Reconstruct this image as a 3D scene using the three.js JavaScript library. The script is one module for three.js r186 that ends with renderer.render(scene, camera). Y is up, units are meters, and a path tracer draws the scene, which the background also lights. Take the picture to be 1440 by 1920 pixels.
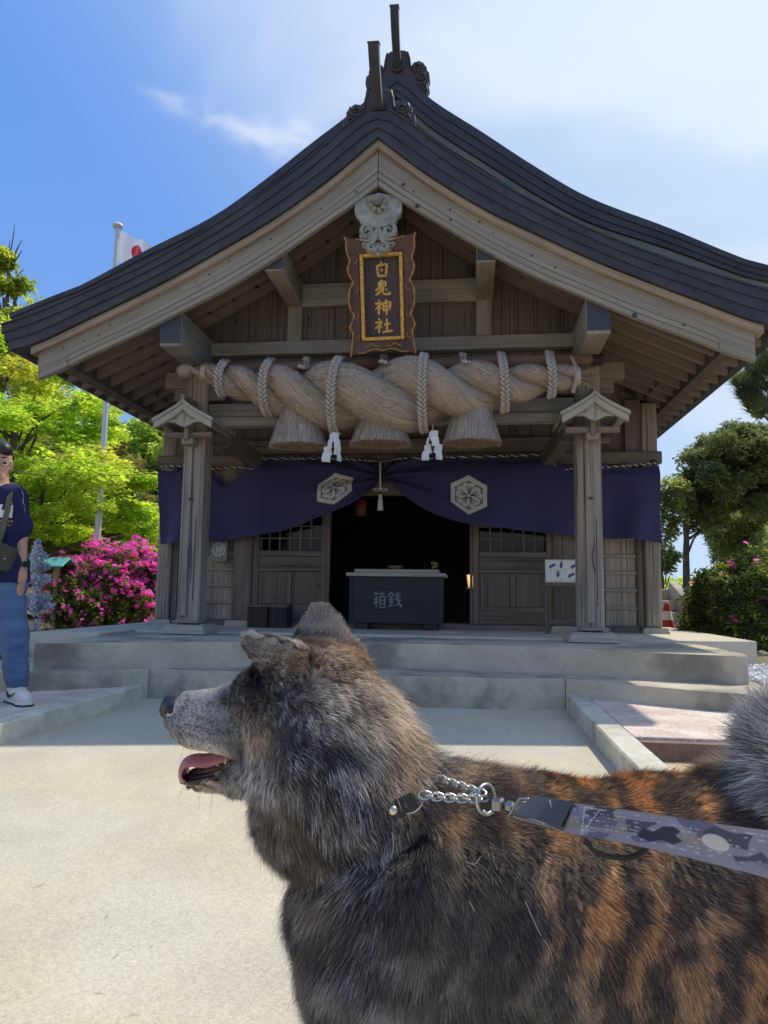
import * as THREE from 'three';
import { mergeGeometries, toCreasedNormals, mergeVertices } from 'three/addons/utils/BufferGeometryUtils.js';
import { ImprovedNoise } from 'three/addons/math/ImprovedNoise.js';

// ---------------------------------------------------------------- camera, sky, sun, exposure
const scene = new THREE.Scene();
const EXPOSURE = 1.3;
const CAM = { f: 1343.3, yaw: 0.1195, pitch: 0.1131, roll: 0.0133, p: new THREE.Vector3(0.697, 0.7406, 5.911) };
const camera = new THREE.PerspectiveCamera(2 * Math.atan(960 / CAM.f) * 180 / Math.PI, 0.75, 0.05, 900);
camera.position.copy(CAM.p);
camera.rotation.order = 'YXZ';
camera.rotation.set(CAM.pitch, CAM.yaw, CAM.roll);
camera.focus = 1.5; camera.userData.fStop = 20;
camera.updateMatrixWorld(true);
scene.add(camera);

const SUN = new THREE.Vector3(0.415, 0.83, -0.369).normalize();
const sun = new THREE.DirectionalLight(new THREE.Color(1, 0.92, 0.77), 3.1);
sun.position.copy(SUN).multiplyScalar(30).add(new THREE.Vector3(0, 1, 0));
sun.target.position.set(0, 1, 0);
sun.castShadow = true; sun.shadow.mapSize.set(4096, 4096); sun.shadow.radius = 1.5;
Object.assign(sun.shadow.camera, { left: -14, right: 14, top: 14, bottom: -14, near: 1, far: 70 });
scene.add(sun, sun.target);

// ---------------------------------------------------------------- numbers
function rngOf(seed) {
  let s = seed | 0;
  return () => { s = (s + 0x6d2b79f5) | 0; let t = Math.imul(s ^ (s >>> 15), 1 | s); t = (t + Math.imul(t ^ (t >>> 7), 61 | t)) ^ t; return ((t ^ (t >>> 14)) >>> 0) / 4294967296; };
}
const V = (x, y, z) => new THREE.Vector3(x, y, z);
const lerp = (a, b, t) => a + (b - a) * t, clamp = (x, a = 0, b = 1) => Math.min(b, Math.max(a, x));
const smooth = (a, b, x) => { const t = clamp((x - a) / (b - a)); return t * t * (3 - 2 * t); };
const PN = new ImprovedNoise();
const pn = (x, y, z = 0.37) => PN.noise(x + 13.1, y + 7.7, z + 3.3);
const fbm = (x, y, z = 0.37, o = 4) => { let s = 0, a = 0.5; for (let i = 0; i < o; i++) { s += a * pn(x, y, z); x = x * 2.03 + 5.1; y = y * 2.03 + 1.7; z = z * 2.03 + 9.2; a *= 0.5; } return s; };
// monotone-ish curve through points (Catmull-Rom on x)
function curveOf(pts) {
  return (x) => {
    const n = pts.length;
    if (x <= pts[0][0]) return pts[0][1] + (x - pts[0][0]) * (pts[1][1] - pts[0][1]) / (pts[1][0] - pts[0][0]);
    if (x >= pts[n - 1][0]) return pts[n - 1][1] + (x - pts[n - 1][0]) * (pts[n - 1][1] - pts[n - 2][1]) / (pts[n - 1][0] - pts[n - 2][0]);
    let i = 0; while (x > pts[i + 1][0]) i++;
    const [x0, y0] = pts[i], [x1, y1] = pts[i + 1], h = x1 - x0, t = (x - x0) / h;
    const m = (k) => { const a = pts[Math.max(0, k - 1)], b = pts[Math.min(n - 1, k + 1)]; return (b[1] - a[1]) / (b[0] - a[0]); };
    const t2 = t * t, t3 = t2 * t;
    return (2 * t3 - 3 * t2 + 1) * y0 + (t3 - 2 * t2 + t) * h * m(i) + (3 * t2 - 2 * t3) * y1 + (t3 - t2) * h * m(i + 1);
  };
}

// ---------------------------------------------------------------- textures
const toS = (c) => { c = clamp(c); return 255 * (c <= 0.0031308 ? 12.92 * c : 1.055 * Math.pow(c, 1 / 2.4) - 0.055); };
// periodic value noise on [0,1)²
function tileNoise(nx, ny, seed) {
  const r = rngOf(seed * 7919 + 11), g = Float32Array.from({ length: nx * ny }, () => r());
  return (u, v) => {
    let x = u * nx, y = v * ny; const i = Math.floor(x), j = Math.floor(y); x -= i; y -= j; x = x * x * (3 - 2 * x); y = y * y * (3 - 2 * y);
    const a = ((i % nx) + nx) % nx, b = (a + 1) % nx, c = ((j % ny) + ny) % ny, d = (c + 1) % ny;
    return lerp(lerp(g[c * nx + a], g[c * nx + b], x), lerp(g[d * nx + a], g[d * nx + b], x), y);
  };
}
function tileFbm(nx, ny, seed, oct = 4) {
  const l = []; for (let o = 0; o < oct; o++) l.push(tileNoise(nx << o, ny << o, seed + o * 31));
  return (u, v) => { let s = 0, a = 0.5, t = 0; for (const f of l) { s += a * f(u, v); t += a; a *= 0.55; } return s / t; };
}
// fn(u,v) -> [r,g,b,h]: linear colour and a height for the bump map
function texPair(w, h, fn, [ru, rv] = [1, 1], bump = true) {
  const c = new Uint8Array(w * h * 4), b = new Uint8Array(w * h * 4);
  for (let j = 0; j < h; j++) for (let i = 0; i < w; i++) {
    const p = fn((i + 0.5) / w, (j + 0.5) / h), k = 4 * (j * w + i);
    c[k] = toS(p[0]); c[k + 1] = toS(p[1]); c[k + 2] = toS(p[2]); c[k + 3] = 255;
    b[k] = b[k + 1] = b[k + 2] = 255 * clamp(p[3] ?? 0.5); b[k + 3] = 255;
  }
  const mk = (a, srgb) => { const t = new THREE.DataTexture(a, w, h); t.wrapS = t.wrapT = THREE.RepeatWrapping; t.magFilter = THREE.LinearFilter; t.minFilter = THREE.LinearMipmapLinearFilter; t.generateMipmaps = true; if (srgb) t.colorSpace = THREE.SRGBColorSpace; t.repeat.set(1 / ru, 1 / rv); t.needsUpdate = true; return t; };
  return { map: mk(c, true), bump: bump ? mk(b, false) : null };
}
const mixc = (a, b, t) => [lerp(a[0], b[0], t), lerp(a[1], b[1], t), lerp(a[2], b[2], t)];
function std(o) { return new THREE.MeshStandardMaterial({ roughness: 0.85, metalness: 0, ...o }); }
// wood: grain runs along v; u 0.5 m, v 2 m to the tile
function woodMat(lightC, darkC, seed, { rough = 0.82, bump = 0.003, streak = 1, knots = 3 } = {}) {
  const a = tileFbm(7, 2, seed, 3), b = tileFbm(40, 2, seed + 5, 3), c = tileNoise(170, 5, seed + 9), d = tileFbm(3, 3, seed + 2, 4), r = rngOf(seed + 77);
  const kn = Array.from({ length: knots }, () => [r(), r(), 0.012 + 0.014 * r()]);
  const t = texPair(256, 512, (u, v) => {
    let warp = 0, knot = 0;
    for (const [ku, kv, kr] of kn) { const du = (u - ku), dv = (v - kv) * 4; const q = Math.hypot(du, dv * 0.45); warp += 0.03 * Math.sign(du) * Math.exp(-q * q / 0.004); knot = Math.max(knot, smooth(kr, kr * 0.5, Math.hypot(du, dv))); }
    const uu = u + warp * 0.6 + 0.02 * (a(u, v) - 0.5);
    const g = 0.5 * b(uu, v) + 0.3 * c(uu, v) + 0.2 * a(uu, v);
    const crack = smooth(0.3, 0.2, b(uu * 1, v * 1)) * 0.55 * streak;
    let t2 = clamp((g - 0.25) * 1.8 * streak + 0.1) ;
    t2 = clamp(t2 * (0.75 + 0.5 * d(u, v)));
    let col = mixc(darkC, lightC, t2);
    const stain = 1 - 0.28 * smooth(0.5, 0.75, d(u + 0.3, v + 0.1));
    const k = (1 - crack) * stain * (1 - 0.7 * knot);
    return [col[0] * k, col[1] * k, col[2] * k, 0.25 + 0.6 * g - 0.3 * crack];
  }, [0.5, 2]);
  return std({ map: t.map, bumpMap: t.bump, bumpScale: bump, roughness: rough });
}
function speckMat(lo, hi, seed, { size = 1, bump = 0.002, rough = 0.92, speck = 0.35, stain = null, stainAmt = 0, px = 512 } = {}) {
  const f = tileFbm(5, 5, seed, 5), g = tileNoise(px / 2, px / 2, seed + 3), g2 = tileNoise(px / 4, px / 4, seed + 4), s = tileFbm(7, 7, seed + 8, 6);
  const t = texPair(px, px, (u, v) => {
    const k = clamp(0.5 + (f(u, v) - 0.5) * 1.5 + speck * (g(u, v) - 0.5) + speck * 0.8 * (g2(u, v) - 0.5));
    let c = mixc(lo, hi, k);
    if (stain) c = mixc(c, stain, stainAmt * smooth(0.44, 0.8, s(u, v)) * (0.75 + 0.35 * f(u + 0.4, v)));
    return [...c, k];
  }, [size, size]);
  return std({ map: t.map, bumpMap: t.bump, bumpScale: bump, roughness: rough });
}

// ---------------------------------------------------------------- objects
const used = new Map();
function numbered(n) { const k = used.get(n) || 0; used.set(n, k + 1); return k ? n + '_' + String(k).padStart(3, '0') : n; }
function tag(o, label, category, group, kind) { Object.assign(o.userData, { label, category }); if (group) o.userData.group = group; if (kind) o.userData.kind = kind; return o; }
function shade(o) { o.castShadow = o.receiveShadow = true; return o; }
function obj(name, geo, m, parent = scene, pos) {
  const g = Array.isArray(geo) ? merge(geo) : geo;
  const o = shade(new THREE.Mesh(g, m)); o.name = parent === scene ? numbered(name) : name;
  if (pos) o.position.set(...pos);
  parent.add(o); return o;
}
function thing(name, label, category, pos = [0, 0, 0], turn = 0, group) {
  const o = new THREE.Group(); o.name = numbered(name); scene.add(o); o.position.set(...pos); o.rotation.y = turn;
  return tag(o, label, category, group);
}
function struct(name, geo, m) { const o = obj(name, geo, m); o.userData.kind = 'structure'; return o; }
function merge(list) {
  const l = list.map((g) => { const q = g.index ? g.toNonIndexed() : g; for (const k of Object.keys(q.attributes)) if (!['position', 'normal', 'uv', 'color'].includes(k)) q.deleteAttribute(k); if (!q.attributes.uv) q.setAttribute('uv', new THREE.BufferAttribute(new Float32Array(q.attributes.position.count * 2), 2)); return q; });
  return l.length === 1 ? l[0] : mergeGeometries(l);
}
let uvSeed = 1;
// polygon soup builder, flat normals, uv in metres
class PB {
  constructor() { this.p = []; this.t = []; }
  tri(a, b, c, ua = [0, 0], ub = [0, 0], uc = [0, 0]) { this.p.push(a.x, a.y, a.z, b.x, b.y, b.z, c.x, c.y, c.z); this.t.push(...ua, ...ub, ...uc); }
  quad(a, b, c, d, ua = [0, 0], ub = [1, 0], uc = [1, 1], ud = [0, 1]) { this.tri(a, b, c, ua, ub, uc); this.tri(a, c, d, ua, uc, ud); }
  geo(crease = 0) {
    let g = new THREE.BufferGeometry();
    g.setAttribute('position', new THREE.Float32BufferAttribute(this.p, 3)); g.setAttribute('uv', new THREE.Float32BufferAttribute(this.t, 2));
    g.computeVertexNormals();
    return crease ? toCreasedNormals(g, crease) : g;
  }
}
// chamfered box centred at the origin; the grain (v) follows its longest side
function cbox(w, h, d, b = 0.005) {
  b = Math.min(b, w * 0.3, h * 0.3, d * 0.3);
  const H = [w / 2, h / 2, d / 2], L = [0, 1, 2].sort((i, j) => H[j] - H[i])[0], o = [rr() * 3, rr() * 3];
  const pb = new PB();
  const uvOf = (p, n) => { const q = [p.x, p.y, p.z]; const others = [0, 1, 2].filter((i) => i !== n); if (n === L) return [q[others[0]] + o[0], q[others[1]] + o[1]]; const u = others.find((i) => i !== L); return [q[u] + o[0] + n * 0.17, q[L] + o[1]]; };
  const face = (pts, n) => { const v = pts.map((p) => V(...p)); const c = v.reduce((s, x) => s.clone().add(x), V(0, 0, 0)); const nn = v[1].clone().sub(v[0]).cross(v[2].clone().sub(v[0])); if (nn.dot(c) < 0) v.reverse(); for (let i = 1; i + 1 < v.length; i++) pb.tri(v[0], v[i], v[i + 1], uvOf(v[0], n), uvOf(v[i], n), uvOf(v[i + 1], n)); };
  const P = (ax, i, s, a, t) => { const q = [0, 0, 0]; q[ax] = i; q[(ax + 1) % 3] = s; q[(ax + 2) % 3] = a; return q; };
  for (let n = 0; n < 3; n++) for (const s of [-1, 1]) { const j = (n + 1) % 3, k = (n + 2) % 3, e = H[n] * s, J = H[j] - b, K = H[k] - b; face([P(n, e, -J, -K), P(n, e, J, -K), P(n, e, J, K), P(n, e, -J, K)], n); }
  for (let n = 0; n < 3; n++) { const j = (n + 1) % 3, k = (n + 2) % 3, N = H[n] - b; for (const s of [-1, 1]) for (const t of [-1, 1]) face([P(n, -N, s * H[j], t * (H[k] - b)), P(n, N, s * H[j], t * (H[k] - b)), P(n, N, s * (H[j] - b), t * H[k]), P(n, -N, s * (H[j] - b), t * H[k])], j); }
  for (const x of [-1, 1]) for (const y of [-1, 1]) for (const z of [-1, 1]) face([[x * H[0], y * (H[1] - b), z * (H[2] - b)], [x * (H[0] - b), y * H[1], z * (H[2] - b)], [x * (H[0] - b), y * (H[1] - b), z * H[2]]], 0);
  return pb.geo();
}
const rr = rngOf(4242);
// box between two corners
function bx(x0, x1, y0, y1, z0, z1, b) { return cbox(Math.abs(x1 - x0), Math.abs(y1 - y0), Math.abs(z1 - z0), b).translate((x0 + x1) / 2, (y0 + y1) / 2, (z0 + z1) / 2); }
const boxAt = (name, m, parent, x0, x1, y0, y1, z0, z1, b) => obj(name, cbox(Math.abs(x1 - x0), Math.abs(y1 - y0), Math.abs(z1 - z0), b), m, parent, [(x0 + x1) / 2, (y0 + y1) / 2, (z0 + z1) / 2]);
// bar of w × h between two points
function barGeo(a, b, w, h, bev = 0.004) { const d = b.clone().sub(a), g = cbox(w, h, d.length(), bev); const m = new THREE.Matrix4().lookAt(b, a, Math.abs(d.y) > 0.95 * d.length() ? V(0, 0, 1) : V(0, 1, 0)); m.setPosition(a.clone().add(b).multiplyScalar(0.5)); return g.applyMatrix4(m); }
// slab under a curve: top(x), bottom(x), from x0 to x1, z0 to z1; the grain follows the curve
function curveSlab(top, bot, x0, x1, n, z0, z1, crease = 0.5) {
  const pb = new PB(), o = rr() * 5; let s = o;
  for (let i = 0; i < n; i++) {
    const xa = lerp(x0, x1, i / n), xb = lerp(x0, x1, (i + 1) / n), ta = top(xa), tb = top(xb), ba = bot(xa), bb = bot(xb), s2 = s + Math.hypot(xb - xa, tb - ta);
    const q = (a, b, c, d, ua, ub, uc, ud) => pb.quad(a, b, c, d, ua, ub, uc, ud);
    q(V(xa, ba, z1), V(xb, bb, z1), V(xb, tb, z1), V(xa, ta, z1), [0, s], [0, s2], [tb - bb, s2], [ta - ba, s]);
    q(V(xb, bb, z0), V(xa, ba, z0), V(xa, ta, z0), V(xb, tb, z0), [0, s2], [0, s], [ta - ba, s], [tb - bb, s2]);
    q(V(xa, ta, z1), V(xb, tb, z1), V(xb, tb, z0), V(xa, ta, z0), [z1, s], [z1, s2], [z0, s2], [z0, s]);
    q(V(xa, ba, z0), V(xb, bb, z0), V(xb, bb, z1), V(xa, ba, z1), [z0, s], [z0, s2], [z1, s2], [z1, s]);
    s = s2;
  }
  const cap = (x, f) => { const a = V(x, bot(x), z0), b = V(x, bot(x), z1), c = V(x, top(x), z1), d = V(x, top(x), z0); f ? pb.quad(a, d, c, b, [z0, 0], [z0, 0.1], [z1, 0.1], [z1, 0]) : pb.quad(a, b, c, d, [z0, 0], [z1, 0], [z1, 0.1], [z0, 0.1]); };
  cap(x0, x0 > x1); cap(x1, x0 < x1);
  return fixFacing(pb.geo(crease), x0 > x1);
}
function fixFacing(g, flip) { if (!flip) return g; const p = g.attributes.position.array, u = g.attributes.uv.array, nn = g.attributes.normal.array; for (let i = 0; i < p.length; i += 9) { for (let k = 0; k < 3; k++) { let t = p[i + k]; p[i + k] = p[i + 3 + k]; p[i + 3 + k] = t; } } for (let i = 0; i < u.length; i += 6) for (let k = 0; k < 2; k++) { let t = u[i + k]; u[i + k] = u[i + 2 + k]; u[i + 2 + k] = t; } g.computeVertexNormals(); return toCreasedNormals(g, 0.5); }
// tube along points with a radius per point
function tubeOf(pts, rad, seg = 8, closed = false, uvScale = 1, capEnds = true) {
  const n = pts.length, pos = [], uv = [], idx = [], T = pts.map((p, i) => (closed ? pts[(i + 1) % n].clone().sub(pts[(i - 1 + n) % n]) : pts[Math.min(n - 1, i + 1)].clone().sub(pts[Math.max(0, i - 1)])).normalize());
  let N = Math.abs(T[0].y) > 0.9 ? V(1, 0, 0) : V(0, 1, 0); let s = 0; const m = closed ? n + 1 : n;
  for (let k = 0; k < m; k++) {
    const i = k % n; N = N.clone().sub(T[i].clone().multiplyScalar(N.dot(T[i]))).normalize(); const B = T[i].clone().cross(N);
    if (k) s += pts[i].distanceTo(pts[(i - 1 + n) % n]); const r = typeof rad === 'function' ? rad(k / (m - 1), i) : Array.isArray(rad) ? rad[i] : rad;
    for (let j = 0; j <= seg; j++) { const a = 2 * Math.PI * j / seg; const q = pts[i].clone().addScaledVector(N, Math.cos(a) * r).addScaledVector(B, Math.sin(a) * r); pos.push(q.x, q.y, q.z); uv.push(j / seg * 2 * Math.PI * r * uvScale, s * uvScale); }
  }
  for (let k = 0; k + 1 < m; k++) for (let j = 0; j < seg; j++) { const a = k * (seg + 1) + j, b = a + 1, c = a + seg + 1, d = c + 1; idx.push(a, b, c, b, d, c); }
  if (!closed && capEnds) for (const [k, f] of [[0, 1], [m - 1, 0]]) { const c = pos.length / 3; pos.push(pts[k].x, pts[k].y, pts[k].z); uv.push(0, 0); for (let j = 0; j < seg; j++) { const a = k * (seg + 1) + j; f ? idx.push(c, a + 1, a) : idx.push(c, a, a + 1); } }
  const g = new THREE.BufferGeometry(); g.setAttribute('position', new THREE.Float32BufferAttribute(pos, 3)); g.setAttribute('uv', new THREE.Float32BufferAttribute(uv, 2)); g.setIndex(idx); g.computeVertexNormals(); return g;
}
function sweepRect(pts, w, h, taper = () => 1) {
  const pb = new PB(), n = pts.length, rings = pts.map((p, i) => { const t = pts[Math.min(n - 1, i + 1)].clone().sub(pts[Math.max(0, i - 1)]).normalize(), x = V(1, 0, 0), q = t.clone().cross(x).normalize(), k = taper(i / (n - 1)); return [[-1, -1], [1, -1], [1, 1], [-1, 1]].map(([a, b]) => p.clone().addScaledVector(x, a * w / 2 * k).addScaledVector(q, b * h / 2 * k)); });
  for (let i = 0; i + 1 < n; i++) for (let j = 0; j < 4; j++) { const k = (j + 1) % 4; pb.quad(rings[i][j], rings[i][k], rings[i + 1][k], rings[i + 1][j], [j * w, i * 0.06], [k * w, i * 0.06], [k * w, i * 0.06 + 0.06], [j * w, i * 0.06 + 0.06]); }
  pb.quad(...rings[n - 1]); pb.quad(...rings[0].slice().reverse()); return pb.geo(0.5);
}
function lathe(pts, seg = 20) { return new THREE.LatheGeometry(pts.map(([r, y]) => new THREE.Vector2(r, y)), seg); }
// pixel of the photograph (1440 × 1920) -> a ray; used only to measure where things stand
const RIGHT = V(Math.cos(CAM.yaw), 0, -Math.sin(CAM.yaw)), FWD = V(-Math.sin(CAM.yaw), 0, -Math.cos(CAM.yaw));
function ray(px, py) {
  const X = (px - 720) / CAM.f, Y = -(py - 960) / CAM.f, cr = Math.cos(CAM.roll), sr = Math.sin(CAM.roll), r = X * cr - Y * sr, U = X * sr + Y * cr;
  const cp = Math.cos(CAM.pitch), sp = Math.sin(CAM.pitch), fw = cp - U * sp, u = sp + U * cp;
  return RIGHT.clone().multiplyScalar(r).addScaledVector(FWD, fw).setY(u);
}
const at = (px, py, dist) => { const d = ray(px, py); return CAM.p.clone().addScaledVector(d, dist / d.dot(FWD)); };   // horizontal distance along the view
const atZ = (px, py, z) => { const d = ray(px, py); return CAM.p.clone().addScaledVector(d, (z - CAM.p.z) / d.z); };
const atY = (px, py, y) => { const d = ray(px, py); return CAM.p.clone().addScaledVector(d, (y - CAM.p.y) / d.y); };

// ---------------------------------------------------------------- sky
{
  const W = 1024, H = 512, a = new Float32Array(W * H * 4), d = V(0, 0, 0);
  const streak = ray(450, 235).normalize(), sA = ray(300, 195).normalize(), sB = ray(610, 285).normalize(), sDir = sB.clone().sub(sA).normalize();
  for (let j = 0; j < H; j++) for (let i = 0; i < W; i++) {
    const th = ((j + 0.5) / H - 0.5) * Math.PI, ph = ((i + 0.5) / W - 0.5) * 2 * Math.PI;
    d.set(Math.cos(th) * Math.cos(ph), Math.sin(th), Math.cos(th) * Math.sin(ph));
    const up = Math.max(0, d.y), g = Math.acos(clamp(d.dot(SUN), -1, 1));
    const hz = Math.pow(1 - up, 3);
    let c = mixc([0.115, 0.295, 0.79], [0.36, 0.60, 0.92], hz * 0.9);
    // haze round the sun
    c = mixc(c, [0.55, 0.71, 0.92], 0.92 * smooth(1.06, 0.5, g));
    c = mixc(c, [0.92, 0.98, 1.03], 0.34 * Math.exp(-g * g / 0.42));
    const gl = Math.acos(clamp((d.x * 0.747 + d.z * -0.664) / Math.hypot(d.x, d.z), -1, 1)); c = mixc(c, [0.66, 0.80, 0.97], 0.9 * smooth(1.0, 0.35, gl) * smooth(0.65, 0.1, d.y));
    c = mixc(c, [2.2, 2.15, 2.05], Math.exp(-g * g / 0.03));
    // thin high cloud, stretched along one wind direction, thicker towards the sun and again low behind the viewer
    const y = Math.max(0.06, d.y + 0.08), X = d.x / y, Z = d.z / y, wx = X * 0.8 + Z * 0.6, wz = -X * 0.6 + Z * 0.8;
    const w = fbm(wx * 0.5, wz * 0.5, 2.1, 3) * 1.4, n1 = fbm(wx * 0.35 + w, wz * 1.1 + w, 5.5, 5), n2 = fbm(wx * 1.3 + w, wz * 3.2, 8.5, 5);
    let cl = smooth(-0.1, 0.5, n1 + 0.4 * n2 + 0.22 * smooth(1.0, 0.5, g) - 0.5 * smooth(0.72, 1.05, g) * smooth(1.7, 1.4, g) + 0.8 * smooth(1.4, 2.0, g)) * smooth(0.0, 0.12, d.y);
    // one feathery streak
    const rel = d.clone().sub(streak), al = rel.dot(sDir), ac = rel.clone().addScaledVector(sDir, -al); const acr = ac.length() * Math.sign(ac.y);
    const wob = acr + 0.006 * pn(al * 24, 1.2) - 0.10 * al * al;
    if (d.dot(streak) > 0.9) cl += 1.5 * Math.exp(-Math.pow(wob / (0.006 + 0.020 * smooth(-0.12, 0.15, al)), 2)) * smooth(-0.15, -0.1, al) * smooth(0.17, 0.02, al) * clamp(0.5 + 1.6 * fbm(al * 26, acr * 110, 1.1, 4));
    const b = 0.80 + 0.14 * Math.exp(-g) + 0.14 * smooth(1.5, 2.2, g), wt = smooth(1.3, 1.9, g);
    c = mixc(c, [b * lerp(1, 1.04, wt), b * lerp(1.05, 0.98, wt), b * lerp(1.14, 0.90, wt)], clamp(cl) * lerp(0.6, 0.94, wt));
    if (d.y < 0) { const k = smooth(0, -0.12, d.y); c = mixc(c, [0.20, 0.19, 0.16], k); }
    const k = 4 * (j * W + i), s = 0.80; a[k] = c[0] * s; a[k + 1] = c[1] * s; a[k + 2] = c[2] * s; a[k + 3] = 1;
  }
  const t = new THREE.DataTexture(a, W, H, THREE.RGBAFormat, THREE.FloatType); t.mapping = THREE.EquirectangularReflectionMapping; t.magFilter = t.minFilter = THREE.LinearFilter; t.needsUpdate = true;
  scene.background = t; scene.environment = t;
}
// ---------------------------------------------------------------- materials
const M = {
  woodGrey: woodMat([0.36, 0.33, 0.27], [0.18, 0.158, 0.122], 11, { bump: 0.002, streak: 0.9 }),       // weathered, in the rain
  woodPost: woodMat([0.40, 0.345, 0.265], [0.11, 0.088, 0.064], 12, { bump: 0.004, streak: 1.15, knots: 4 }),
  woodBarge: woodMat([0.36, 0.335, 0.265], [0.20, 0.18, 0.135], 13, { bump: 0.0015, streak: 0.8, knots: 2 }),
  woodPale: woodMat([0.45, 0.37, 0.27], [0.26, 0.205, 0.15], 14, { bump: 0.0015, streak: 0.8 }),
  woodBrown: woodMat([0.235, 0.19, 0.148], [0.103, 0.082, 0.064], 15, { bump: 0.0015, streak: 0.9 }),
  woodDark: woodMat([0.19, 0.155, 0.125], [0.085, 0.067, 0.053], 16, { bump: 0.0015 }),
  woodRafter: woodMat([0.275, 0.225, 0.18], [0.135, 0.108, 0.086], 17, { bump: 0.0015, streak: 0.8 }),
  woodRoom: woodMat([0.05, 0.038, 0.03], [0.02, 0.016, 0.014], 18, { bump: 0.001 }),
  woodCap: woodMat([0.50, 0.48, 0.40], [0.32, 0.30, 0.24], 19, { bump: 0.001, streak: 0.7, knots: 1 }),
  woodTan: woodMat([0.5, 0.4, 0.27], [0.34, 0.25, 0.16], 20, { bump: 0.0006, streak: 0.6 }),
};
{
  const f = tileFbm(6, 6, 301, 5), g = tileNoise(200, 30, 303), h = tileFbm(24, 24, 305, 3);
  const t = texPair(512, 512, (u, v) => { const k = clamp(0.5 + 1.3 * (f(u, v) - 0.5) + 0.3 * (g(u, v) - 0.5)); const c = mixc([0.026, 0.028, 0.035], [0.072, 0.074, 0.086], k); const w = smooth(0.62, 0.8, h(u, v)) * 0.3; return [c[0] + w * 0.03, c[1] + w * 0.03, c[2] + w * 0.035, k]; }, [0.8, 0.8]);
  M.copper = std({ map: t.map, bumpMap: t.bump, bumpScale: 0.0015, roughness: 0.62, metalness: 0.15 });
  const t2 = texPair(256, 256, (u, v) => { const k = f(u, v); return [...mixc([0.10, 0.12, 0.105], [0.19, 0.215, 0.185], k), k]; }, [1, 1]);
  M.verdigris = std({ map: t2.map, bumpMap: t2.bump, bumpScale: 0.001, roughness: 0.7 });
  M.ornament = std({ color: new THREE.Color(0.075, 0.058, 0.056), roughness: 0.55, metalness: 0.25 });
  M.capPlate = std({ color: new THREE.Color(0.052, 0.055, 0.068), roughness: 0.6, metalness: 0.2 });
}
M.concrete = speckMat([0.36, 0.32, 0.24], [0.62, 0.555, 0.425], 21, { size: 2.1, bump: 0.002, speck: 0.25, stain: [0.16, 0.15, 0.12], stainAmt: 0.85 });
M.concreteTop = speckMat([0.45, 0.41, 0.325], [0.63, 0.572, 0.455], 22, { size: 1.6, bump: 0.0012, speck: 0.25 });
M.kerb = speckMat([0.40, 0.385, 0.315], [0.66, 0.63, 0.52], 23, { size: 0.9, bump: 0.0025, speck: 0.35, stain: [0.13, 0.12, 0.10], stainAmt: 0.35 });
M.path = (() => {
  const f = tileFbm(5, 5, 401, 5), g = tileNoise(512, 512, 403), g2 = tileNoise(256, 256, 404), b = tileFbm(3, 3, 408, 4), y = tileFbm(9, 9, 412, 4), d = tileNoise(90, 90, 415);
  const t = texPair(1024, 1024, (u, v) => {
    const k = clamp(0.5 + 0.55 * (f(u, v) - 0.5) + 0.48 * (g(u, v) - 0.5) + 0.34 * (g2(u, v) - 0.5)), warm = smooth(0.4, 0.65, b(u, v));
    let c = mixc([0.36, 0.332, 0.265], [0.62, 0.578, 0.47], k);
    c = mixc(c, [c[0] * 1.03, c[1] * 1.0, c[2] * 0.91], warm); const gr = smooth(0.55, 0.75, y(u, v)) * 0.10; c = mixc(c, [0.36, 0.36, 0.33], gr);
    const dot = smooth(0.93, 0.97, d(u, v)) * smooth(0.5, 0.7, f(u + 0.4, v)); c = mixc(c, [0.2, 0.18, 0.14], dot * 0.6);
    return [...c, k];
  }, [1.6, 1.6]);
  return std({ map: t.map, bumpMap: t.bump, bumpScale: 0.0012, roughness: 0.95 });
})();
M.pink = speckMat([0.45, 0.355, 0.295], [0.76, 0.66, 0.575], 24, { size: 0.8, bump: 0.002, speck: 0.9 });
M.dirt = speckMat([0.36, 0.26, 0.155], [0.62, 0.47, 0.31], 25, { size: 1.1, bump: 0.006, speck: 0.6, stain: [0.2, 0.14, 0.08], stainAmt: 0.5 });
M.soil = speckMat([0.10, 0.085, 0.05], [0.2, 0.17, 0.1], 26, { size: 3, bump: 0.02, speck: 0.5, stain: [0.06, 0.09, 0.03], stainAmt: 0.6 });
M.brick = speckMat([0.16, 0.10, 0.075], [0.27, 0.18, 0.135], 27, { size: 0.6, bump: 0.003, speck: 0.6 });
M.stone = speckMat([0.33, 0.295, 0.225], [0.53, 0.48, 0.375], 28, { size: 0.7, bump: 0.002, speck: 0.6 });

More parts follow.
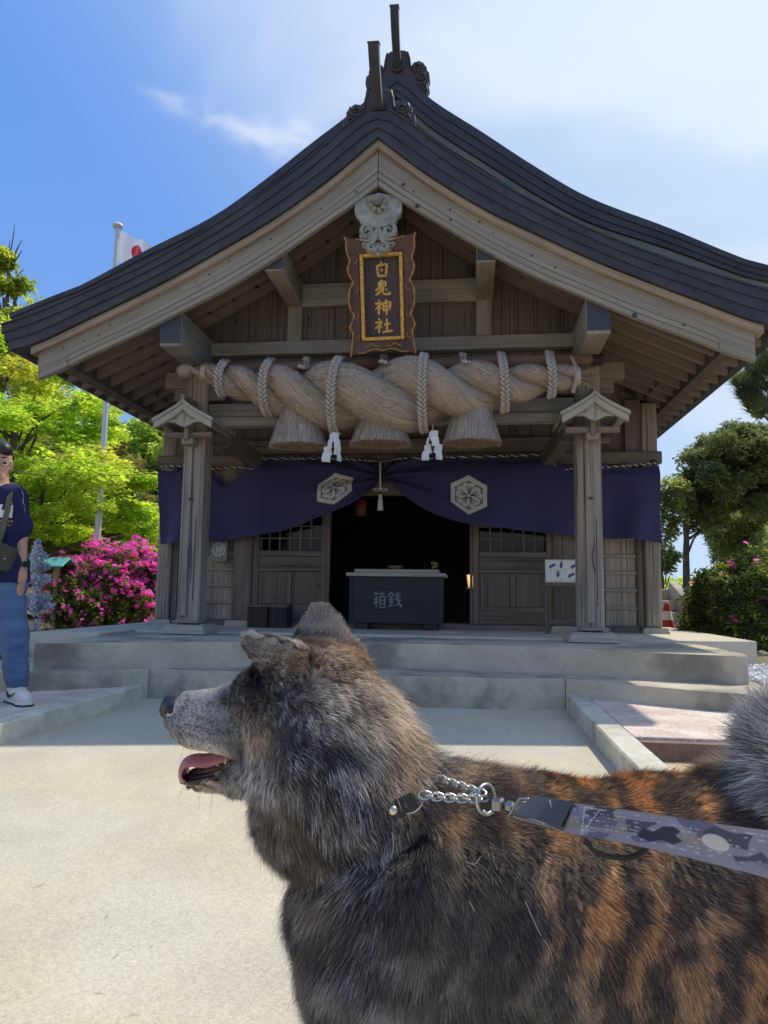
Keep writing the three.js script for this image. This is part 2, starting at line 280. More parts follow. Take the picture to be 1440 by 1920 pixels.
// ---------------------------------------------------------------- ground
{
  const grid = (x0, x1, z0, z1, nx, nz, h) => { const g = new THREE.PlaneGeometry(x1 - x0, z1 - z0, nx, nz).rotateX(-Math.PI / 2).translate((x0 + x1) / 2, 0, (z0 + z1) / 2), p = g.attributes.position, u = g.attributes.uv; for (let i = 0; i < p.count; i++) { const x = p.getX(i), z = p.getZ(i); p.setY(i, h(x, z)); u.setXY(i, x, z); } g.computeVertexNormals(); return g; };
  struct('ground', grid(-400, 400, -400, 300, 80, 70, () => -0.03), M.soil);
  struct('dirt', grid(1.42, 9, 0.9, 12, 60, 80, (x, z) => -0.004 + 0.012 * fbm(x * 2, z * 2)), M.dirt);
  struct('dirt', grid(-9, -1.52, 2.35, 12, 40, 60, (x, z) => -0.004 + 0.012 * fbm(x * 2, z * 2)), M.dirt);
  struct('path', grid(-1.56, 1.36, 0.4, 14, 4, 12, () => 0), M.path);
  // kerbs: short lengths set end to end
  const kerb = (x0, x1, z0, z1, n) => { for (let i = 0; i < n; i++) { const a = lerp(z0, z1, i / n) + 0.002, b = lerp(z0, z1, (i + 1) / n) - 0.002; const k = boxAt('kerb', M.kerb, scene, x0, x1, -0.05, 0.1 + 0.002 * (rr() - 0.5), a, b, 0.008); k.userData.kind = 'structure'; } };
  kerb(1.325, 1.455, 0.99, 12, 1); kerb(-1.63, -1.515, 1.14, 12, 1);
  // pink aggregate pavements on both sides, with a front edge
  const slab = (name, pts, y0, y1, m) => { const s = new THREE.Shape(pts.map(([x, z]) => new THREE.Vector2(x, -z))); const g = new THREE.ExtrudeGeometry(s, { depth: y1 - y0, bevelEnabled: true, bevelSize: 0.006, bevelThickness: 0.006, bevelSegments: 2, bevelOffset: -0.006, curveSegments: 1 }).rotateX(-Math.PI / 2).translate(0, y0, 0); const p = g.attributes.position, nn = g.attributes.normal, u = g.attributes.uv; for (let i = 0; i < p.count; i++) { const ny = Math.abs(nn.getY(i)); if (ny > 0.5) u.setXY(i, p.getX(i), p.getZ(i)); else u.setXY(i, Math.abs(nn.getX(i)) > 0.6 ? p.getZ(i) : p.getX(i), p.getY(i)); } return struct(name, g, m); };
  slab('pavement', [[1.459, 0.95], [3.6, 1.35], [3.6, 2.36], [1.459, 2.36]], -0.05, 0.088, M.pink);
  slab('pavement', [[-1.634, 1.0], [-6, 1.2], [-6, 2.36], [-1.634, 2.46]], -0.05, 0.088, M.pink);
  slab('brick_edging', [[1.46, 2.364], [3.6, 2.364], [3.6, 2.42], [1.46, 2.42]], -0.05, 0.075, M.brick);
  // lower step and its splayed wings
  slab('step', [[-1.505, 0.3], [1.32, 0.3], [1.32, 1.0], [0.95, 1.07], [0.3, 1.105], [-0.4, 1.1], [-1.0, 1.09], [-1.505, 1.08]], -0.05, 0.194, M.concrete);
  slab('step', [[-1.509, 0.3], [-1.509, 1.085], [-1.62, 1.25], [-2.1, 1.60], [-2.9, 1.75], [-4.8, 1.8], [-4.8, 0.9], [-2.2, 0.5]], -0.05, 0.197, M.concrete);
  slab('step', [[1.324, 0.3], [1.9, 0.4], [2.9, 0.75], [3.9, 0.9], [3.9, 1.75], [2.6, 1.66], [2.1, 1.5], [1.75, 1.3], [1.5, 1.13], [1.324, 1.01]], -0.05, 0.196, M.concrete);
  // platform: hall slab and curved front apron
  slab('platform', [[-2.78, -6], [2.98, -6], [2.98, -0.22], [2.46, -0.1], [-2.2, -0.1], [-2.2, 0.5], [-2.78, 0.5]], -0.05, 0.392, M.concreteTop);
  slab('platform', [[-2.19, -0.096], [2.465, -0.096], [2.475, 0.95], [2.44, 1.08], [2.36, 1.115], [2.05, 1.03], [1.78, 0.93], [1.4, 0.75], [0.9, 0.645], [0.3, 0.62], [-0.25, 0.64], [-0.75, 0.77], [-1.2, 0.93], [-1.6, 1.11], [-1.95, 1.28], [-2.19, 1.36]], 0.1, 0.374, M.concrete);
}
// ---------------------------------------------------------------- the shrine hall
const hall = thing('shrine_hall', 'weathered grey wooden shrine hall with a curved dark gable roof behind the dog', 'shrine');
const sym = (pts) => { const f = curveOf(pts); return (x) => f(Math.abs(x)); };
const T0 = sym([[0.09, 4.4], [0.213, 4.31], [0.617, 3.974], [1.163, 3.6], [1.726, 3.285], [2.27, 3.047], [2.761, 2.86], [2.96, 2.8]]);
const T = (x) => Math.abs(x) < 0.09 ? 4.402 : T0(x);
const FB = sym([[0, 4.211], [0.375, 3.895], [0.82, 3.585], [1.2, 3.37], [1.6, 3.155], [2.0, 2.965], [2.3, 2.83], [2.7, 2.655], [2.96, 2.6]]);
const BB = sym([[0, 3.86], [0.17, 3.735], [0.373, 3.597], [0.776, 3.325], [1.168, 3.087], [1.551, 2.9], [1.924, 2.721], [2.289, 2.565], [2.521, 2.455], [2.7, 2.385]]);
const U0 = sym([[0.05, 5.73], [0.28, 5.49], [0.444, 5.35], [0.8, 5.085], [1.287, 4.708], [1.77, 4.375], [2.458, 4.047], [3.115, 3.717], [3.3, 3.655], [3.835, 3.46]]);
const U = (x) => Math.abs(x) < 0.06 ? 5.725 : U0(x);
const UF = (x) => U0(x) - lerp(0.27, 0.13, smooth(0.5, 3.8, Math.abs(x)));
const off = (f, d) => (x) => f(x) + d;
const upright = (g) => { const p = g.attributes.position, u = g.attributes.uv, a = rr() * 3, b = rr() * 3; for (let i = 0; i < p.count; i++) u.setXY(i, p.getX(i) + a, p.getY(i) + b); return g; };
const roof = new THREE.Group(); roof.name = 'front_roof'; hall.add(roof);
const upper = new THREE.Group(); upper.name = 'upper_roof'; hall.add(upper);
const ceilG = new THREE.Group(); ceilG.name = 'eave_underside'; hall.add(ceilG);
for (const s of [-1, 1]) {
  // dark covering in three courses
  const a = (f, k) => (x) => lerp(T(x), FB(x), k);
  obj('roof_course', curveSlab(a(0, 0), a(0, 0.3), 0, s * 2.965, 30, -3, 0.862), M.copper, roof);
  obj('roof_course', curveSlab(a(0, 0.302), a(0, 0.64), 0, s * 2.945, 30, -3, 0.85), M.copper, roof);
  obj('roof_course', curveSlab(a(0, 0.642), a(0, 1), 0, s * 2.915, 30, -3, 0.838), M.copper, roof);
  obj('edge_strip', curveSlab(off(T, 0.014), off(T, 0.001), s * 0.09, s * 2.968, 30, 0.82, 0.872), M.copper, roof);
  // folded seams of the sheets
  const seams = [];
  for (let i = 0; i < 15; i++) for (let k = 0; k < 3; k++) {
    const x = s * (0.17 + 0.19 * i + (k % 2) * 0.09 + 0.03 * rr()); if (Math.abs(x) > 2.85) continue;
    const f0 = lerp(T(x), FB(x), [0.03, 0.34, 0.68][k]), f1 = lerp(T(x), FB(x), [0.26, 0.6, 0.95][k]), z = [0.862, 0.85, 0.838][k], sl = (T(x + 0.02) - T(x - 0.02)) / 0.04, an = Math.atan(sl);
    const g = cbox(0.008, (f0 - f1) * 0.9 * Math.cos(an), 0.004, 0.001).rotateZ(an).translate(x, (f0 + f1) / 2, z + 0.002); seams.push(g);
    if (rr() < 0.6) seams.push(cbox(0.045, 0.006, 0.004, 0.001).rotateZ(an).translate(x + 0.015 * s * Math.cos(an), lerp(f0, f1, 0.25), z + 0.002));
  }
  const sm = obj('sheet_seam', seams, M.copper, roof); sm.userData.kind = 'stuff';
  obj('barge_strip', curveSlab(off(FB, -0.004), off(FB, -0.062), s * 0.0, s * 2.74, 26, 0.60, 0.806), M.woodPale, roof);
  // barge board with two grooves near its lower edge
  const bt = off(FB, -0.064), q = (k) => (x) => lerp(bt(x), BB(x), k), bend = s * 2.69;
  const barge = obj('barge_board', merge([curveSlab(q(0), q(0.6), s * 0.003, bend, 26, 0.72, 0.772), curveSlab(q(0.615), q(0.8), s * 0.003, s * 2.45, 26, 0.72, 0.768), curveSlab(q(0.815), q(1), s * 0.003, s * 2.45, 26, 0.72, 0.764), curveSlab(q(0.602), q(1), s * 2.452, bend, 4, 0.72, 0.772)]), M.woodBarge, roof);
  // underside: sheathing boards along the eave, rafters under them
  const xs = []; for (let x = 0.12; x < 2.78; x += 0.205) xs.push(x);
  for (const x of xs) obj('sheathing_board', curveSlab(off(FB, -0.03), off(FB, -0.048), s * x, s * (x + 0.178), 3, -2.95, 0.70), M.woodRafter, ceilG);
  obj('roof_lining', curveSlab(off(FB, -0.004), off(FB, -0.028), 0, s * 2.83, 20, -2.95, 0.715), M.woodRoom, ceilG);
  const rg = curveSlab(off(FB, -0.049), off(FB, -0.122), s * 0.02, s * 2.56, 14, -0.029, 0.029);
  const rg2 = curveSlab(off(FB, -0.05), off(FB, -0.092), s * 2.628, s * 2.775, 3, -0.026, 0.026);
  for (let i = 0; i < 16; i++) { const z = 0.545 - 0.225 * i; obj('rafter', rg, M.woodRafter, ceilG, [0, 0, z]); obj('flying_rafter', rg2, M.woodRafter, ceilG, [0, 0, z + 0.09]); }
  obj('eave_board', curveSlab(off(FB, -0.049), off(FB, -0.15), s * 2.562, s * 2.626, 2, -2.95, 0.70), M.woodDark, ceilG);
  // purlins with metal-capped ends
  const p1 = boxAt('purlin', M.woodGrey, ceilG, s * 1.55, s * 1.722, 2.645, 2.93, -2.9, 0.712, 0.006);
  const cg = (x0, x1, y0, z, t) => curveSlab(off(BB, -0.003), () => y0, x0, x1, 1, z, z + t);
  obj('end_cap', cg(s * 1.553, s * 1.719, 2.672, 0.7125, 0.006), M.capPlate, p1).position.set(-p1.position.x, -p1.position.y, -p1.position.z);
  const p2 = boxAt('purlin', M.woodGrey, ceilG, s * 0.75, s * 0.893, 3.232, 3.44, -0.14, 0.712, 0.006);
  obj('end_cap', cg(s * 0.753, s * 0.89, 3.245, 0.7125, 0.006), M.capPlate, p2).position.set(-p2.position.x, -p2.position.y, -p2.position.z);
  // brackets under the purlin
  boxAt('bracket_arm', M.woodRafter, hall, s * 1.4, s * 1.95, 2.5, 2.643, -0.075, 0.075, 0.006);
  boxAt('bracket_arm', M.woodRafter, hall, s * 1.4, s * 1.86, 2.385, 2.498, -0.07, 0.07, 0.006);
}
boxAt('ridge_purlin', M.woodDark, ceilG, -0.08, 0.08, 3.86, 4.05, -0.9, 0.70);
// nail caps on the barge boards
for (const [px, py, r] of [[756, 346, 9], [775, 359, 5], [782, 386, 10], [844, 393, 6], [845, 412, 6], [899, 416, 6], [925, 436, 4], [997, 479, 6], [1041, 501, 6], [1190, 591, 11], [1282, 609, 5], [603, 392, 5], [668, 359, 5], [508, 449, 5], [430, 490, 5], [393, 515, 6], [367, 529, 5], [335, 545, 4], [206, 610, 5], [185, 629, 5], [157, 640, 5], [119, 652, 5]]) {
  const p = atZ(px, py, 0.772); obj('nail_cap', new THREE.SphereGeometry(r * 0.0017, 10, 6).scale(1, 1, 0.5), M.capPlate, roof, [p.x, p.y, 0.771]);
}
// carved ridge-end ornament with a raised bar
function spiral(cx, cy, r0, r1, a0, turns, n = 26) { return Array.from({ length: n + 1 }, (_, i) => { const t = i / n, a = a0 + turns * 2 * Math.PI * t, r = lerp(r0, r1, t); return V(cx + r * Math.cos(a), cy + r * Math.sin(a), 0); }); }
function ridgeOrnament(parent, y0, z, base, tip, k = 1) {
  const g = new THREE.Group(); g.name = 'ridge_ornament'; parent.add(g); g.position.set(0, y0, z);
  const half = [[0, 0.225], [0.07, 0.218], [0.105, 0.17], [0.115, 0.1], [0.135, 0.05], [0.165, 0.085], [0.21, 0.095], [0.25, 0.07], [0.275, 0.03], [0.272, 0.0], [0.30, -0.03], [0.305, -0.09], [0.288, -0.13], [0.30, -0.19], [0.272, -0.23]];
  const low = (x) => (parent === roof ? T : U)(x) - y0 - 0.04;
  const pts = half.map(([x, y]) => [x * k, y * k]); const right = pts.concat([[0.20 * k, low(0.2 * k)], [0.1 * k, low(0.1 * k)]]); const all = right.concat(right.slice().reverse().map(([x, y]) => [-x, y]));
  const s = new THREE.Shape(all.map(([x, y]) => new THREE.Vector2(x, y)));
  obj('ornament_plate', new THREE.ExtrudeGeometry(s, { depth: 0.07, bevelSize: 0.012, bevelThickness: 0.012, bevelSegments: 2, curveSegments: 2 }), M.ornament, g);
  const tubes = [];
  for (const m of [-1, 1]) { const add = (pp, r) => tubes.push(tubeOf(pp.map((p) => V(p.x * m * k, p.y * k, 0.088)), (t) => r * k * (1 - 0.4 * t), 6)); add(spiral(0.20, 0.035, 0.055, 0.008, 0.6, -1.6), 0.016); add(spiral(0.235, -0.06, 0.05, 0.008, 2.6, 1.6), 0.015); for (let i = 0; i < 3; i++) add([V(0.20 + i * 0.028, -0.13, 0), V(0.225 + i * 0.028, -0.17, 0), V(0.235 + i * 0.03, -0.225, 0)], 0.011); add([V(0.1, 0.2, 0), V(0.118, 0.13, 0), V(0.13, 0.04, 0), V(0.17, -0.02, 0)], 0.012); }
  obj('scroll', tubes, M.ornament, g);
  obj('medallion', [new THREE.CylinderGeometry(0.058, 0.058, 0.03, 6).rotateX(Math.PI / 2).rotateZ(0).translate(0, 0.055, 0.09), new THREE.TorusGeometry(0.062, 0.009, 6, 6).rotateZ(Math.PI / 6 * 3).translate(0, 0.055, 0.1), ...Array.from({ length: 6 }, (_, i) => new THREE.SphereGeometry(0.017, 8, 6).scale(1, 1, 0.5).translate(0.026 * Math.cos(i * Math.PI / 3), 0.055 + 0.026 * Math.sin(i * Math.PI / 3), 0.107))], M.ornament, g);
  const d = tip.clone().sub(base);
  const mid = (t) => base.clone().addScaledVector(d, t).add(V(0, -0.03 * Math.sin(Math.PI * t) * d.length(), 0.05 * Math.sin(Math.PI * t)));
  const pb = [sweepRect(Array.from({ length: 15 }, (_, i) => mid(i / 14)), 0.074, 0.088, (t) => 0.94 + 0.12 * t), sweepRect([mid(0.975), mid(1.0)], 0.088, 0.1)];
  const bar = obj('ridge_bar', pb, M.copper, g); bar.position.set(0, -y0, -z);
}
{
  ridgeOrnament(roof, 4.44, 0.70, V(0, 4.46, 0.80), atZ(704, 80, 1.12).setX(0), 0.9);
  ridgeOrnament(upper, 5.80, -0.60, V(0, 5.85, -0.52), atZ(740, 12, -0.2).setX(0), 1.0);
}
obj('roof_ridge', [bx(-0.085, 0.085, 4.36, 4.47, -0.55, 0.69, 0.02)], M.copper, roof);
obj('roof_ridge', [bx(-0.085, 0.085, 5.68, 5.84, -4.4, -0.61, 0.02)], M.copper, upper);
for (const s of [-1, 1]) {
  const a = (k) => (x) => lerp(U(x), UF(x), k);
  obj('roof_course', curveSlab(a(0), a(0.36), 0, s * 3.84, 32, -4.5, -0.45), M.copper, upper);
  obj('roof_course', curveSlab(a(0.362), a(0.7), 0, s * 3.81, 32, -4.5, -0.462), M.copper, upper);
  obj('roof_course', curveSlab(a(0.702), a(1), 0, s * 3.78, 32, -4.5, -0.474), M.copper, upper);
  const seams = [];
  for (let i = 0; i < 19; i++) for (let k = 0; k < 3; k++) { const x = s * (0.15 + 0.2 * i + (k % 2) * 0.1); if (Math.abs(x) > 3.7) continue; const f0 = a([0.04, 0.4, 0.74][k])(x), f1 = a([0.32, 0.66, 0.96][k])(x), an = Math.atan((U0(x + 0.02) - U0(x - 0.02)) / 0.04); seams.push(cbox(0.008, (f0 - f1) * 0.9 * Math.cos(an), 0.004, 0.001).rotateZ(an).translate(x, (f0 + f1) / 2, -0.448 - 0.012 * k)); }
  obj('sheet_seam', seams, M.copper, upper).userData.kind = 'stuff';
  obj('barge_board', merge([curveSlab(off(UF, -0.004), (x) => UF(x) - 0.07 + 0.04 * smooth(2.9, 3.5, Math.abs(x)), s * 0.003, s * 3.5, 28, -0.6, -0.50), curveSlab((x) => UF(x) - 0.072 + 0.042 * smooth(2.9, 3.5, Math.abs(x)), (x) => UF(x) - 0.24 + 0.2 * smooth(2.7, 3.4, Math.abs(x)), s * 0.003, s * 3.49, 28, -0.6, -0.53), curveSlab(off(UF, -0.242), off(UF, -0.30), s * 0.003, s * 2.92, 24, -0.6, -0.54)]), M.verdigris, upper);
  obj('gable_panel', curveSlab(off(UF, -0.02), (x) => Math.min(UF(x) - 0.05, T(x) - 0.02), s * 0.002, s * 2.9, 20, -0.68, -0.61), M.verdigris, upper);
}
// structure
for (const s of [-1, 1]) {
  const w = 0.098, x = s * 1.65;
  const ped = new THREE.CylinderGeometry(0.155 * Math.SQRT2, 0.2 * Math.SQRT2, 0.075, 4, 1).rotateY(Math.PI / 4).toNonIndexed(); ped.computeVertexNormals();
  obj('post_base', ped, M.stone, hall, [x + s * 0.0, 0.425, 0]);
  const post = boxAt('front_post', M.woodPost, hall, x - w, x + w, 0.462, 2.66, -w, w, 0.022);
  obj('drying_crack', [bx(-0.003, 0.003, -0.75, 0.45, 0.0965, 0.0995, 0.001).rotateZ(-s * 0.03), bx(-0.0035, 0.0035, -0.35, 0.35, 0.0965, 0.0995, 0.001).translate(0.045, -0.55, 0)], M.woodRoom, post);
  // board strip hung down the front of the post, kicked plate at its foot
  obj('post_strip', cbox(0.052, 1.66, 0.028, 0.005), M.woodGrey, post, [-s * 0.0 - 0.03 + (s > 0 ? 0.02 : 0), -0.20, 0.113]);
  obj('foot_plate', cbox(0.22, 0.022, 0.12, 0.004), M.woodGrey, post, [0.01, -1.075, 0.11]);
  obj('iron_staple', [bx(-0.02, 0.03, -0.004, 0.004, 0.127, 0.135, 0.001), bx(-0.006, 0.006, -0.01, 0.012, 0.125, 0.15, 0.002)], M.capPlate, post, [0, -0.05, 0]);
  obj('iron_wire', tubeOf([V(0, 0.03, 0.13), V(-0.016, -0.03, 0.134), V(-0.012, -0.12, 0.134), V(0.005, -0.19, 0.134)], 0.004, 6), M.capPlate, post, [0.02, -0.45, 0]);
  // little gabled cap roof at the head of the post
  const cap = new THREE.Group(); cap.name = 'post_cap_roof'; hall.add(cap); const zf = 0.36, hw = 0.262; cap.position.set(x + s * 0.012, 0, 0);
  const ya = atZ(1112, 734, zf).y, ye = atZ(1186, 772, zf).y, ct = (q) => ya - (ya - ye) * Math.pow(Math.abs(q) / hw, 0.8), c0 = off(ct, 0.012);
  for (const m of [-1, 1]) {
    obj('cap_slope', curveSlab(c0, off(ct, -0.018), m * 0.001, m * hw, 10, -0.24, zf), M.woodCap, cap);
    obj('cap_barge', curveSlab(off(ct, -0.02), off(ct, -0.078), m * 0.001, m * (hw - 0.012), 10, zf - 0.045, zf - 0.012), M.woodCap, cap);
    obj('cap_eave', bx(m * 0.185, m * 0.22, ct(0.2) - 0.07, ct(0.2) - 0.026, -0.22, zf - 0.05, 0.004), M.woodGrey, cap);
    obj('cap_scroll', tubeOf([V(m * 0.12, ye + 0.038, zf - 0.04), V(m * 0.105, ye + 0.018, zf - 0.04), V(m * 0.08, ye + 0.012, zf - 0.04), V(m * 0.058, ye + 0.022, zf - 0.04)], 0.006, 5), M.woodGrey, cap);
  }
  obj('cap_ridge', bx(-0.018, 0.018, ya + 0.005, ya + 0.05, -0.24, zf + 0.006, 0.005), M.woodGrey, cap);
  const gs = new THREE.Shape([[-0.2, ye - 0.012], [-0.12, ye + 0.065], [0, ya - 0.07], [0.12, ye + 0.065], [0.2, ye - 0.012], [0.08, ye - 0.012], [0.055, ye - 0.03], [0, ye - 0.052], [-0.055, ye - 0.03], [-0.08, ye - 0.012]].map((q) => new THREE.Vector2(...q)));
  obj('cap_gable', new THREE.ExtrudeGeometry(gs, { depth: 0.02, bevelSize: 0.003, bevelThickness: 0.003, bevelSegments: 1 }).translate(0, 0, zf - 0.068), M.woodCap, cap);
  for (const z of [zf - 0.16, -0.2]) boxAt('cap_beam', M.woodRafter, cap, -0.21, 0.21, ye - 0.125, ye - 0.078, z - 0.02, z + 0.02, 0.004);
  boxAt('cap_arm', M.woodGrey, cap, -0.05, 0.05, ye - 0.18, ye - 0.127, 0.099, zf - 0.13, 0.004);
  obj('cap_strut', bx(-0.02, 0.02, ye - 0.15, ye + 0.0, zf - 0.137, zf - 0.10, 0.004), M.woodRafter, cap);
  // tie beam back to the hall
  obj('tie_beam', barGeo(V(s * 1.52, 2.12, -0.05), V(s * 1.44, 2.05, -1.15), 0.11, 0.15), M.woodBrown, hall);
  // corner post of the hall
  boxAt('corner_post', M.woodPost, hall, s * 2.355, s * 2.5, 0.452, 2.62, -1.29, -1.15, 0.012);
  const cb = new THREE.CylinderGeometry(0.105 * Math.SQRT2, 0.125 * Math.SQRT2, 0.062, 4, 1).rotateY(Math.PI / 4).toNonIndexed(); cb.computeVertexNormals(); obj('post_base', cb, M.stone, hall, [s * 2.43, 0.42, -1.22]);
  boxAt('inner_post', M.woodBrown, hall, s * 1.5, s * 1.69, 0.45, 2.3, -1.28, -1.16, 0.008);
  obj('post_base', bx(s * 1.47, s * 1.74, 0.38, 0.452, -1.33, -1.1, 0.01), M.stone, hall);
  boxAt('jamb', M.woodDark, hall, s * 2.29, s * 2.35, 0.452, 2.02, -1.27, -1.19, 0.004);
  // plank bay with battens
  for (let i = 0; i < 2; i++) boxAt('plank', M.woodPost, hall, s * (1.695 + 0.298 * i), s * (1.99 + 0.298 * i), 0.46, 2.02, -1.25, -1.23 + 0.003 * i, 0.003);
  for (const y of [1.30, 1.125, 0.964, 0.8, 0.63]) boxAt('batten', M.woodGrey, hall, s * 1.70, s * 2.285, y - 0.013, y + 0.013, -1.228, -1.2, 0.004);
  boxAt('sill', M.woodDark, hall, s * 1.7, s * 2.3, 0.395, 0.462, -1.26, -1.17);
  // planks above the beam, up to the rafters
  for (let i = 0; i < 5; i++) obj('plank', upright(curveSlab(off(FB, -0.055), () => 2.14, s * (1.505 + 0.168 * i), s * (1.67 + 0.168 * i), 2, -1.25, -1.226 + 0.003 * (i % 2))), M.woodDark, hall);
  boxAt('frame_post', M.woodBrown, hall, s * 2.20, s * 2.353, 2.14, 2.66, -1.225, -1.17);
  // side walls of the hall
  boxAt('side_wall', M.woodDark, hall, s * 2.40, s * 2.46, 0.39, 2.66, -4.3, -1.295);
  for (let i = 0; i < 5; i++) boxAt('side_post', M.woodBrown, hall, s * 2.462, s * 2.50, 0.39, 2.64, -4.2 + 0.58 * i, -4.08 + 0.58 * i);
  boxAt('upper_side_wall', M.woodDark, hall, s * 2.4, s * 2.46, 2.66, 3.6, -4.3, -0.7);
}
boxAt('nail_rail', M.woodBrown, hall, -2.53, 2.53, 2.012, 2.132, -1.2, -1.11, 0.008);
boxAt('lintel_beam', M.woodBrown, hall, -1.5, 1.5, 2.14, 2.29, -1.2, -1.13, 0.008);
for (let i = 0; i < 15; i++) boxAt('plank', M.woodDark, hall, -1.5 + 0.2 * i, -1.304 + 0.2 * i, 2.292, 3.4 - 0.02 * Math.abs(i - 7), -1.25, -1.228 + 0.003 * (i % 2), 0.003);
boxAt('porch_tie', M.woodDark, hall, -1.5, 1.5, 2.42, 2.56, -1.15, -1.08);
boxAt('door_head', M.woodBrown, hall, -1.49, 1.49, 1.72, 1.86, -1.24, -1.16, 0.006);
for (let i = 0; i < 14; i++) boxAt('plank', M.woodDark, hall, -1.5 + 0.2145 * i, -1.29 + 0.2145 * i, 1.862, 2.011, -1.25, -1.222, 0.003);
boxAt('door_sill', M.woodRafter, hall, -1.5, 1.5, 0.393, 0.452, -1.32, -1.13, 0.006);
// front porch: beams, planks, struts
boxAt('head_beam', M.woodGrey, hall, -1.55, 1.55, 2.235, 2.352, -0.065, 0.065, 0.008);
boxAt('head_beam', M.woodGrey, hall, -1.55, 1.55, 2.155, 2.23, -0.05, 0.085, 0.008);
boxAt('gable_beam', M.woodGrey, hall, -1.6, 1.6, 2.785, 2.905, -0.075, 0.055, 0.008);
boxAt('collar_beam', M.woodGrey, hall, -0.76, 0.76, 3.222, 3.425, -0.09, 0.03, 0.008);
for (const s of [-1, 1]) boxAt('gable_strut', M.woodGrey, hall, s * 0.755, s * 0.885, 2.907, 3.232, -0.09, 0.02, 0.006);
{
  const edges = [-1.72, -1.5, -1.25, -0.99, -0.72, -0.47, -0.36, -0.12, 0.14, 0.36, 0.47, 0.71, 0.97, 1.24, 1.49, 1.72];
  for (let i = 0; i + 1 < edges.length; i++) {
    const x0 = edges[i] + 0.003, x1 = edges[i + 1] - 0.003, z = -0.03 - 0.004 * (i % 2);
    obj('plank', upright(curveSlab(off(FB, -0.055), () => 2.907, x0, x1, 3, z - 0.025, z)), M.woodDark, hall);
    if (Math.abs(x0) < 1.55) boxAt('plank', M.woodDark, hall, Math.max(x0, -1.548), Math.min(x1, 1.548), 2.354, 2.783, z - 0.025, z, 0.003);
  }
}
// sliding doors with glazed lattice
M.pane = new THREE.MeshPhysicalMaterial({ color: new THREE.Color(0.55, 0.68, 0.66), transmission: 1, thickness: 0, roughness: 0.04, ior: 1.35 });
for (const s of [-1, 1]) {
  const d = new THREE.Group(); d.name = 'sliding_door'; hall.add(d); d.position.set(s * 1.115, 0, -1.215);
  const b = (n, x0, x1, y0, y1, z0 = -0.02, z1 = 0.02, m = M.woodBrown) => boxAt(n, m, d, x0, x1, y0, y1, z0, z1, 0.003);
  b('stile', -0.385, -0.325, 0.455, 1.718); b('stile', 0.325, 0.385, 0.455, 1.718); b('stile', -0.022, 0.022, 0.625, 0.945, -0.015, 0.016);
  b('rail', -0.324, 0.324, 0.455, 0.62); b('rail', -0.324, 0.324, 0.95, 0.99); b('rail', -0.324, 0.324, 1.105, 1.16); b('rail', -0.324, 0.324, 1.66, 1.718);
  b('panel', -0.324, -0.024, 0.622, 0.948, -0.012, 0.004, M.woodDark); b('panel', 0.024, 0.324, 0.622, 0.948, -0.012, 0.004, M.woodDark); b('panel', -0.324, 0.324, 0.992, 1.103, -0.012, 0.006, M.woodDark);
  for (let i = 1; i < 6; i++) b('glazing_bar', -0.324 + 0.108 * i - 0.008, -0.324 + 0.108 * i + 0.008, 1.162, 1.658, -0.012, 0.014);
  for (let j = 1; j < 4; j++) b('glazing_bar', -0.324, 0.324, 1.162 + 0.124 * j - 0.008, 1.162 + 0.124 * j + 0.008, -0.010, 0.0115);
  const pg = new THREE.PlaneGeometry(0.1, 0.116); for (let i = 0; i < 6; i++) for (let j = 0; j < 4; j++) obj('pane', pg, M.pane, d, [-0.27 + 0.108 * i, 1.224 + 0.124 * j, -0.004]);
  boxAt('jamb', M.woodDark, hall, s * 0.70, s * 0.728, 0.453, 1.719, -1.25, -1.185, 0.003);
}
// the dark room behind
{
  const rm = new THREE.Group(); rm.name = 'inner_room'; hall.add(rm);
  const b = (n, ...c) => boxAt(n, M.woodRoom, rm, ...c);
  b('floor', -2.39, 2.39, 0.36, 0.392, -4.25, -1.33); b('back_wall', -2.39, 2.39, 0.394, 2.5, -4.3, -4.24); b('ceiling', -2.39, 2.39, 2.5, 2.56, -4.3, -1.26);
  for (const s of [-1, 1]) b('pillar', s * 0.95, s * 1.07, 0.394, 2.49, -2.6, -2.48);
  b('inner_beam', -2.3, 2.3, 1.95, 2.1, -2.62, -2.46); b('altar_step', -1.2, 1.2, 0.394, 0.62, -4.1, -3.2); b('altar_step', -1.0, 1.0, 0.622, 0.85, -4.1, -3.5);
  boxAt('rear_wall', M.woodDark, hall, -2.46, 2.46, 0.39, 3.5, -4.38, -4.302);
  boxAt('attic_floor', M.woodRoom, hall, -2.39, 2.39, 2.62, 2.655, -4.3, -1.26);
}
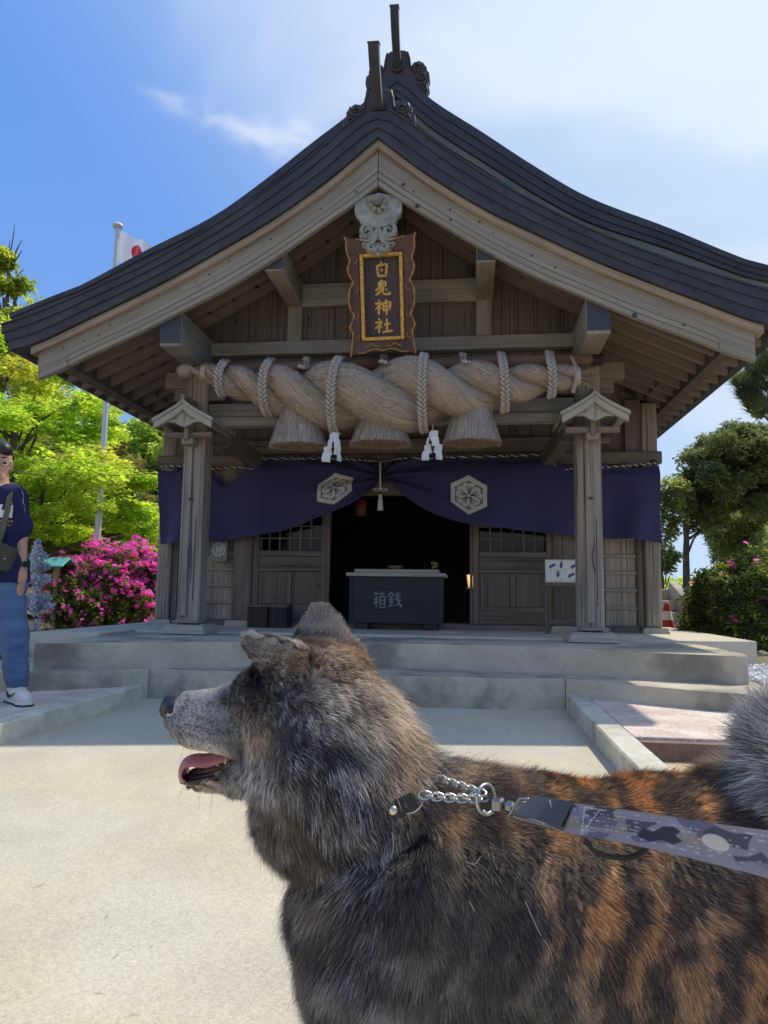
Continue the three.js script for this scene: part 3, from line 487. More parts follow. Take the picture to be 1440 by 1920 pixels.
// ---------------------------------------------------------------- carved pendant under the gable peak (part of the hall)
M.pendant = speckMat([0.25, 0.255, 0.22], [0.42, 0.42, 0.365], 505, { size: 0.4, bump: 0.001, speck: 0.3, stain: [0.10, 0.10, 0.085], stainAmt: 0.6, px: 256 });
{
  const g = new THREE.Group(); g.name = 'gable_pendant'; hall.add(g); g.position.set(0, 3.82, 0.728);
  const S = 0.00043, P = (dx, Y) => [dx * S, -(Y - 220) * S * 1.03];
  const half = [[0, 250], [300, 330], [410, 440], [415, 560], [395, 640], [335, 690], [318, 760], [292, 820], [330, 890], [342, 960], [332, 1020], [318, 1090], [275, 1185], [215, 1192], [222, 1232], [190, 1268], [95, 1288], [45, 1310], [0, 1345]].map((q) => P(...q));
  const sp = new THREE.Shape(half.concat(half.slice(1, -1).reverse().map(([x, y]) => [-x, y])).map(([x, y]) => new THREE.Vector2(x, y)));
  obj('pendant_back', new THREE.ExtrudeGeometry(sp, { depth: 0.02, bevelSize: 0.004, bevelThickness: 0.004, bevelSegments: 2 }).translate(0, 0, -0.045), M.pendant, g);
  const up = [[0, 250], [300, 330], [410, 440], [415, 560], [395, 640], [335, 690], [318, 760], [270, 815], [180, 825], [110, 860], [60, 850], [0, 900]].map((q) => P(...q)), us = new THREE.Shape(up.concat(up.slice(1, -1).reverse().map(([x, y]) => [-x, y])).map(([x, y]) => new THREE.Vector2(x, y)));
  obj('pendant_plate', new THREE.ExtrudeGeometry(us, { depth: 0.03, bevelSize: 0.006, bevelThickness: 0.006, bevelSegments: 2 }).translate(0, 0, -0.018), M.pendant, g);
  const z = 0.0;
  const C = (pts) => new THREE.CatmullRomCurve3(pts.map(([dx, Y]) => { const [x, y] = P(dx, Y); return V(x, y, z); })).getPoints(24);
  for (const m of [-1, 1]) {
    const put = (pts, r) => obj('carved_rib', tubeOf(pts.map((p) => V(p.x * m, p.y, p.z)), (t) => 1.5 * r * (0.55 + 0.45 * Math.sin(Math.PI * Math.min(1, t * 1.2))), 6), M.pendant, g);
    const [sx, sy] = P(190, 920); put(spiral(sx, sy, 0.058, 0.012, 1.9, -1.35, 30).map((p) => V(p.x, p.y, z)), 0.014);
    put(C([[6, 830], [40, 940], [130, 1030], [330, 1000]]), 0.011); put(C([[4, 900], [60, 1020], [160, 1090], [315, 1070]]), 0.011); put(C([[4, 950], [60, 1080], [150, 1150], [285, 1140]]), 0.010);
    const [bx2, by2] = P(110, 1215); put(spiral(bx2, by2, 0.036, 0.008, 2.2, -1.3, 24).map((p) => V(p.x, p.y, z)), 0.011); put(C([[6, 1180], [40, 1260], [110, 1275], [190, 1250]]), 0.008);
  }
  const [, by] = P(0, 470);
  obj('boss', lathe([[0.0001, 0.06], [0.022, 0.058], [0.034, 0.045], [0.036, 0.0]], 12).rotateX(Math.PI / 2).translate(0, by + 0.02, 0.045), M.woodGrey, g);
  for (let i = 0; i < 8; i++) { const a = i * Math.PI / 4 + 0.2; if (Math.sin(a) > 0.9) continue; obj('petal', new THREE.SphereGeometry(0.028, 8, 6).scale(1.0, 0.72, 0.7).rotateZ(a).translate(0.052 * Math.cos(a), by + 0.005 + 0.056 * Math.sin(a), 0.03 + 0.008 * (i % 2)), M.pendant, g); }
}

// ---------------------------------------------------------------- brush characters: strokes in a unit square, y down
const GLYPH = {
  white: [[[.52, 0], [.47, .08], [.4, .17]], [[.2, .22], [.23, .55], [.28, .95]], [[.22, .24], [.5, .2], [.82, .17], [.8, .5], [.74, .97]], [[.42, .5], [.52, .53], [.58, .5]], [[.28, .9], [.5, .9], [.75, .88]]],
  hare: [[[.5, 0], [.46, .06], [.38, .14]], [[.3, .15], [.31, .3], [.33, .47]], [[.3, .16], [.5, .14], [.7, .12], [.7, .28], [.66, .44]], [[.34, .3], [.64, .29]], [[.34, .45], [.66, .44]], [[.48, .15], [.46, .46], [.34, .74], [.08, .97]], [[.08, .66], [.24, .58], [.36, .47]], [[.56, .46], [.54, .78], [.66, .93], [.96, .92], [.97, .76]], [[.70, .58], [.80, .70]]],
  god: [[[.24, .02], [.33, .11]], [[.06, .27], [.22, .25], [.42, .19], [.3, .4], [.06, .62]], [[.27, .42], [.27, .7], [.25, .99]], [[.32, .5], [.43, .6]], [[.52, .26], [.54, .5], [.56, .76]], [[.53, .26], [.72, .22], [.94, .2], [.93, .45], [.88, .72]], [[.56, .48], [.88, .45]], [[.57, .71], [.86, .68]], [[.71, .02], [.72, .5], [.71, 1.04]]],
  shrine: [[[.24, .02], [.33, .11]], [[.06, .3], [.22, .27], [.42, .2], [.3, .42], [.04, .68]], [[.27, .44], [.27, .7], [.25, .98]], [[.32, .5], [.44, .62]], [[.54, .46], [.72, .42], [.92, .37]], [[.71, .05], [.71, .5], [.7, .9]], [[.46, .93], [.72, .9], [1.04, .86]]],
  box: [[[.22, 0], [.16, .06], [.08, .13]], [[.18, .07], [.42, .05]], [[.29, .08], [.31, .16]], [[.66, 0], [.6, .06], [.54, .12]], [[.63, .06], [.92, .05]], [[.75, .08], [.77, .16]], [[.06, .43], [.46, .39]], [[.27, .24], [.27, 1]], [[.26, .46], [.18, .62], [.04, .78]], [[.29, .5], [.44, .68]], [[.55, .28], [.55, 1]], [[.55, .28], [.92, .27], [.91, 1]], [[.56, .5], [.9, .49]], [[.56, .72], [.9, .71]], [[.55, .96], [.91, .95]]],
  coin: [[[.25, 0], [.16, .12], [.0, .27]], [[.26, .03], [.36, .12], [.5, .22]], [[.13, .31], [.38, .29]], [[.07, .49], [.45, .46]], [[.26, .31], [.26, .86]], [[.12, .58], [.18, .74]], [[.4, .56], [.33, .74]], [[.03, .91], [.49, .86]], [[.54, .26], [.96, .18]], [[.54, .44], [.96, .36]], [[.68, .0], [.74, .4], [.84, .72], [.99, .95], [1, .76]], [[.92, .5], [.76, .72], [.56, .88]], [[.84, .04], [.92, .1]]],
};
function glyphGeo(k, w, h, pen, flat = 0.35) {
  return GLYPH[k].map((st) => { const c = st.length > 2 ? new THREE.CatmullRomCurve3(st.map(([x, y]) => V((x - 0.5) * w, (0.5 - y) * h, 0)), false, 'catmullrom', 0.35).getPoints(4 * st.length) : st.map(([x, y]) => V((x - 0.5) * w, (0.5 - y) * h, 0)); const n = c.length; return tubeOf(c, (t) => pen * (t < 0.15 ? 0.85 + t : t > 0.75 ? 1.25 - (t - 0.75) * 2.9 : 0.85 + 0.4 * Math.abs(t - 0.4)), 6).scale(1, 1, flat); });
}

// ---------------------------------------------------------------- name board
M.gold = (() => { const f = tileFbm(12, 12, 511, 4), g = tileFbm(40, 40, 513, 3); const t = texPair(256, 256, (u, v) => { const k = f(u, v), w = smooth(0.58, 0.7, g(u, v)); return [...mixc(mixc([0.50, 0.27, 0.05], [0.78, 0.47, 0.10], k), [0.16, 0.08, 0.03], w * 0.75), k]; }, [0.3, 0.3]); return std({ map: t.map, bumpMap: t.bump, bumpScale: 0.0015, roughness: 0.42, metalness: 0.35 }); })();
M.signFrame = woodMat([0.155, 0.085, 0.06], [0.075, 0.045, 0.035], 520, { bump: 0.001, streak: 0.7, knots: 0 });
M.signEdge = std({ color: new THREE.Color(0.34, 0.17, 0.055), roughness: 0.5, metalness: 0.2 });
M.signPanel = woodMat([0.088, 0.064, 0.06], [0.05, 0.038, 0.038], 521, { bump: 0.0008, knots: 0 });
{
  const sign = thing('name_board', 'brown shrine name board with gold characters hung under the gable peak', 'sign', [0.022, 3.04, 0.565]);
  sign.rotation.set(0.205, 0, 0.018);
  const k = 0.00071, hw = [[105, 395], [150, 378], [240, 380], [300, 366], [345, 345], [390, 360], [435, 372], [470, 370], [505, 355], [545, 330], [580, 320], [620, 345], [690, 368], [780, 368], [830, 360], [860, 350], [920, 318], [960, 335], [1040, 367], [1070, 355], [1095, 335], [1150, 340], [1250, 352], [1345, 368]].map(([Y, w]) => [w * k, 0.46 - (Y - 105) / 1250 * 0.92]);
  const topE = [[0.19, 0.445], [0.10, 0.425], [0.02, 0.435], [-0.02, 0.435], [-0.10, 0.425], [-0.19, 0.445]], botE = [[-0.2, -0.435], [-0.14, -0.43], [-0.1, -0.41], [-0.05, -0.405], [0, -0.42], [0.05, -0.405], [0.1, -0.41], [0.14, -0.43], [0.2, -0.435]];
  const out = hw.slice().reverse().map(([x, y]) => [x, y]).concat(topE, hw.map(([x, y]) => [-x, y]), botE);
  const sh = new THREE.Shape(out.map(([x, y]) => new THREE.Vector2(x, y)));
  const hole = new THREE.Path([[-0.17, -0.335], [-0.17, 0.335], [0.17, 0.335], [0.17, -0.335]].map(([x, y]) => new THREE.Vector2(x, y))); sh.holes.push(hole);
  const fg = new THREE.ExtrudeGeometry(sh, { depth: 0.03, bevelSize: 0.012, bevelThickness: 0.014, bevelSegments: 3, bevelOffset: -0.012 });
  const fm = obj('sign_frame', fg, M.signFrame, sign);
  // the frame curls forward at its rim
  { const p = fg.attributes.position; for (let i = 0; i < p.count; i++) { const d = Math.max(smooth(0.19, 0.28, Math.abs(p.getX(i))), smooth(0.36, 0.46, Math.abs(p.getY(i)))); p.setZ(i, p.getZ(i) + 0.035 * d); } fg.computeVertexNormals(); }
  for (const m of [-1, 1]) obj('rim_bead', tubeOf(hw.map(([x, y], i) => V(m * (x - 0.006), y, 0.045 + 0.035 * smooth(0.19, 0.28, x))), (t) => 0.0085 + 0.004 * Math.sin(t * 75), 7), M.signEdge, sign);
  obj('rim_bead', tubeOf(topE.map(([x, y]) => V(x, y - 0.004, 0.07)), 0.007, 6), M.signEdge, sign);
  obj('rim_bead', tubeOf(botE.map(([x, y]) => V(x, y + 0.004, 0.07)), 0.007, 6), M.signEdge, sign);
  for (const m of [-1, 1]) obj('carved_scroll', tubeOf(new THREE.CatmullRomCurve3([V(m * 0.15, -0.385, 0.055), V(m * 0.11, -0.37, 0.056), V(m * 0.085, -0.355, 0.054), V(m * 0.07, -0.375, 0.056), V(m * 0.02, -0.38, 0.056)]).getPoints(16), 0.005, 5), M.signEdge, sign);
  for (const m of [-1, 1]) for (const y of [0.28, 0.06, -0.14, -0.3]) obj('carved_scroll', tubeOf(spiral(m * 0.212, y, 0.028, 0.006, m > 0 ? 2.2 : 0.9, m * 0.8, 14).map((p) => p.setZ(0.05)), 0.004, 5), M.signEdge, sign);
  obj('sign_panel', bx(-0.166, 0.166, -0.33, 0.33, -0.005, 0.014, 0.002), M.signPanel, sign);
  const gb = (x0, x1, y0, y1) => obj('gold_border', bx(x0, x1, y0, y1, 0.0145, 0.055, 0.006), M.gold, sign);
  gb(-0.169, -0.139, -0.334, 0.334); gb(0.139, 0.169, -0.334, 0.334); gb(-0.1385, 0.1385, 0.304, 0.334); gb(-0.1385, 0.1385, -0.334, -0.304);
  [['white', 0.212], ['hare', 0.075], ['god', -0.073], ['shrine', -0.216]].forEach(([c, y], i) => obj('character', glyphGeo(c, 0.122 + 0.006 * i, 0.118, 0.0102), M.gold, sign, [0.0, y, 0.0155]));
}

// ---------------------------------------------------------------- the great straw rope and its pole
M.straw = (() => {
  const a = tileFbm(60, 3, 601, 4), b = tileNoise(120, 7, 603), c = tileFbm(4, 3, 605, 4);
  const t = texPair(512, 512, (u, v) => { const w = 0.012 * (c(u, v) - 0.5), k = clamp(0.15 + 0.75 * a(u + w, v) + 0.35 * (b(u + w * 2, v) - 0.5)), d = smooth(0.36, 0.22, a(u + w, v)); let q = mixc([0.165, 0.125, 0.085], [0.60, 0.49, 0.355], k); q = mixc(q, [q[0] * 0.82, q[1] * 0.85, q[2] * 0.9], smooth(0.45, 0.7, c(u + 0.3, v))); return [q[0] * (1 - 0.45 * d), q[1] * (1 - 0.5 * d), q[2] * (1 - 0.5 * d), k]; }, [0.16, 0.7]);
  return std({ map: t.map, bumpMap: t.bump, bumpScale: 0.004, roughness: 0.85 });
})();
M.strawEnd = speckMat([0.22, 0.13, 0.07], [0.52, 0.34, 0.2], 607, { size: 0.12, bump: 0.006, speck: 1.0, px: 256 });
M.cord = (() => { const a = tileNoise(24, 60, 611); const t = texPair(128, 128, (u, v) => { const k = a(u, v + u * 0.5); return [...mixc([0.32, 0.28, 0.22], [0.62, 0.56, 0.47], k), k]; }, [0.05, 0.05]); return std({ map: t.map, bumpMap: t.bump, bumpScale: 0.001, roughness: 0.9 }); })();
M.strawThread = std({ roughness: 0.8 });
M.poleWood = woodMat([0.30, 0.19, 0.13], [0.11, 0.065, 0.045], 613, { bump: 0.003, streak: 1 });
{
  const pole = thing('rope_pole', 'long peeled log pole tied across the porch above the straw rope', 'pole', [0, 2.615, 0.215]);
  const pp = Array.from({ length: 30 }, (_, i) => V(lerp(-1.70, 1.665, i / 29), 0.008 * pn(i * 0.4, 2), 0.006 * pn(i * 0.3, 5)));
  obj('log', tubeOf(pp, (t) => 0.046 + 0.003 * pn(t * 9, 4), 14), M.poleWood, pole);
  obj('log_end', new THREE.CylinderGeometry(0.048, 0.048, 0.10, 14).rotateZ(Math.PI / 2), M.woodRoom, pole, [1.70, 0, 0]);

  const rope = thing('sacred_straw_rope', 'thick twisted straw rope slung across the porch, fattest in the middle', 'rope');
  const R = rngOf(77);
  const zc = 0.45, cy = curveOf([[345, 692], [385, 700], [440, 716], [500, 728], [560, 738], [640, 744], [710, 744], [790, 738], [850, 734], [900, 728], [960, 722], [1030, 710], [1085, 706], [1118, 706]]);
  const rad = curveOf([[345, 0.035], [375, 0.05], [400, 0.085], [440, 0.125], [500, 0.18], [560, 0.225], [620, 0.265], [700, 0.292], [770, 0.285], [850, 0.245], [920, 0.19], [985, 0.14], [1050, 0.105], [1085, 0.062], [1118, 0.05]]);
  const ph = curveOf([[345, -0.9], [385, 0], [440, 1], [512, 2], [612, 3], [758, 4], [885, 5], [982, 6], [1058, 7], [1118, 7.8]]);
  const xpx = (px) => atZ(px, cy(px), zc);
  const strands = [];
  for (const s of [0, 1]) {
    const pts = [], rs = [];
    for (let i = 0; i <= 150; i++) { const px = lerp(350, 1086, i / 150), th = (ph(px) + s) * Math.PI, r = rad(px), c = xpx(px); pts.push(V(c.x, c.y + 0.45 * r * Math.cos(th), c.z + 0.42 * r * Math.sin(th))); rs.push(0.585 * r * (1 + 0.07 * pn(px * 0.02, s * 9))); }
    strands.push([pts, rs]);
    obj('strand', tubeOf(pts, rs, 40), M.straw, rope);
  }
  // loose straws lying along the strands
  const thin = new THREE.ConeGeometry(1, 1, 3, 3).rotateX(Math.PI / 2); { const p = thin.attributes.position; for (let i = 0; i < p.count; i++) { const z = p.getZ(i); p.setY(i, p.getY(i) - 9 * (0.25 - z * z)); } }
  const strawSet = (name, parent, list) => { const im = new THREE.InstancedMesh(thin, M.strawThread, list.length), m = new THREE.Matrix4(), c = new THREE.Color(); im.name = name; list.forEach(([p, dir, up, len, w, col], i) => { const z = dir.clone().normalize(), x = up.clone().cross(z).normalize(), y = z.clone().cross(x); m.makeBasis(x.multiplyScalar(w), y.multiplyScalar(w * 0.7), z.multiplyScalar(len)); m.setPosition(p); im.setMatrixAt(i, m); im.setColorAt(i, c.setRGB(...col)); }); shade(im); im.userData.kind = 'stuff'; parent.add(im); return im; };
  const strawCol = () => { const k = R(), w = R() < 0.15 ? 1 : 0; return mixc(mixc([0.14, 0.105, 0.07], [0.66, 0.54, 0.40], k * k * 0.9 + 0.1), [0.66, 0.44, 0.2], w * 0.6); };
  const list = [];
  for (const [pts, rs] of strands) for (let n = 0; n < 7500; n++) { const i = 4 + Math.floor(R() * (pts.length - 9)), t = pts[i + 2].clone().sub(pts[i - 2]).normalize(), a = R() * 6.283, N = V(0, 1, 0).addScaledVector(t, -t.y).normalize(), B = t.clone().cross(N), o = N.multiplyScalar(Math.cos(a)).addScaledVector(B, Math.sin(a)); if (o.z < -0.4) continue; const p = pts[i].clone().addScaledVector(o, rs[i] + 0.0012); const tang = o.clone().cross(t); const d = t.clone().addScaledVector(tang, (R() - 0.5) * 0.28).addScaledVector(o, (R() - 0.45) * 0.05 + (R() < 0.07 ? 0.3 : 0)); list.push([p, d, o, 0.05 + 0.10 * R(), 0.0014 + 0.0016 * R(), strawCol()]); }
  strawSet('loose_straw', rope, list);
  // thin binding threads round the middle
  for (const [s, px] of [[0, 690], [0, 742], [1, 852]]) { const k = Math.round((px - 350) / (1086 - 350) * 150), [pts, rs] = strands[s]; const t = pts[k + 2].clone().sub(pts[k - 2]).normalize(), N = V(0, 1, 0).addScaledVector(t, -t.y).normalize(), B = t.clone().cross(N); obj('binding_thread', tubeOf(Array.from({ length: 40 }, (_, j) => { const a = j / 40 * 2 * Math.PI; return pts[k].clone().addScaledVector(N, Math.cos(a) * (rs[k] + 0.002)).addScaledVector(B, Math.sin(a) * (rs[k] + 0.002)).add(V(0.03 * Math.cos(a), 0, 0)); }), 0.0026, 5, true), M.woodDark, rope); }
  // ends: a knot on the left, a brush on the right
  const kn = atZ(362, 695, zc), kb = [];
  obj('end_knot', new THREE.SphereGeometry(0.06, 18, 14).scale(1.25, 0.95, 1).translate(kn.x - 0.06, kn.y, kn.z), M.straw, rope);
  { const l = []; for (let i = 0; i < 260; i++) { const a = R() * 6.28, q = R(); l.push([V(kn.x - 0.09, kn.y + 0.05 * q * Math.cos(a), kn.z + 0.05 * q * Math.sin(a)), V(-1, 0.3 * Math.cos(a) - 0.35, 0.4 * Math.sin(a)), V(0, 1, 0), 0.07 + 0.05 * R(), 0.0018, strawCol()]); } for (let i = 0; i < 1500; i++) { const b = atZ(1092, 706, zc), a = R() * 6.28, q = Math.sqrt(R()); l.push([V(b.x + 0.02 * R(), b.y + 0.05 * q * Math.cos(a), b.z + 0.05 * q * Math.sin(a)), V(1, 0.45 * q * Math.cos(a) - 0.12, 0.45 * q * Math.sin(a)), V(0, 1, 0), 0.12 + 0.1 * R(), 0.0028, strawCol()]); } strawSet('frayed_end', rope, l); }
  for (const px of [382, 1079]) { const c = xpx(px), r = rad(px) * 0.98; obj('end_binding', [0, 1, 2].map((k) => new THREE.TorusGeometry(r, 0.0075, 6, 22).rotateY(Math.PI / 2).translate(c.x + 0.013 * k, c.y, c.z)), M.cord, rope); }
  // braided hanging cords
  const bead = new THREE.SphereGeometry(1, 8, 6);
  function braid(pts, w) {
    const c = new THREE.CatmullRomCurve3(pts), L = c.getLength(), n = Math.max(4, Math.round(L / (w * 0.5))), out = [];
    for (let i = 0; i < n; i++) for (const s of [-1, 1]) {
      const u = (i + (s > 0 ? 0.5 : 0)) / n, p = c.getPointAt(Math.min(1, u)), t = c.getTangentAt(Math.min(1, u)), x = V(1, 0, 0), nn = x.clone().cross(t).normalize();
      const d = t.clone().multiplyScalar(0.8).addScaledVector(x, -s * 0.62).normalize(), e = d.clone().cross(nn).normalize();
      const m = new THREE.Matrix4().makeBasis(e.multiplyScalar(w * 0.17), d.multiplyScalar(w * 0.40), nn.clone().multiplyScalar(w * 0.26)); m.setPosition(p.addScaledVector(x, s * w * 0.22).addScaledVector(nn, 0.004 * s));
      out.push(bead.clone().applyMatrix4(m));
    }
    return merge(out);
  }
  for (const [px, full, px2] of [[423, 1, 418], [508, 1, 504], [575, 0], [641, 1, 630], [720, 0], [797, 1, 795], [868, 0], [940, 1, 946], [1030, 1, 1033]]) {
    const P0 = atZ(px, cy(px), 0.215), py = 2.615, pz = 0.215, c = xpx(px), c2 = full ? xpx(px2) : c, r = rad(px) * 1.03 + 0.016;
    let pts = [V(P0.x, py - 0.03, pz - 0.055), V(P0.x, py + 0.035, pz - 0.045), V(P0.x, py + 0.068, pz), V(P0.x, py + 0.045, pz + 0.05)];
    if (full) { const sx = (k) => lerp(c.x, c2.x, k); for (const [a, k] of [[1.0, 0.25], [0.5, 0.45], [0, 0.65], [-0.5, 0.82], [-1.0, 0.95], [-1.45, 1], [-1.9, 1]]) { const q = V(sx(k), c.y + r * Math.sin(a), c.z + r * Math.cos(a)); if (q.z > pz + 0.06 || a < 0) pts.push(q); } }
    else pts = pts.concat([V(P0.x + 0.01, py - 0.02, pz + 0.062), V(P0.x + 0.02, c.y + r * 0.8, Math.max(pz + 0.07, c.z + r * 0.25)), V(P0.x + 0.05, c.y + r * 0.72, c.z + r * 0.5)]);
    obj('braided_tie', braid(pts, full ? 0.074 : 0.064), M.cord, rope);
  }
  { const c = xpx(1079), b = []; obj('braided_tie', braid([V(c.x, 2.62, 0.27), V(c.x, c.y + 0.06, c.z + 0.03), V(c.x, c.y, c.z + 0.066), V(c.x - 0.01, c.y - 0.08, c.z + 0.04), V(c.x - 0.03, c.y - 0.14, c.z + 0.03)], 0.034), M.cord, rope); }
  // three tassels hanging below it
  for (const [tx, ty, bx0, bx1, by] of [[562, 760, 505, 612, 836], [713, 768, 656, 771, 832], [886, 750, 830, 941, 830]]) {
    const z = 0.43, a = atZ(tx, ty, z), b = atZ((bx0 + bx1) / 2, by, z), rb = (atZ(bx1, by, z).x - atZ(bx0, by, z).x) / 2, H = a.y - b.y + 0.02;
    const t = new THREE.Group(); t.name = 'straw_tassel'; rope.add(t); t.position.copy(b); const lean = (a.x - b.x) / H;
    const prof = (k) => lerp(rb * 0.97, rb * 0.5, Math.pow(k, 0.95)); const g = lathe(Array.from({ length: 13 }, (_, i) => [prof(i / 12), H * i / 12]), 40); { const p = g.attributes.position, u = g.attributes.uv; for (let i = 0; i < p.count; i++) { const an = Math.atan2(p.getZ(i), p.getX(i)); const w = 1 + 0.03 * Math.sin(an * 23) + 0.03 * pn(an * 6, p.getY(i) * 3); p.setXYZ(i, p.getX(i) * w + lean * p.getY(i), p.getY(i), p.getZ(i) * w * 0.8); u.setXY(i, u.getX(i) * 1.3, p.getY(i)); } g.computeVertexNormals(); }
    obj('tassel_skirt', g, M.straw, t);
    const cg = new THREE.CircleGeometry(rb * 0.96, 40).rotateX(Math.PI / 2).scale(1, 1, 0.8).translate(0, 0.004, 0); { const p = cg.attributes.position, u = cg.attributes.uv; for (let i = 0; i < p.count; i++) u.setXY(i, p.getX(i), p.getZ(i)); } obj('tassel_end', cg, M.strawEnd, t);
    const l = []; for (let i = 0; i < 1500; i++) { const an = R() * 6.283, k = R() * 0.9, r = prof(k) * 1.01, p = V(r * Math.cos(an) + lean * k * H, k * H, 0.8 * r * Math.sin(an)), d = V(rb * 0.55 * Math.cos(an) - lean * H, -H, rb * 0.45 * Math.sin(an)).normalize().add(V((R() - 0.5) * 0.1, 0, (R() - 0.5) * 0.1)); const len = Math.min(0.1 + 0.1 * R(), k * H + 0.012 + 0.02 * R()); const g2 = 0.22 + 0.42 * R(); l.push([p.addScaledVector(d, len / 2), d, V(Math.cos(an), 0.2, Math.sin(an)), len, 0.0016 + 0.0008 * R(), R() < 0.75 ? [g2 * 1.06, g2 * 0.96, g2 * 0.86] : strawCol()]); }
    for (let i = 0; i < 500; i++) { const an = R() * 6.283, r = Math.sqrt(R()) * rb * 0.94; l.push([V(r * Math.cos(an), 0.0, 0.8 * r * Math.sin(an)), V((R() - 0.5) * 0.3, -1, (R() - 0.5) * 0.3), V(1, 0, 0), 0.012 + 0.012 * R(), 0.0022, mixc([0.3, 0.19, 0.1], [0.62, 0.42, 0.25], R())]); }
    strawSet('tassel_straw', t, l);
  }
  // two folded paper streamers hung below the rope
  M.paper = new THREE.MeshPhysicalMaterial({ color: new THREE.Color(0.8, 0.8, 0.78), roughness: 0.8, transmission: 0.25, thickness: 0, side: THREE.DoubleSide });
  const streamer = (label, px, py, sgn) => {
    const p = atZ(px, py, 0.62), s = thing('paper_streamer', label, 'paper streamer', [p.x, p.y, p.z], 0, 'white paper streamers under the straw rope');
    obj('string', tubeOf([V(0, 0.06, -0.03), V(0, 0.02, -0.006), V(0, -0.01, 0)], 0.003, 5), M.cord, s);
    for (const m of [-1, 1]) for (let i = 0; i < 4; i++) {
      const y = -0.012 - 0.052 * i, x = m * (0.012 + 0.012 * i) + sgn * 0.006 * Math.sin(i * 2.1), w = 0.05 + 0.006 * i, g = new THREE.PlaneGeometry(w, 0.072, 3, 4);
      const q = g.attributes.position; for (let j = 0; j < q.count; j++) q.setZ(j, 0.012 * Math.sin(q.getX(j) * 40 + i) + 0.006 * Math.cos(q.getY(j) * 50));
      g.rotateY(m * (0.5 + 0.25 * (i % 2)) + sgn * 0.2).rotateZ(m * 0.12 * (i % 2 ? 1 : -1)).translate(x, y - 0.02, 0.012 * (i % 2 ? 1 : -1) + 0.01 * m); g.computeVertexNormals();
      obj('paper_fold', g, M.paper, s);
    }
  };
  streamer('white folded paper streamer under the rope beside the left tassel', 625, 812, 1);
  streamer('white folded paper streamer under the rope between middle and right tassels', 811, 808, -1);
}

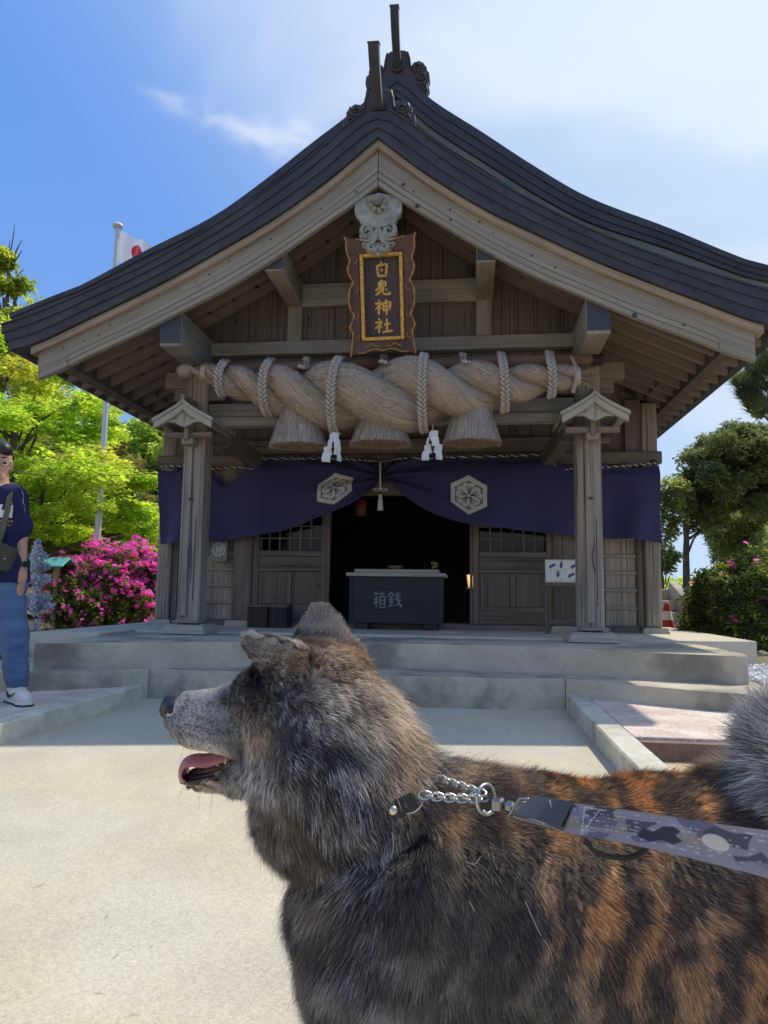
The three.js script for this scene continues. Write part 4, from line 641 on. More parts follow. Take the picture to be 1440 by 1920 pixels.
// ---------------------------------------------------------------- purple curtain
{
  const W = 2048, H = 340, cv = document.createElement('canvas'); cv.width = W; cv.height = H; const x = cv.getContext('2d');
  x.fillStyle = 'rgb(58,55,92)'; x.fillRect(0, 0, W, H);
  const hex = (cx, cy, rx, ry) => { x.beginPath(); for (let i = 0; i < 6; i++) { const a = Math.PI / 3 * i - Math.PI / 2; x.lineTo(cx + rx * Math.cos(a), cy + ry * Math.sin(a)); } x.closePath(); };
  const crest = (cx, cy) => {
    const rx = 82, ry = 101, white = 'rgb(206,202,190)', bg = 'rgb(58,55,92)';
    x.fillStyle = white; hex(cx, cy, rx, ry); x.fill(); x.fillStyle = bg; hex(cx, cy, rx * 0.76, ry * 0.74); x.fill();
    x.strokeStyle = white; x.lineWidth = 2.4; hex(cx, cy, rx * 0.69, ry * 0.68); x.stroke();
    for (let i = 0; i < 5; i++) { const a = 2 * Math.PI / 5 * i - Math.PI / 2; x.save(); x.translate(cx, cy); x.scale(1, ry / rx); x.rotate(a + Math.PI / 2); x.fillStyle = white; x.beginPath(); x.moveTo(0, -3); x.bezierCurveTo(-34, -14, -34, -50, -12, -53); x.lineTo(0, -47); x.lineTo(12, -53); x.bezierCurveTo(34, -50, 34, -14, 0, -3); x.fill(); x.strokeStyle = bg; x.lineWidth = 2.6; for (const q of [-1, 0, 1]) { x.beginPath(); x.moveTo(0, -8); x.lineTo(q * 10, -38); x.stroke(); } x.beginPath(); x.moveTo(0, -3); x.bezierCurveTo(-34, -14, -34, -50, -12, -53); x.stroke(); x.restore(); }
    x.fillStyle = white; x.beginPath(); x.arc(cx, cy, 9, 0, 7); x.fill(); x.strokeStyle = bg; x.lineWidth = 2; x.stroke();
  };
  const X = (px) => (atZ(px, 930, -1.05).x + 2.52) / 5.04 * W; crest(X(630), H * 0.56); crest(X(879), H * 0.56);
  x.strokeStyle = 'rgb(206,202,190)'; x.lineWidth = 2.2; const glyph = (k, cx, cy, s) => { for (const st of GLYPH[k]) { x.beginPath(); st.forEach(([a, b], i) => (i ? x.lineTo(cx + a * s, cy + b * s) : x.moveTo(cx + a * s, cy + b * s))); x.stroke(); } };
  ['white', 'hare', 'god', 'shrine'].forEach((k, i) => glyph(k, W - 26, H * 0.58 + i * 25, 19));
  const t = new THREE.CanvasTexture(cv); t.colorSpace = THREE.SRGBColorSpace; t.anisotropy = 4;
  const wv = tileNoise(128, 128, 701), wb = texPair(128, 128, (u, v) => [1, 1, 1, wv(u, v)], [1, 1]).bump; wb.repeat.set(60, 9);
  M.curtain = new THREE.MeshPhysicalMaterial({ map: t, roughness: 0.9, sheen: 0.25, sheenRoughness: 0.6, sheenColor: new THREE.Color(0.3, 0.28, 0.5), bumpMap: wb, bumpScale: 0.0008, side: THREE.DoubleSide, transmission: 0.06, thickness: 0 });
  const cur = thing('shrine_curtain', 'purple cloth curtain with two white crests gathered up in the middle of the porch', 'curtain');
  const top = curveOf([[300, 880], [330, 884], [345, 879], [390, 880], [408, 893], [424, 907], [442, 898], [468, 873], [480, 867], [530, 867], [590, 864], [650, 863], [712, 868], [760, 862], [800, 859], [880, 860], [960, 860], [1030, 861], [1060, 873], [1085, 883], [1125, 881], [1180, 878], [1235, 873]]);
  const bot = curveOf([[298, 1020], [345, 1018], [392, 1015], [470, 1006], [540, 992], [600, 973], [650, 952], [685, 929], [703, 908], [713, 896], [722, 896], [735, 908], [760, 931], [800, 956], [850, 976], [890, 986], [960, 993], [1030, 1000], [1085, 1006], [1150, 1010], [1190, 1013], [1237, 1020]]);
  const nx = 220, ny = 36, pos = [], uv = [], idx = [], gp = atZ(716, 895, -1.05);
  for (let j = 0; j <= ny; j++) for (let i = 0; i <= nx; i++) {
    const v = j / ny, px = lerp(299, 1236, i / nx), p = atZ(px, lerp(top(px), bot(px), v), -1.05);
    const dx = p.x - gp.x, dy = p.y - gp.y, ang = Math.atan2(dy, Math.abs(dx) + 0.05), dist = Math.hypot(dx, dy), near = Math.exp(-dist / 1.0);
    let z = 0.055 * near * Math.sin(ang * 15 + dx * 2) + 0.045 * Math.sin(p.x * 9 + 1.4 * Math.sin(p.y * 2 + p.x) + v) * v + 0.04 * Math.sin(p.x * 4.1 + v * 2.1 + 2) * v;
    z += 0.045 * v * v * Math.sin(p.x * 17 + 2 * v) * smooth(1.5, 2.3, Math.abs(p.x)) + 0.012 * fbm(p.x * 3, p.y * 3, 4, 3) + 0.05 * smooth(0, 0.12, Math.abs(p.x - 0) < 9 ? v : 0) ;
    pos.push(p.x, p.y, p.z + z); uv.push((p.x + 2.52) / 5.04, 1 - v);
  }
  for (let j = 0; j < ny; j++) for (let i = 0; i < nx; i++) { const a = j * (nx + 1) + i; idx.push(a, a + nx + 1, a + 1, a + 1, a + nx + 1, a + nx + 2); }
  const g = new THREE.BufferGeometry(); g.setAttribute('position', new THREE.Float32BufferAttribute(pos, 3)); g.setAttribute('uv', new THREE.Float32BufferAttribute(uv, 2)); g.setIndex(idx); g.computeVertexNormals();
  obj('cloth', g, M.curtain, cur);
  const purple = std({ color: new THREE.Color(0.042, 0.038, 0.108), roughness: 0.9 }), dark = std({ color: new THREE.Color(0.015, 0.015, 0.02), roughness: 0.8 }), pale = std({ color: new THREE.Color(0.55, 0.53, 0.46), roughness: 0.8 });
  for (const px of [330, 395, 462, 510, 570, 636, 690, 748, 800, 862, 925, 985, 1030, 1085, 1130, 1172, 1226]) { const p = atZ(px, top(px) - 3, -1.05); obj('hanging_loop', cbox(0.05, 0.075, 0.03, 0.008), purple, cur, [p.x, p.y + 0.01, -1.045]); }
  // black and white twisted cord that carries it
  const cords = [[[300, 875], [356, 873]], [[395, 879], [452, 876], [476, 880], [482, 860], [560, 860], [640, 860], [690, 864], [716, 866], [750, 860], [840, 857], [950, 855], [1034, 852], [1040, 868], [1044, 882], [1080, 878]], [[1125, 876], [1180, 873], [1232, 868]]];
  for (const c of cords) { const cc = new THREE.CatmullRomCurve3(c.map(([a, b]) => atZ(a, b, -1.03)), false, 'catmullrom', 0.1), n = Math.round(cc.getLength() / 0.006); for (const [s, m] of [[0, dark], [Math.PI, pale]]) obj('twisted_cord', tubeOf(cc.getPoints(n).map((p, i) => p.add(V(0, 0.005 * Math.cos(i * 0.75 + s), 0.005 * Math.sin(i * 0.75 + s)))), 0.0062, 5), m, cur); }
  // cord and tassel of the gather
  const k0 = atZ(713, 868, -0.97), k1 = atZ(713, 918, -0.96), k2 = atZ(713, 956, -0.96);
  obj('tie_cord', tubeOf([k0, k1.clone().lerp(k0, 0.5), k1], 0.009, 8), pale, cur);
  obj('tie_bow', [-1, 1].map((m) => new THREE.TorusGeometry(0.022, 0.006, 6, 14).scale(1.3, 0.6, 1).translate(k1.x + m * 0.034, k1.y, k1.z + 0.006)), pale, cur);
  obj('tie_tassel', [lathe([[0.0001, 0.16], [0.016, 0.155], [0.02, 0.13], [0.016, 0.12], [0.024, 0.09], [0.028, 0.0], [0.0001, 0.0]], 14).translate(k2.x, k2.y - 0.005, k2.z)], pale, cur);
}

// ---------------------------------------------------------------- offertory box and small things round the door
{
  const m = woodMat([0.042, 0.045, 0.048], [0.022, 0.025, 0.028], 801, { bump: 0.001, knots: 1 }), ink = std({ color: new THREE.Color(0.21, 0.24, 0.24), roughness: 0.8 });
  const b = thing('offertory_box', 'dark wooden offertory box with a pale rim and brushed characters in the doorway', 'box', [0, 0.39, -1.12]);
  const a = (n, mm, ...c) => boxAt(n, mm, b, ...c);
  a('front_board', m, -0.44, 0.44, 0.07, 0.51, 0.185, 0.215, 0.004); a('back_board', m, -0.44, 0.44, 0.07, 0.51, -0.215, -0.185, 0.004);
  for (const s of [-1, 1]) { a('side_board', m, s * 0.41, s * 0.44, 0.07, 0.51, -0.184, 0.184, 0.003); a('corner_stile', m, s * 0.415, s * 0.447, 0.06, 0.508, 0.2155, 0.224, 0.002); a('foot', m, s * 0.40, s * 0.27, 0.002, 0.069, -0.2, 0.2, 0.004); }
  a('floor_board', m, -0.41, 0.41, 0.075, 0.1, -0.184, 0.184);
  a('rim_board', M.woodCap, -0.475, 0.475, 0.511, 0.546, 0.12, 0.25, 0.005); a('rim_board', M.woodCap, -0.475, 0.475, 0.511, 0.546, -0.25, -0.12, 0.005);
  for (const s of [-1, 1]) a('rim_board', M.woodCap, s * 0.475, s * 0.36, 0.512, 0.545, -0.119, 0.119, 0.004);
  for (let i = 0; i < 7; i++) a('grate_bar', M.woodCap, -0.405, 0.405, 0.548, 0.582, -0.14 + 0.052 * i - 0.012, -0.14 + 0.052 * i + 0.012, 0.004);
  obj('character', glyphGeo('box', 0.12, 0.145, 0.0075, 0.12), ink, b, [-0.155, 0.285, 0.2155]); obj('character', glyphGeo('coin', 0.13, 0.145, 0.0075, 0.12), ink, b, [-0.01, 0.29, 0.2155]);
  const bowl = thing('offering_dish', 'small tan dish standing on top of the offertory box', 'dish', [-0.02, 0.972, -1.1]);
  obj('dish', lathe([[0.0001, 0], [0.04, 0.0], [0.045, 0.012], [0.085, 0.035], [0.088, 0.038], [0.04, 0.018], [0.0001, 0.016]], 20), M.woodTan, bowl);
  const sp = thing('leaf_sprig', 'small bright green leaf sprig lying at the right end of the offertory box', 'sprig', [0.37, 0.972, -1.08]);
  const lm = std({ color: new THREE.Color(0.32, 0.42, 0.08), roughness: 0.7 }); for (let i = 0; i < 9; i++) { const g = new THREE.SphereGeometry(0.022, 6, 5).scale(1, 0.25, 0.5).rotateZ(rr() * 1.2).rotateY(rr() * 6).translate((rr() - 0.5) * 0.07, 0.025 + rr() * 0.05, (rr() - 0.5) * 0.05); obj('leaf', g, lm, sp); } obj('stem', tubeOf([V(-0.04, 0.008, 0), V(0, 0.02, 0), V(0.03, 0.05, 0)], 0.003, 5), M.woodDark, sp);
}
{
  // andon lamp just inside the door, lit
  const p = atZ(884, 1078, -1.5), l = thing('paper_lamp', 'small lit paper lamp glowing inside the door beside the right sliding panel', 'lamp', [p.x, 0.394, p.z]);
  const glow = std({ color: new THREE.Color(0.5, 0.42, 0.3), emissive: new THREE.Color(1, 0.6, 0.25), emissiveIntensity: 0.35, roughness: 0.8 });
  boxAt('stand', M.woodRoom, l, -0.02, 0.02, 0, 0.40, -0.02, 0.02); boxAt('lamp_base', M.woodRoom, l, -0.06, 0.06, 0.40, 0.415, -0.06, 0.06);
  obj('lamp_shade', new THREE.CylinderGeometry(0.07, 0.045, 0.13, 4, 1, false).rotateY(Math.PI / 4), glow, l, [0, 0.482, 0]);
  for (const [sx, sz] of [[-1, -1], [1, -1], [-1, 1], [1, 1]]) obj('lamp_post', barGeo(V(sx * 0.034, 0.415, sz * 0.034), V(sx * 0.052, 0.55, sz * 0.052), 0.008, 0.008, 0.001), M.woodRoom, l);
  const pl = new THREE.PointLight(new THREE.Color(1, 0.6, 0.28), 0.05, 6); pl.position.set(0, 0.48, 0.11); pl.castShadow = true; l.add(pl);
  const q = atZ(677, 950, -1.6), r = thing('hanging_lantern', 'dim red and brown lantern hanging in the dark doorway below the left curtain', 'lantern', [q.x, q.y - 0.1, q.z]);
  obj('lantern_cap', new THREE.CylinderGeometry(0.05, 0.07, 0.06, 12), std({ color: new THREE.Color(0.3, 0.03, 0.03), roughness: 0.6 }), r, [0, 0.14, 0]); obj('lantern_body', lathe([[0.05, 0], [0.062, 0.03], [0.062, 0.1], [0.05, 0.115]], 14), std({ color: new THREE.Color(0.16, 0.07, 0.06), roughness: 0.7 }), r); obj('lantern_cord', new THREE.CylinderGeometry(0.004, 0.004, 0.5, 6), M.woodRoom, r, [0, 0.42, 0]);
}
{
  // wooden plaque hung at the left bay
  const p = atZ(411, 1034, -1.16), b = thing('wall_plaque', 'small pale wooden plaque with a round white mark hung left of the door', 'plaque', [p.x, p.y, -1.165]);
  const sh = new THREE.Shape(); const w = 0.085, h = 0.10; sh.moveTo(-w + 0.03, -h); sh.lineTo(w - 0.03, -h); sh.quadraticCurveTo(w, -h, w, -h + 0.03); sh.lineTo(w, h); sh.lineTo(-w, h); sh.lineTo(-w, -h + 0.03); sh.quadraticCurveTo(-w, -h, -w + 0.03, -h);
  obj('board', new THREE.ExtrudeGeometry(sh, { depth: 0.02, bevelSize: 0.003, bevelThickness: 0.003, bevelSegments: 1 }), M.woodGrey, b);
  obj('mark', [new THREE.RingGeometry(0.055, 0.068, 30).translate(0, 0.02, 0.0245), ...glyphGeo('god', 0.085, 0.085, 0.006, 0.15).map((g) => g.translate(0, 0.02, 0.0235))], std({ color: new THREE.Color(0.55, 0.55, 0.53), roughness: 0.8 }), b);
  // instruction board on a stand
  const cv = document.createElement('canvas'); cv.width = 384; cv.height = 270; const x = cv.getContext('2d'); x.fillStyle = 'rgb(226,222,208)'; x.fillRect(0, 0, 384, 270); x.strokeStyle = 'rgb(150,140,125)'; x.lineWidth = 3; x.strokeRect(3, 3, 378, 264);
  for (const [cx, cy, k] of [[70, 70, 0], [165, 65, 1], [300, 70, 0], [130, 175, 1], [270, 180, 0]]) { x.fillStyle = 'rgb(38,88,140)'; x.beginPath(); if (k) { x.ellipse(cx, cy, 17, 34, 0.15, 0, 7); } else { x.ellipse(cx, cy, 40, 16, -0.5, 0, 7); x.ellipse(cx - 18, cy + 14, 13, 22, 0, 0, 7); } x.fill(); x.fillStyle = 'rgb(30,34,40)'; x.beginPath(); x.arc(cx + (k ? 4 : 30), cy - (k ? 42 : 8), 9, 0, 7); x.fill(); x.strokeStyle = 'rgb(70,64,58)'; x.lineWidth = 3; for (const dx of [-8, 26, 44]) { x.setLineDash([5, 4]); x.beginPath(); x.moveTo(cx + dx, cy + 34); x.lineTo(cx + dx, cy + 92); x.stroke(); } x.setLineDash([]); }
  const t = new THREE.CanvasTexture(cv); t.colorSpace = THREE.SRGBColorSpace;
  const c = atZ(1057, 1071, -0.75), n = thing('instruction_board', 'white board with blue bowing figures on a wooden stand behind the right post', 'notice board', [c.x, 0.392, -0.75]);
  const y = c.y - 0.392; boxAt('board', std({ color: new THREE.Color(0.66, 0.64, 0.57) }), n, -0.165, 0.165, y - 0.105, y + 0.105, -0.012, 0.0, 0.003);
  obj('poster', new THREE.PlaneGeometry(0.322, 0.202), std({ map: t, roughness: 0.6 }), n, [0, y, 0.0015]);
  boxAt('ledge', M.woodBrown, n, -0.18, 0.18, y - 0.135, y - 0.107, -0.03, 0.03, 0.003); for (const s of [-1, 1]) boxAt('stand_leg', M.woodBrown, n, s * 0.155 - 0.018, s * 0.155 + 0.018, 0.0, y - 0.136, -0.02, 0.015, 0.003); boxAt('crossbar', M.woodBrown, n, -0.136, 0.136, 0.1, 0.13, -0.012, 0.008, 0.003);
  // low dark boxes left of the door
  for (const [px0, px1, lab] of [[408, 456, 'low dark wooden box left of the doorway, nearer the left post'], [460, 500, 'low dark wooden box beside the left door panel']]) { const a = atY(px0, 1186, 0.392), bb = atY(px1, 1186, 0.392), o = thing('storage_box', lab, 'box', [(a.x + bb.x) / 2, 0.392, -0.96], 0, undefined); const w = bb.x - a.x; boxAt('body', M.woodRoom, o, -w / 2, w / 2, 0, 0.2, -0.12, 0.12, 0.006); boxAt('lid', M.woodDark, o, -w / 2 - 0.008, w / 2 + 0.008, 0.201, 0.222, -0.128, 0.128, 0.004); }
}
// ---------------------------------------------------------------- leaves
const leafMat = (c, tr = 0.45, rough = 0.7) => new THREE.MeshPhysicalMaterial({ color: new THREE.Color(...c), roughness: rough, transmission: tr, thickness: 0, side: THREE.DoubleSide, specularIntensity: 0.3 });
// a spray: several folded leaves round a point
function spray(n, len, wid, spread, seed, flat = 0.5) {
  const r = rngOf(seed), pb = new PB();
  for (let i = 0; i < n; i++) {
    const a = r() * 6.283, el = (r() - 0.5) * 2 * flat, d = V(Math.cos(a) * Math.cos(el), Math.sin(el), Math.sin(a) * Math.cos(el)), s = d.clone().cross(V(0, 1, 0)).normalize(), up = s.clone().cross(d).normalize(), roll = (r() - 0.5) * 1.6;
    const sd = s.clone().multiplyScalar(Math.cos(roll)).addScaledVector(up, Math.sin(roll)), nn = sd.clone().cross(d);
    const o = V((r() - 0.5), (r() - 0.5) * flat, (r() - 0.5)).multiplyScalar(spread), L = len * (0.7 + 0.6 * r()), W = wid * (0.7 + 0.6 * r());
    const A = o, B = o.clone().addScaledVector(d, L * 0.45).addScaledVector(sd, W / 2).addScaledVector(nn, W * 0.15), C = o.clone().addScaledVector(d, L).addScaledVector(nn, -W * 0.2), D = o.clone().addScaledVector(d, L * 0.45).addScaledVector(sd, -W / 2).addScaledVector(nn, W * 0.15), E = o.clone().addScaledVector(d, L * 0.45);
    pb.tri(A, B, E); pb.tri(E, B, C); pb.tri(A, E, D); pb.tri(E, C, D);
  }
  return pb.geo();
}
const NR = rngOf(9090);
function scatter(name, parent, geo, mat, list, upright = 0.6) {
  const im = new THREE.InstancedMesh(geo, mat, list.length), m = new THREE.Matrix4(), q = new THREE.Quaternion(), e = new THREE.Euler(), c = new THREE.Color();
  list.forEach(([p, s, col], i) => { e.set((NR() - 0.5) * upright * 2, NR() * 6.283, (NR() - 0.5) * upright * 2); q.setFromEuler(e); m.compose(p, q, V(s, s, s)); im.setMatrixAt(i, m); im.setColorAt(i, c.setRGB(...col)); });
  im.name = parent === scene ? numbered(name) : name; shade(im); im.userData.kind = 'stuff'; parent.add(im); return im;
}
function branchGeo(a, b, r0, r1, bend = 0.1, n = 8, seg = 6) { const d = b.clone().sub(a), L = d.length(), o = V(NR() - 0.5, NR() * 0.5, NR() - 0.5).multiplyScalar(L * bend * 2); return tubeOf(Array.from({ length: n + 1 }, (_, i) => { const t = i / n; return a.clone().addScaledVector(d, t).addScaledVector(o, Math.sin(Math.PI * t)).add(V(pn(i * 0.9, L) * 0.02 * L, 0, pn(i * 0.9, L + 3) * 0.02 * L)); }), (t) => lerp(r0, r1, t), seg); }
M.bark = speckMat([0.09, 0.07, 0.055], [0.22, 0.185, 0.15], 901, { size: 0.4, bump: 0.01, speck: 0.6, px: 256 });
M.barkDark = speckMat([0.05, 0.04, 0.035], [0.12, 0.10, 0.08], 902, { size: 0.4, bump: 0.01, speck: 0.6, px: 256 });
// crown made of clumps: each clump is a flattened cloud of sprays; colours vary per clump and per spray
function tree(name, label, base, trunkTop, r, clumps, o, group) {
  const t = thing(name, label, 'tree', [base.x, base.y, base.z], 0, group), L = (p) => p.clone().sub(base);
  obj('trunk', branchGeo(V(0, 0, 0), L(trunkTop), r, r * 0.45, 0.05, 10, 10), o.bark || M.bark, t);
  const list = [], limbs = [];
  clumps.forEach(([p, rad, n], ci) => {
    const c = L(p), k = NR(), cc = o.colour(k, p);
    if (ci % (o.limbEvery || 2) === 0) { const s = clamp(c.y / Math.max(0.5, L(trunkTop).y) - 0.25, 0.25, 0.95); limbs.push(branchGeo(L(trunkTop).multiplyScalar(s), c, r * 0.3, r * 0.08, 0.12, 6, 5)); }
    for (let i = 0; i < n; i++) { const u = V(NR() * 2 - 1, NR() * 2 - 1, NR() * 2 - 1); if (u.length() > 1) { i--; continue; } const q = c.clone().add(V(u.x * rad, u.y * rad * (o.flat || 0.45), u.z * rad)); q.y -= (o.droop || 0) * rad * (u.x * u.x + u.z * u.z); const b = 0.6 + 0.8 * NR(); list.push([q, (o.size || 1) * (0.7 + 0.6 * NR()), [cc[0] * b, cc[1] * b, cc[2] * b]]); }
  });
  if (limbs.length) obj('limb', limbs, o.bark || M.bark, t).userData.kind = 'stuff';
  scatter('crown', t, o.geo, o.mat, list, o.upright ?? 0.5);
  return t;
}
const white1 = leafMat([1, 1, 1], 0.68, 0.95), white2 = leafMat([1, 1, 1], 0.5, 0.9);
const maple = spray(7, 0.085, 0.05, 0.14, 31, 0.35), broad = spray(8, 0.075, 0.034, 0.12, 32, 0.8), needle = (() => { const r = rngOf(33), pb = new PB(); for (let i = 0; i < 16; i++) { const a = r() * 6.283, el = 0.2 + r() * 1.2, d = V(Math.cos(a) * Math.cos(el), Math.sin(el), Math.sin(a) * Math.cos(el)), s = d.clone().cross(V(0.3, 1, 0.2)).normalize().multiplyScalar(0.004), L = 0.11 + 0.05 * r(); pb.tri(s, s.clone().negate(), d.multiplyScalar(L)); } return pb.geo(); })();
// left: bright young maple, layered, lit through from behind
{
  const pick = (px, py, d) => at(px, py, d * 1.5);
  const cl = [];
  const put = (px0, px1, py0, py1, d0, d1, n, r0, r1, m) => { for (let i = 0; i < n; i++) cl.push([pick(lerp(px0, px1, NR()), lerp(py0, py1, NR()), lerp(d0, d1, NR())), 1.5 * lerp(r0, r1, NR()), Math.round(m * 1.25)]); };
  put(-260, 120, 600, 780, 8.5, 11, 24, 0.3, 0.55, 75); put(-260, 170, 740, 900, 8, 11, 30, 0.3, 0.55, 75); put(-200, 230, 860, 990, 8.5, 11, 30, 0.28, 0.5, 75); put(60, 300, 940, 1030, 9.5, 11.5, 18, 0.28, 0.42, 65);
  put(100, 190, 760, 830, 9, 10.5, 8, 0.2, 0.35, 55);
  for (const [px, py] of [[150, 715], [178, 745], [195, 790], [205, 812], [240, 905], [262, 960], [285, 985], [275, 1010], [230, 950], [255, 905], [280, 900], [210, 880], [120, 700]]) cl.push([pick(px, py, 9.6), 0.39, 70]);
  const b = at(60, 1150, 15.7).setY(0.0), tt = at(20, 760, 15.3);
  tree('maple_tree', 'bright yellow green maple with layered sprays left of the hall behind the man', b, tt, 0.15, cl, { geo: maple, mat: white1, flat: 0.36, droop: 0.2, size: 1.15, limbEvery: 3, colour: (k) => mixc(mixc([0.46, 0.64, 0.05], [0.64, 0.76, 0.07], k), [0.62, 0.52, 0.07], k > 0.93 ? 0.6 : 0), upright: 0.35 });
}
{
  const cl = []; for (let i = 0; i < 60; i++) cl.push([at(lerp(-200, 75, NR()), lerp(560, 1000, NR()), lerp(19, 22, NR())), 0.8, 120]);
  for (let i = 0; i < 9; i++) cl.push([at(lerp(-20, 42, NR()), lerp(480, 600, NR()), 20.5), 0.32, 60]);
  const b = at(-30, 1150, 20.5).setY(0), t = tree('tall_tree', 'tall loose green tree with bare twigs at its top at the left edge', b, at(15, 560, 20.5), 0.2, cl, { geo: broad, mat: white1, flat: 0.7, size: 2.0, colour: (k) => mixc([0.30, 0.42, 0.04], [0.66, 0.70, 0.07], k) });
  const tw = []; for (const [a, c] of [[[15, 560], [28, 422]], [[18, 520], [6, 455]], [[22, 500], [42, 470]], [[24, 505], [41, 450]], [[20, 540], [45, 505]], [[16, 530], [17, 450]]]) tw.push(branchGeo(at(...a, 20.5).sub(b), at(...c, 20.5).sub(b), 0.045, 0.009, 0.05, 6, 5)); obj('bare_twig', tw, M.bark, t).userData.kind = 'stuff';
}
{
  const cl = []; for (let i = 0; i < 46; i++) { const a = NR() * 6.283, q = Math.sqrt(NR()); cl.push([at(285 + 75 * q * Math.cos(a), 880 + 80 * q * Math.sin(a), lerp(20, 23, NR())), 0.6, 120]); }
  const b = at(290, 1120, 21.5).setY(0); tree('broadleaf_tree', 'rounded light green tree seen behind the left corner of the hall', b, at(285, 930, 21.5), 0.17, cl, { geo: broad, mat: white1, flat: 0.8, size: 1.9, colour: (k) => mixc([0.34, 0.5, 0.07], [0.62, 0.72, 0.13], k) });
  const c2 = []; for (let i = 0; i < 70; i++) c2.push([at(lerp(-120, 330, NR()), lerp(880, 1070, NR()), lerp(18, 22, NR())), 0.75, 120]); for (let i = 0; i < 14; i++) c2.push([at(lerp(150, 225, NR()), lerp(850, 930, NR()), 20), 0.5, 110]);
  tree('evergreen_tree', 'dark olive evergreen behind the maple left of the hall', at(180, 1140, 20).setY(0), at(185, 930, 20), 0.2, c2, { geo: broad, mat: white2, flat: 0.8, size: 2.0, bark: M.barkDark, colour: (k) => mixc(mixc([0.13, 0.16, 0.04], [0.34, 0.36, 0.09], k), [0.34, 0.26, 0.08], k > 0.8 ? 0.6 : 0) });
  const wood = []; for (let i = 0; i < 5200; i++) { const px = lerp(-400, 340, NR()), d = lerp(24, 28, NR()); wood.push([at(px, lerp(800, 1125, NR()), d), 3.6 + NR(), mixc([0.09, 0.13, 0.03], [0.3, 0.36, 0.06], NR())]); }
  tag(scatter('far_wood', scene, broad, white2, wood), 'far green wood seen between the trees at left', 'wood', null, 'stuff');
}
// azaleas
function azalea(label, base, rx, ry, rz, nLeaf, nFlower, dark, side) {
  const t = thing('azalea_bush', label, 'bush', [base.x, base.y, base.z]); const leaves = [], fl = [];
  const R2 = (v) => 1 + 0.22 * pn(v.x * 3.1, v.y * 3.1, v.z * 3.1 + rx) + 0.12 * pn(v.x * 8, v.y * 8, v.z * 8);
  for (let i = 0; i < nLeaf; i++) { const v = V(NR() * 2 - 1, NR(), NR() * 2 - 1).normalize(), q = lerp(0.68, 1.0, Math.sqrt(NR())) * R2(v); const k = NR(); leaves.push([V(v.x * rx * q, Math.pow(v.y, 0.8) * ry * q, v.z * rz * q), 0.75 + 0.6 * NR(), k < (dark ? 0.16 : 0.35) ? mixc([0.50, 0.58, 0.07], [0.3, 0.4, 0.06], NR()) : mixc([0.06, 0.09, 0.03], [0.16, 0.21, 0.05], NR())]); }
  for (let i = 0; i < nFlower; i++) { let v = V(NR() * 2 - 1, NR(), NR() * 2 - 1).normalize(); const dens = 0.5 + 1.6 * fbm(v.x * 4 + 3, v.y * 4, v.z * 4 + rx, 3) + side * v.x * 0.3 + 0.2 * v.y; if (NR() > dens) continue; const q = 1.03 * R2(v); const w = NR(); const n = 1 + Math.floor(NR() * 4); for (let j = 0; j < n; j++) fl.push([V(v.x * rx * q + (NR() - 0.5) * 0.09, Math.pow(v.y, 0.8) * ry * q + (NR() - 0.5) * 0.07, v.z * rz * q + (NR() - 0.5) * 0.07), 0.8 + 0.4 * NR(), mixc([0.92, 0.05, 0.50], [1.0, 0.30, 0.72], w)]); }
  const st = []; for (let i = 0; i < 14; i++) { const a = NR() * 6.28; st.push(branchGeo(V(0.1 * Math.cos(a), 0, 0.1 * Math.sin(a)), V(rx * 0.7 * Math.cos(a), ry * (0.4 + 0.4 * NR()), rz * 0.7 * Math.sin(a)), 0.018, 0.006, 0.1, 5, 5)); }
  obj('stem', st, M.barkDark, t).userData.kind = 'stuff';
  scatter('foliage', t, spray(9, 0.055, 0.026, 0.09, 41, 0.8), white2, leaves, 0.8);
  const pb = new PB(); for (let i = 0; i < 5; i++) { const a = i * 1.2566, d = V(Math.cos(a), 0.45, Math.sin(a)), s = V(-Math.sin(a), 0, Math.cos(a)); const A = V(0, 0, 0), B = d.clone().multiplyScalar(0.022).addScaledVector(s, 0.014), C = d.clone().multiplyScalar(0.036).setY(0.012), D = d.clone().multiplyScalar(0.022).addScaledVector(s, -0.014); pb.tri(A, B, C); pb.tri(A, C, D); }
  scatter('blossom', t, pb.geo(), leafMat([1, 1, 1], 0.55, 0.95), fl, 1.2);
}
{
  const b = at(205, 1160, 12.4).setY(0.1); azalea('large azalea bush covered in magenta blossoms left of the hall', b, 1.08, 1.38, 0.9, 7500, 2600, 0, 0.9);
  const b2 = at(140, 1160, 12.0).setY(0.1); azalea('lower azalea bush with few magenta blossoms beside the plaque rack', b2, 0.85, 1.15, 0.75, 4600, 700, 0, 1);
  const c = at(1440, 1205, 7.6).setY(0.2); azalea('dark azalea bush with scattered pink blossoms right of the steps', c, 0.85, 1.0, 0.7, 6000, 120, 1, 0);
}
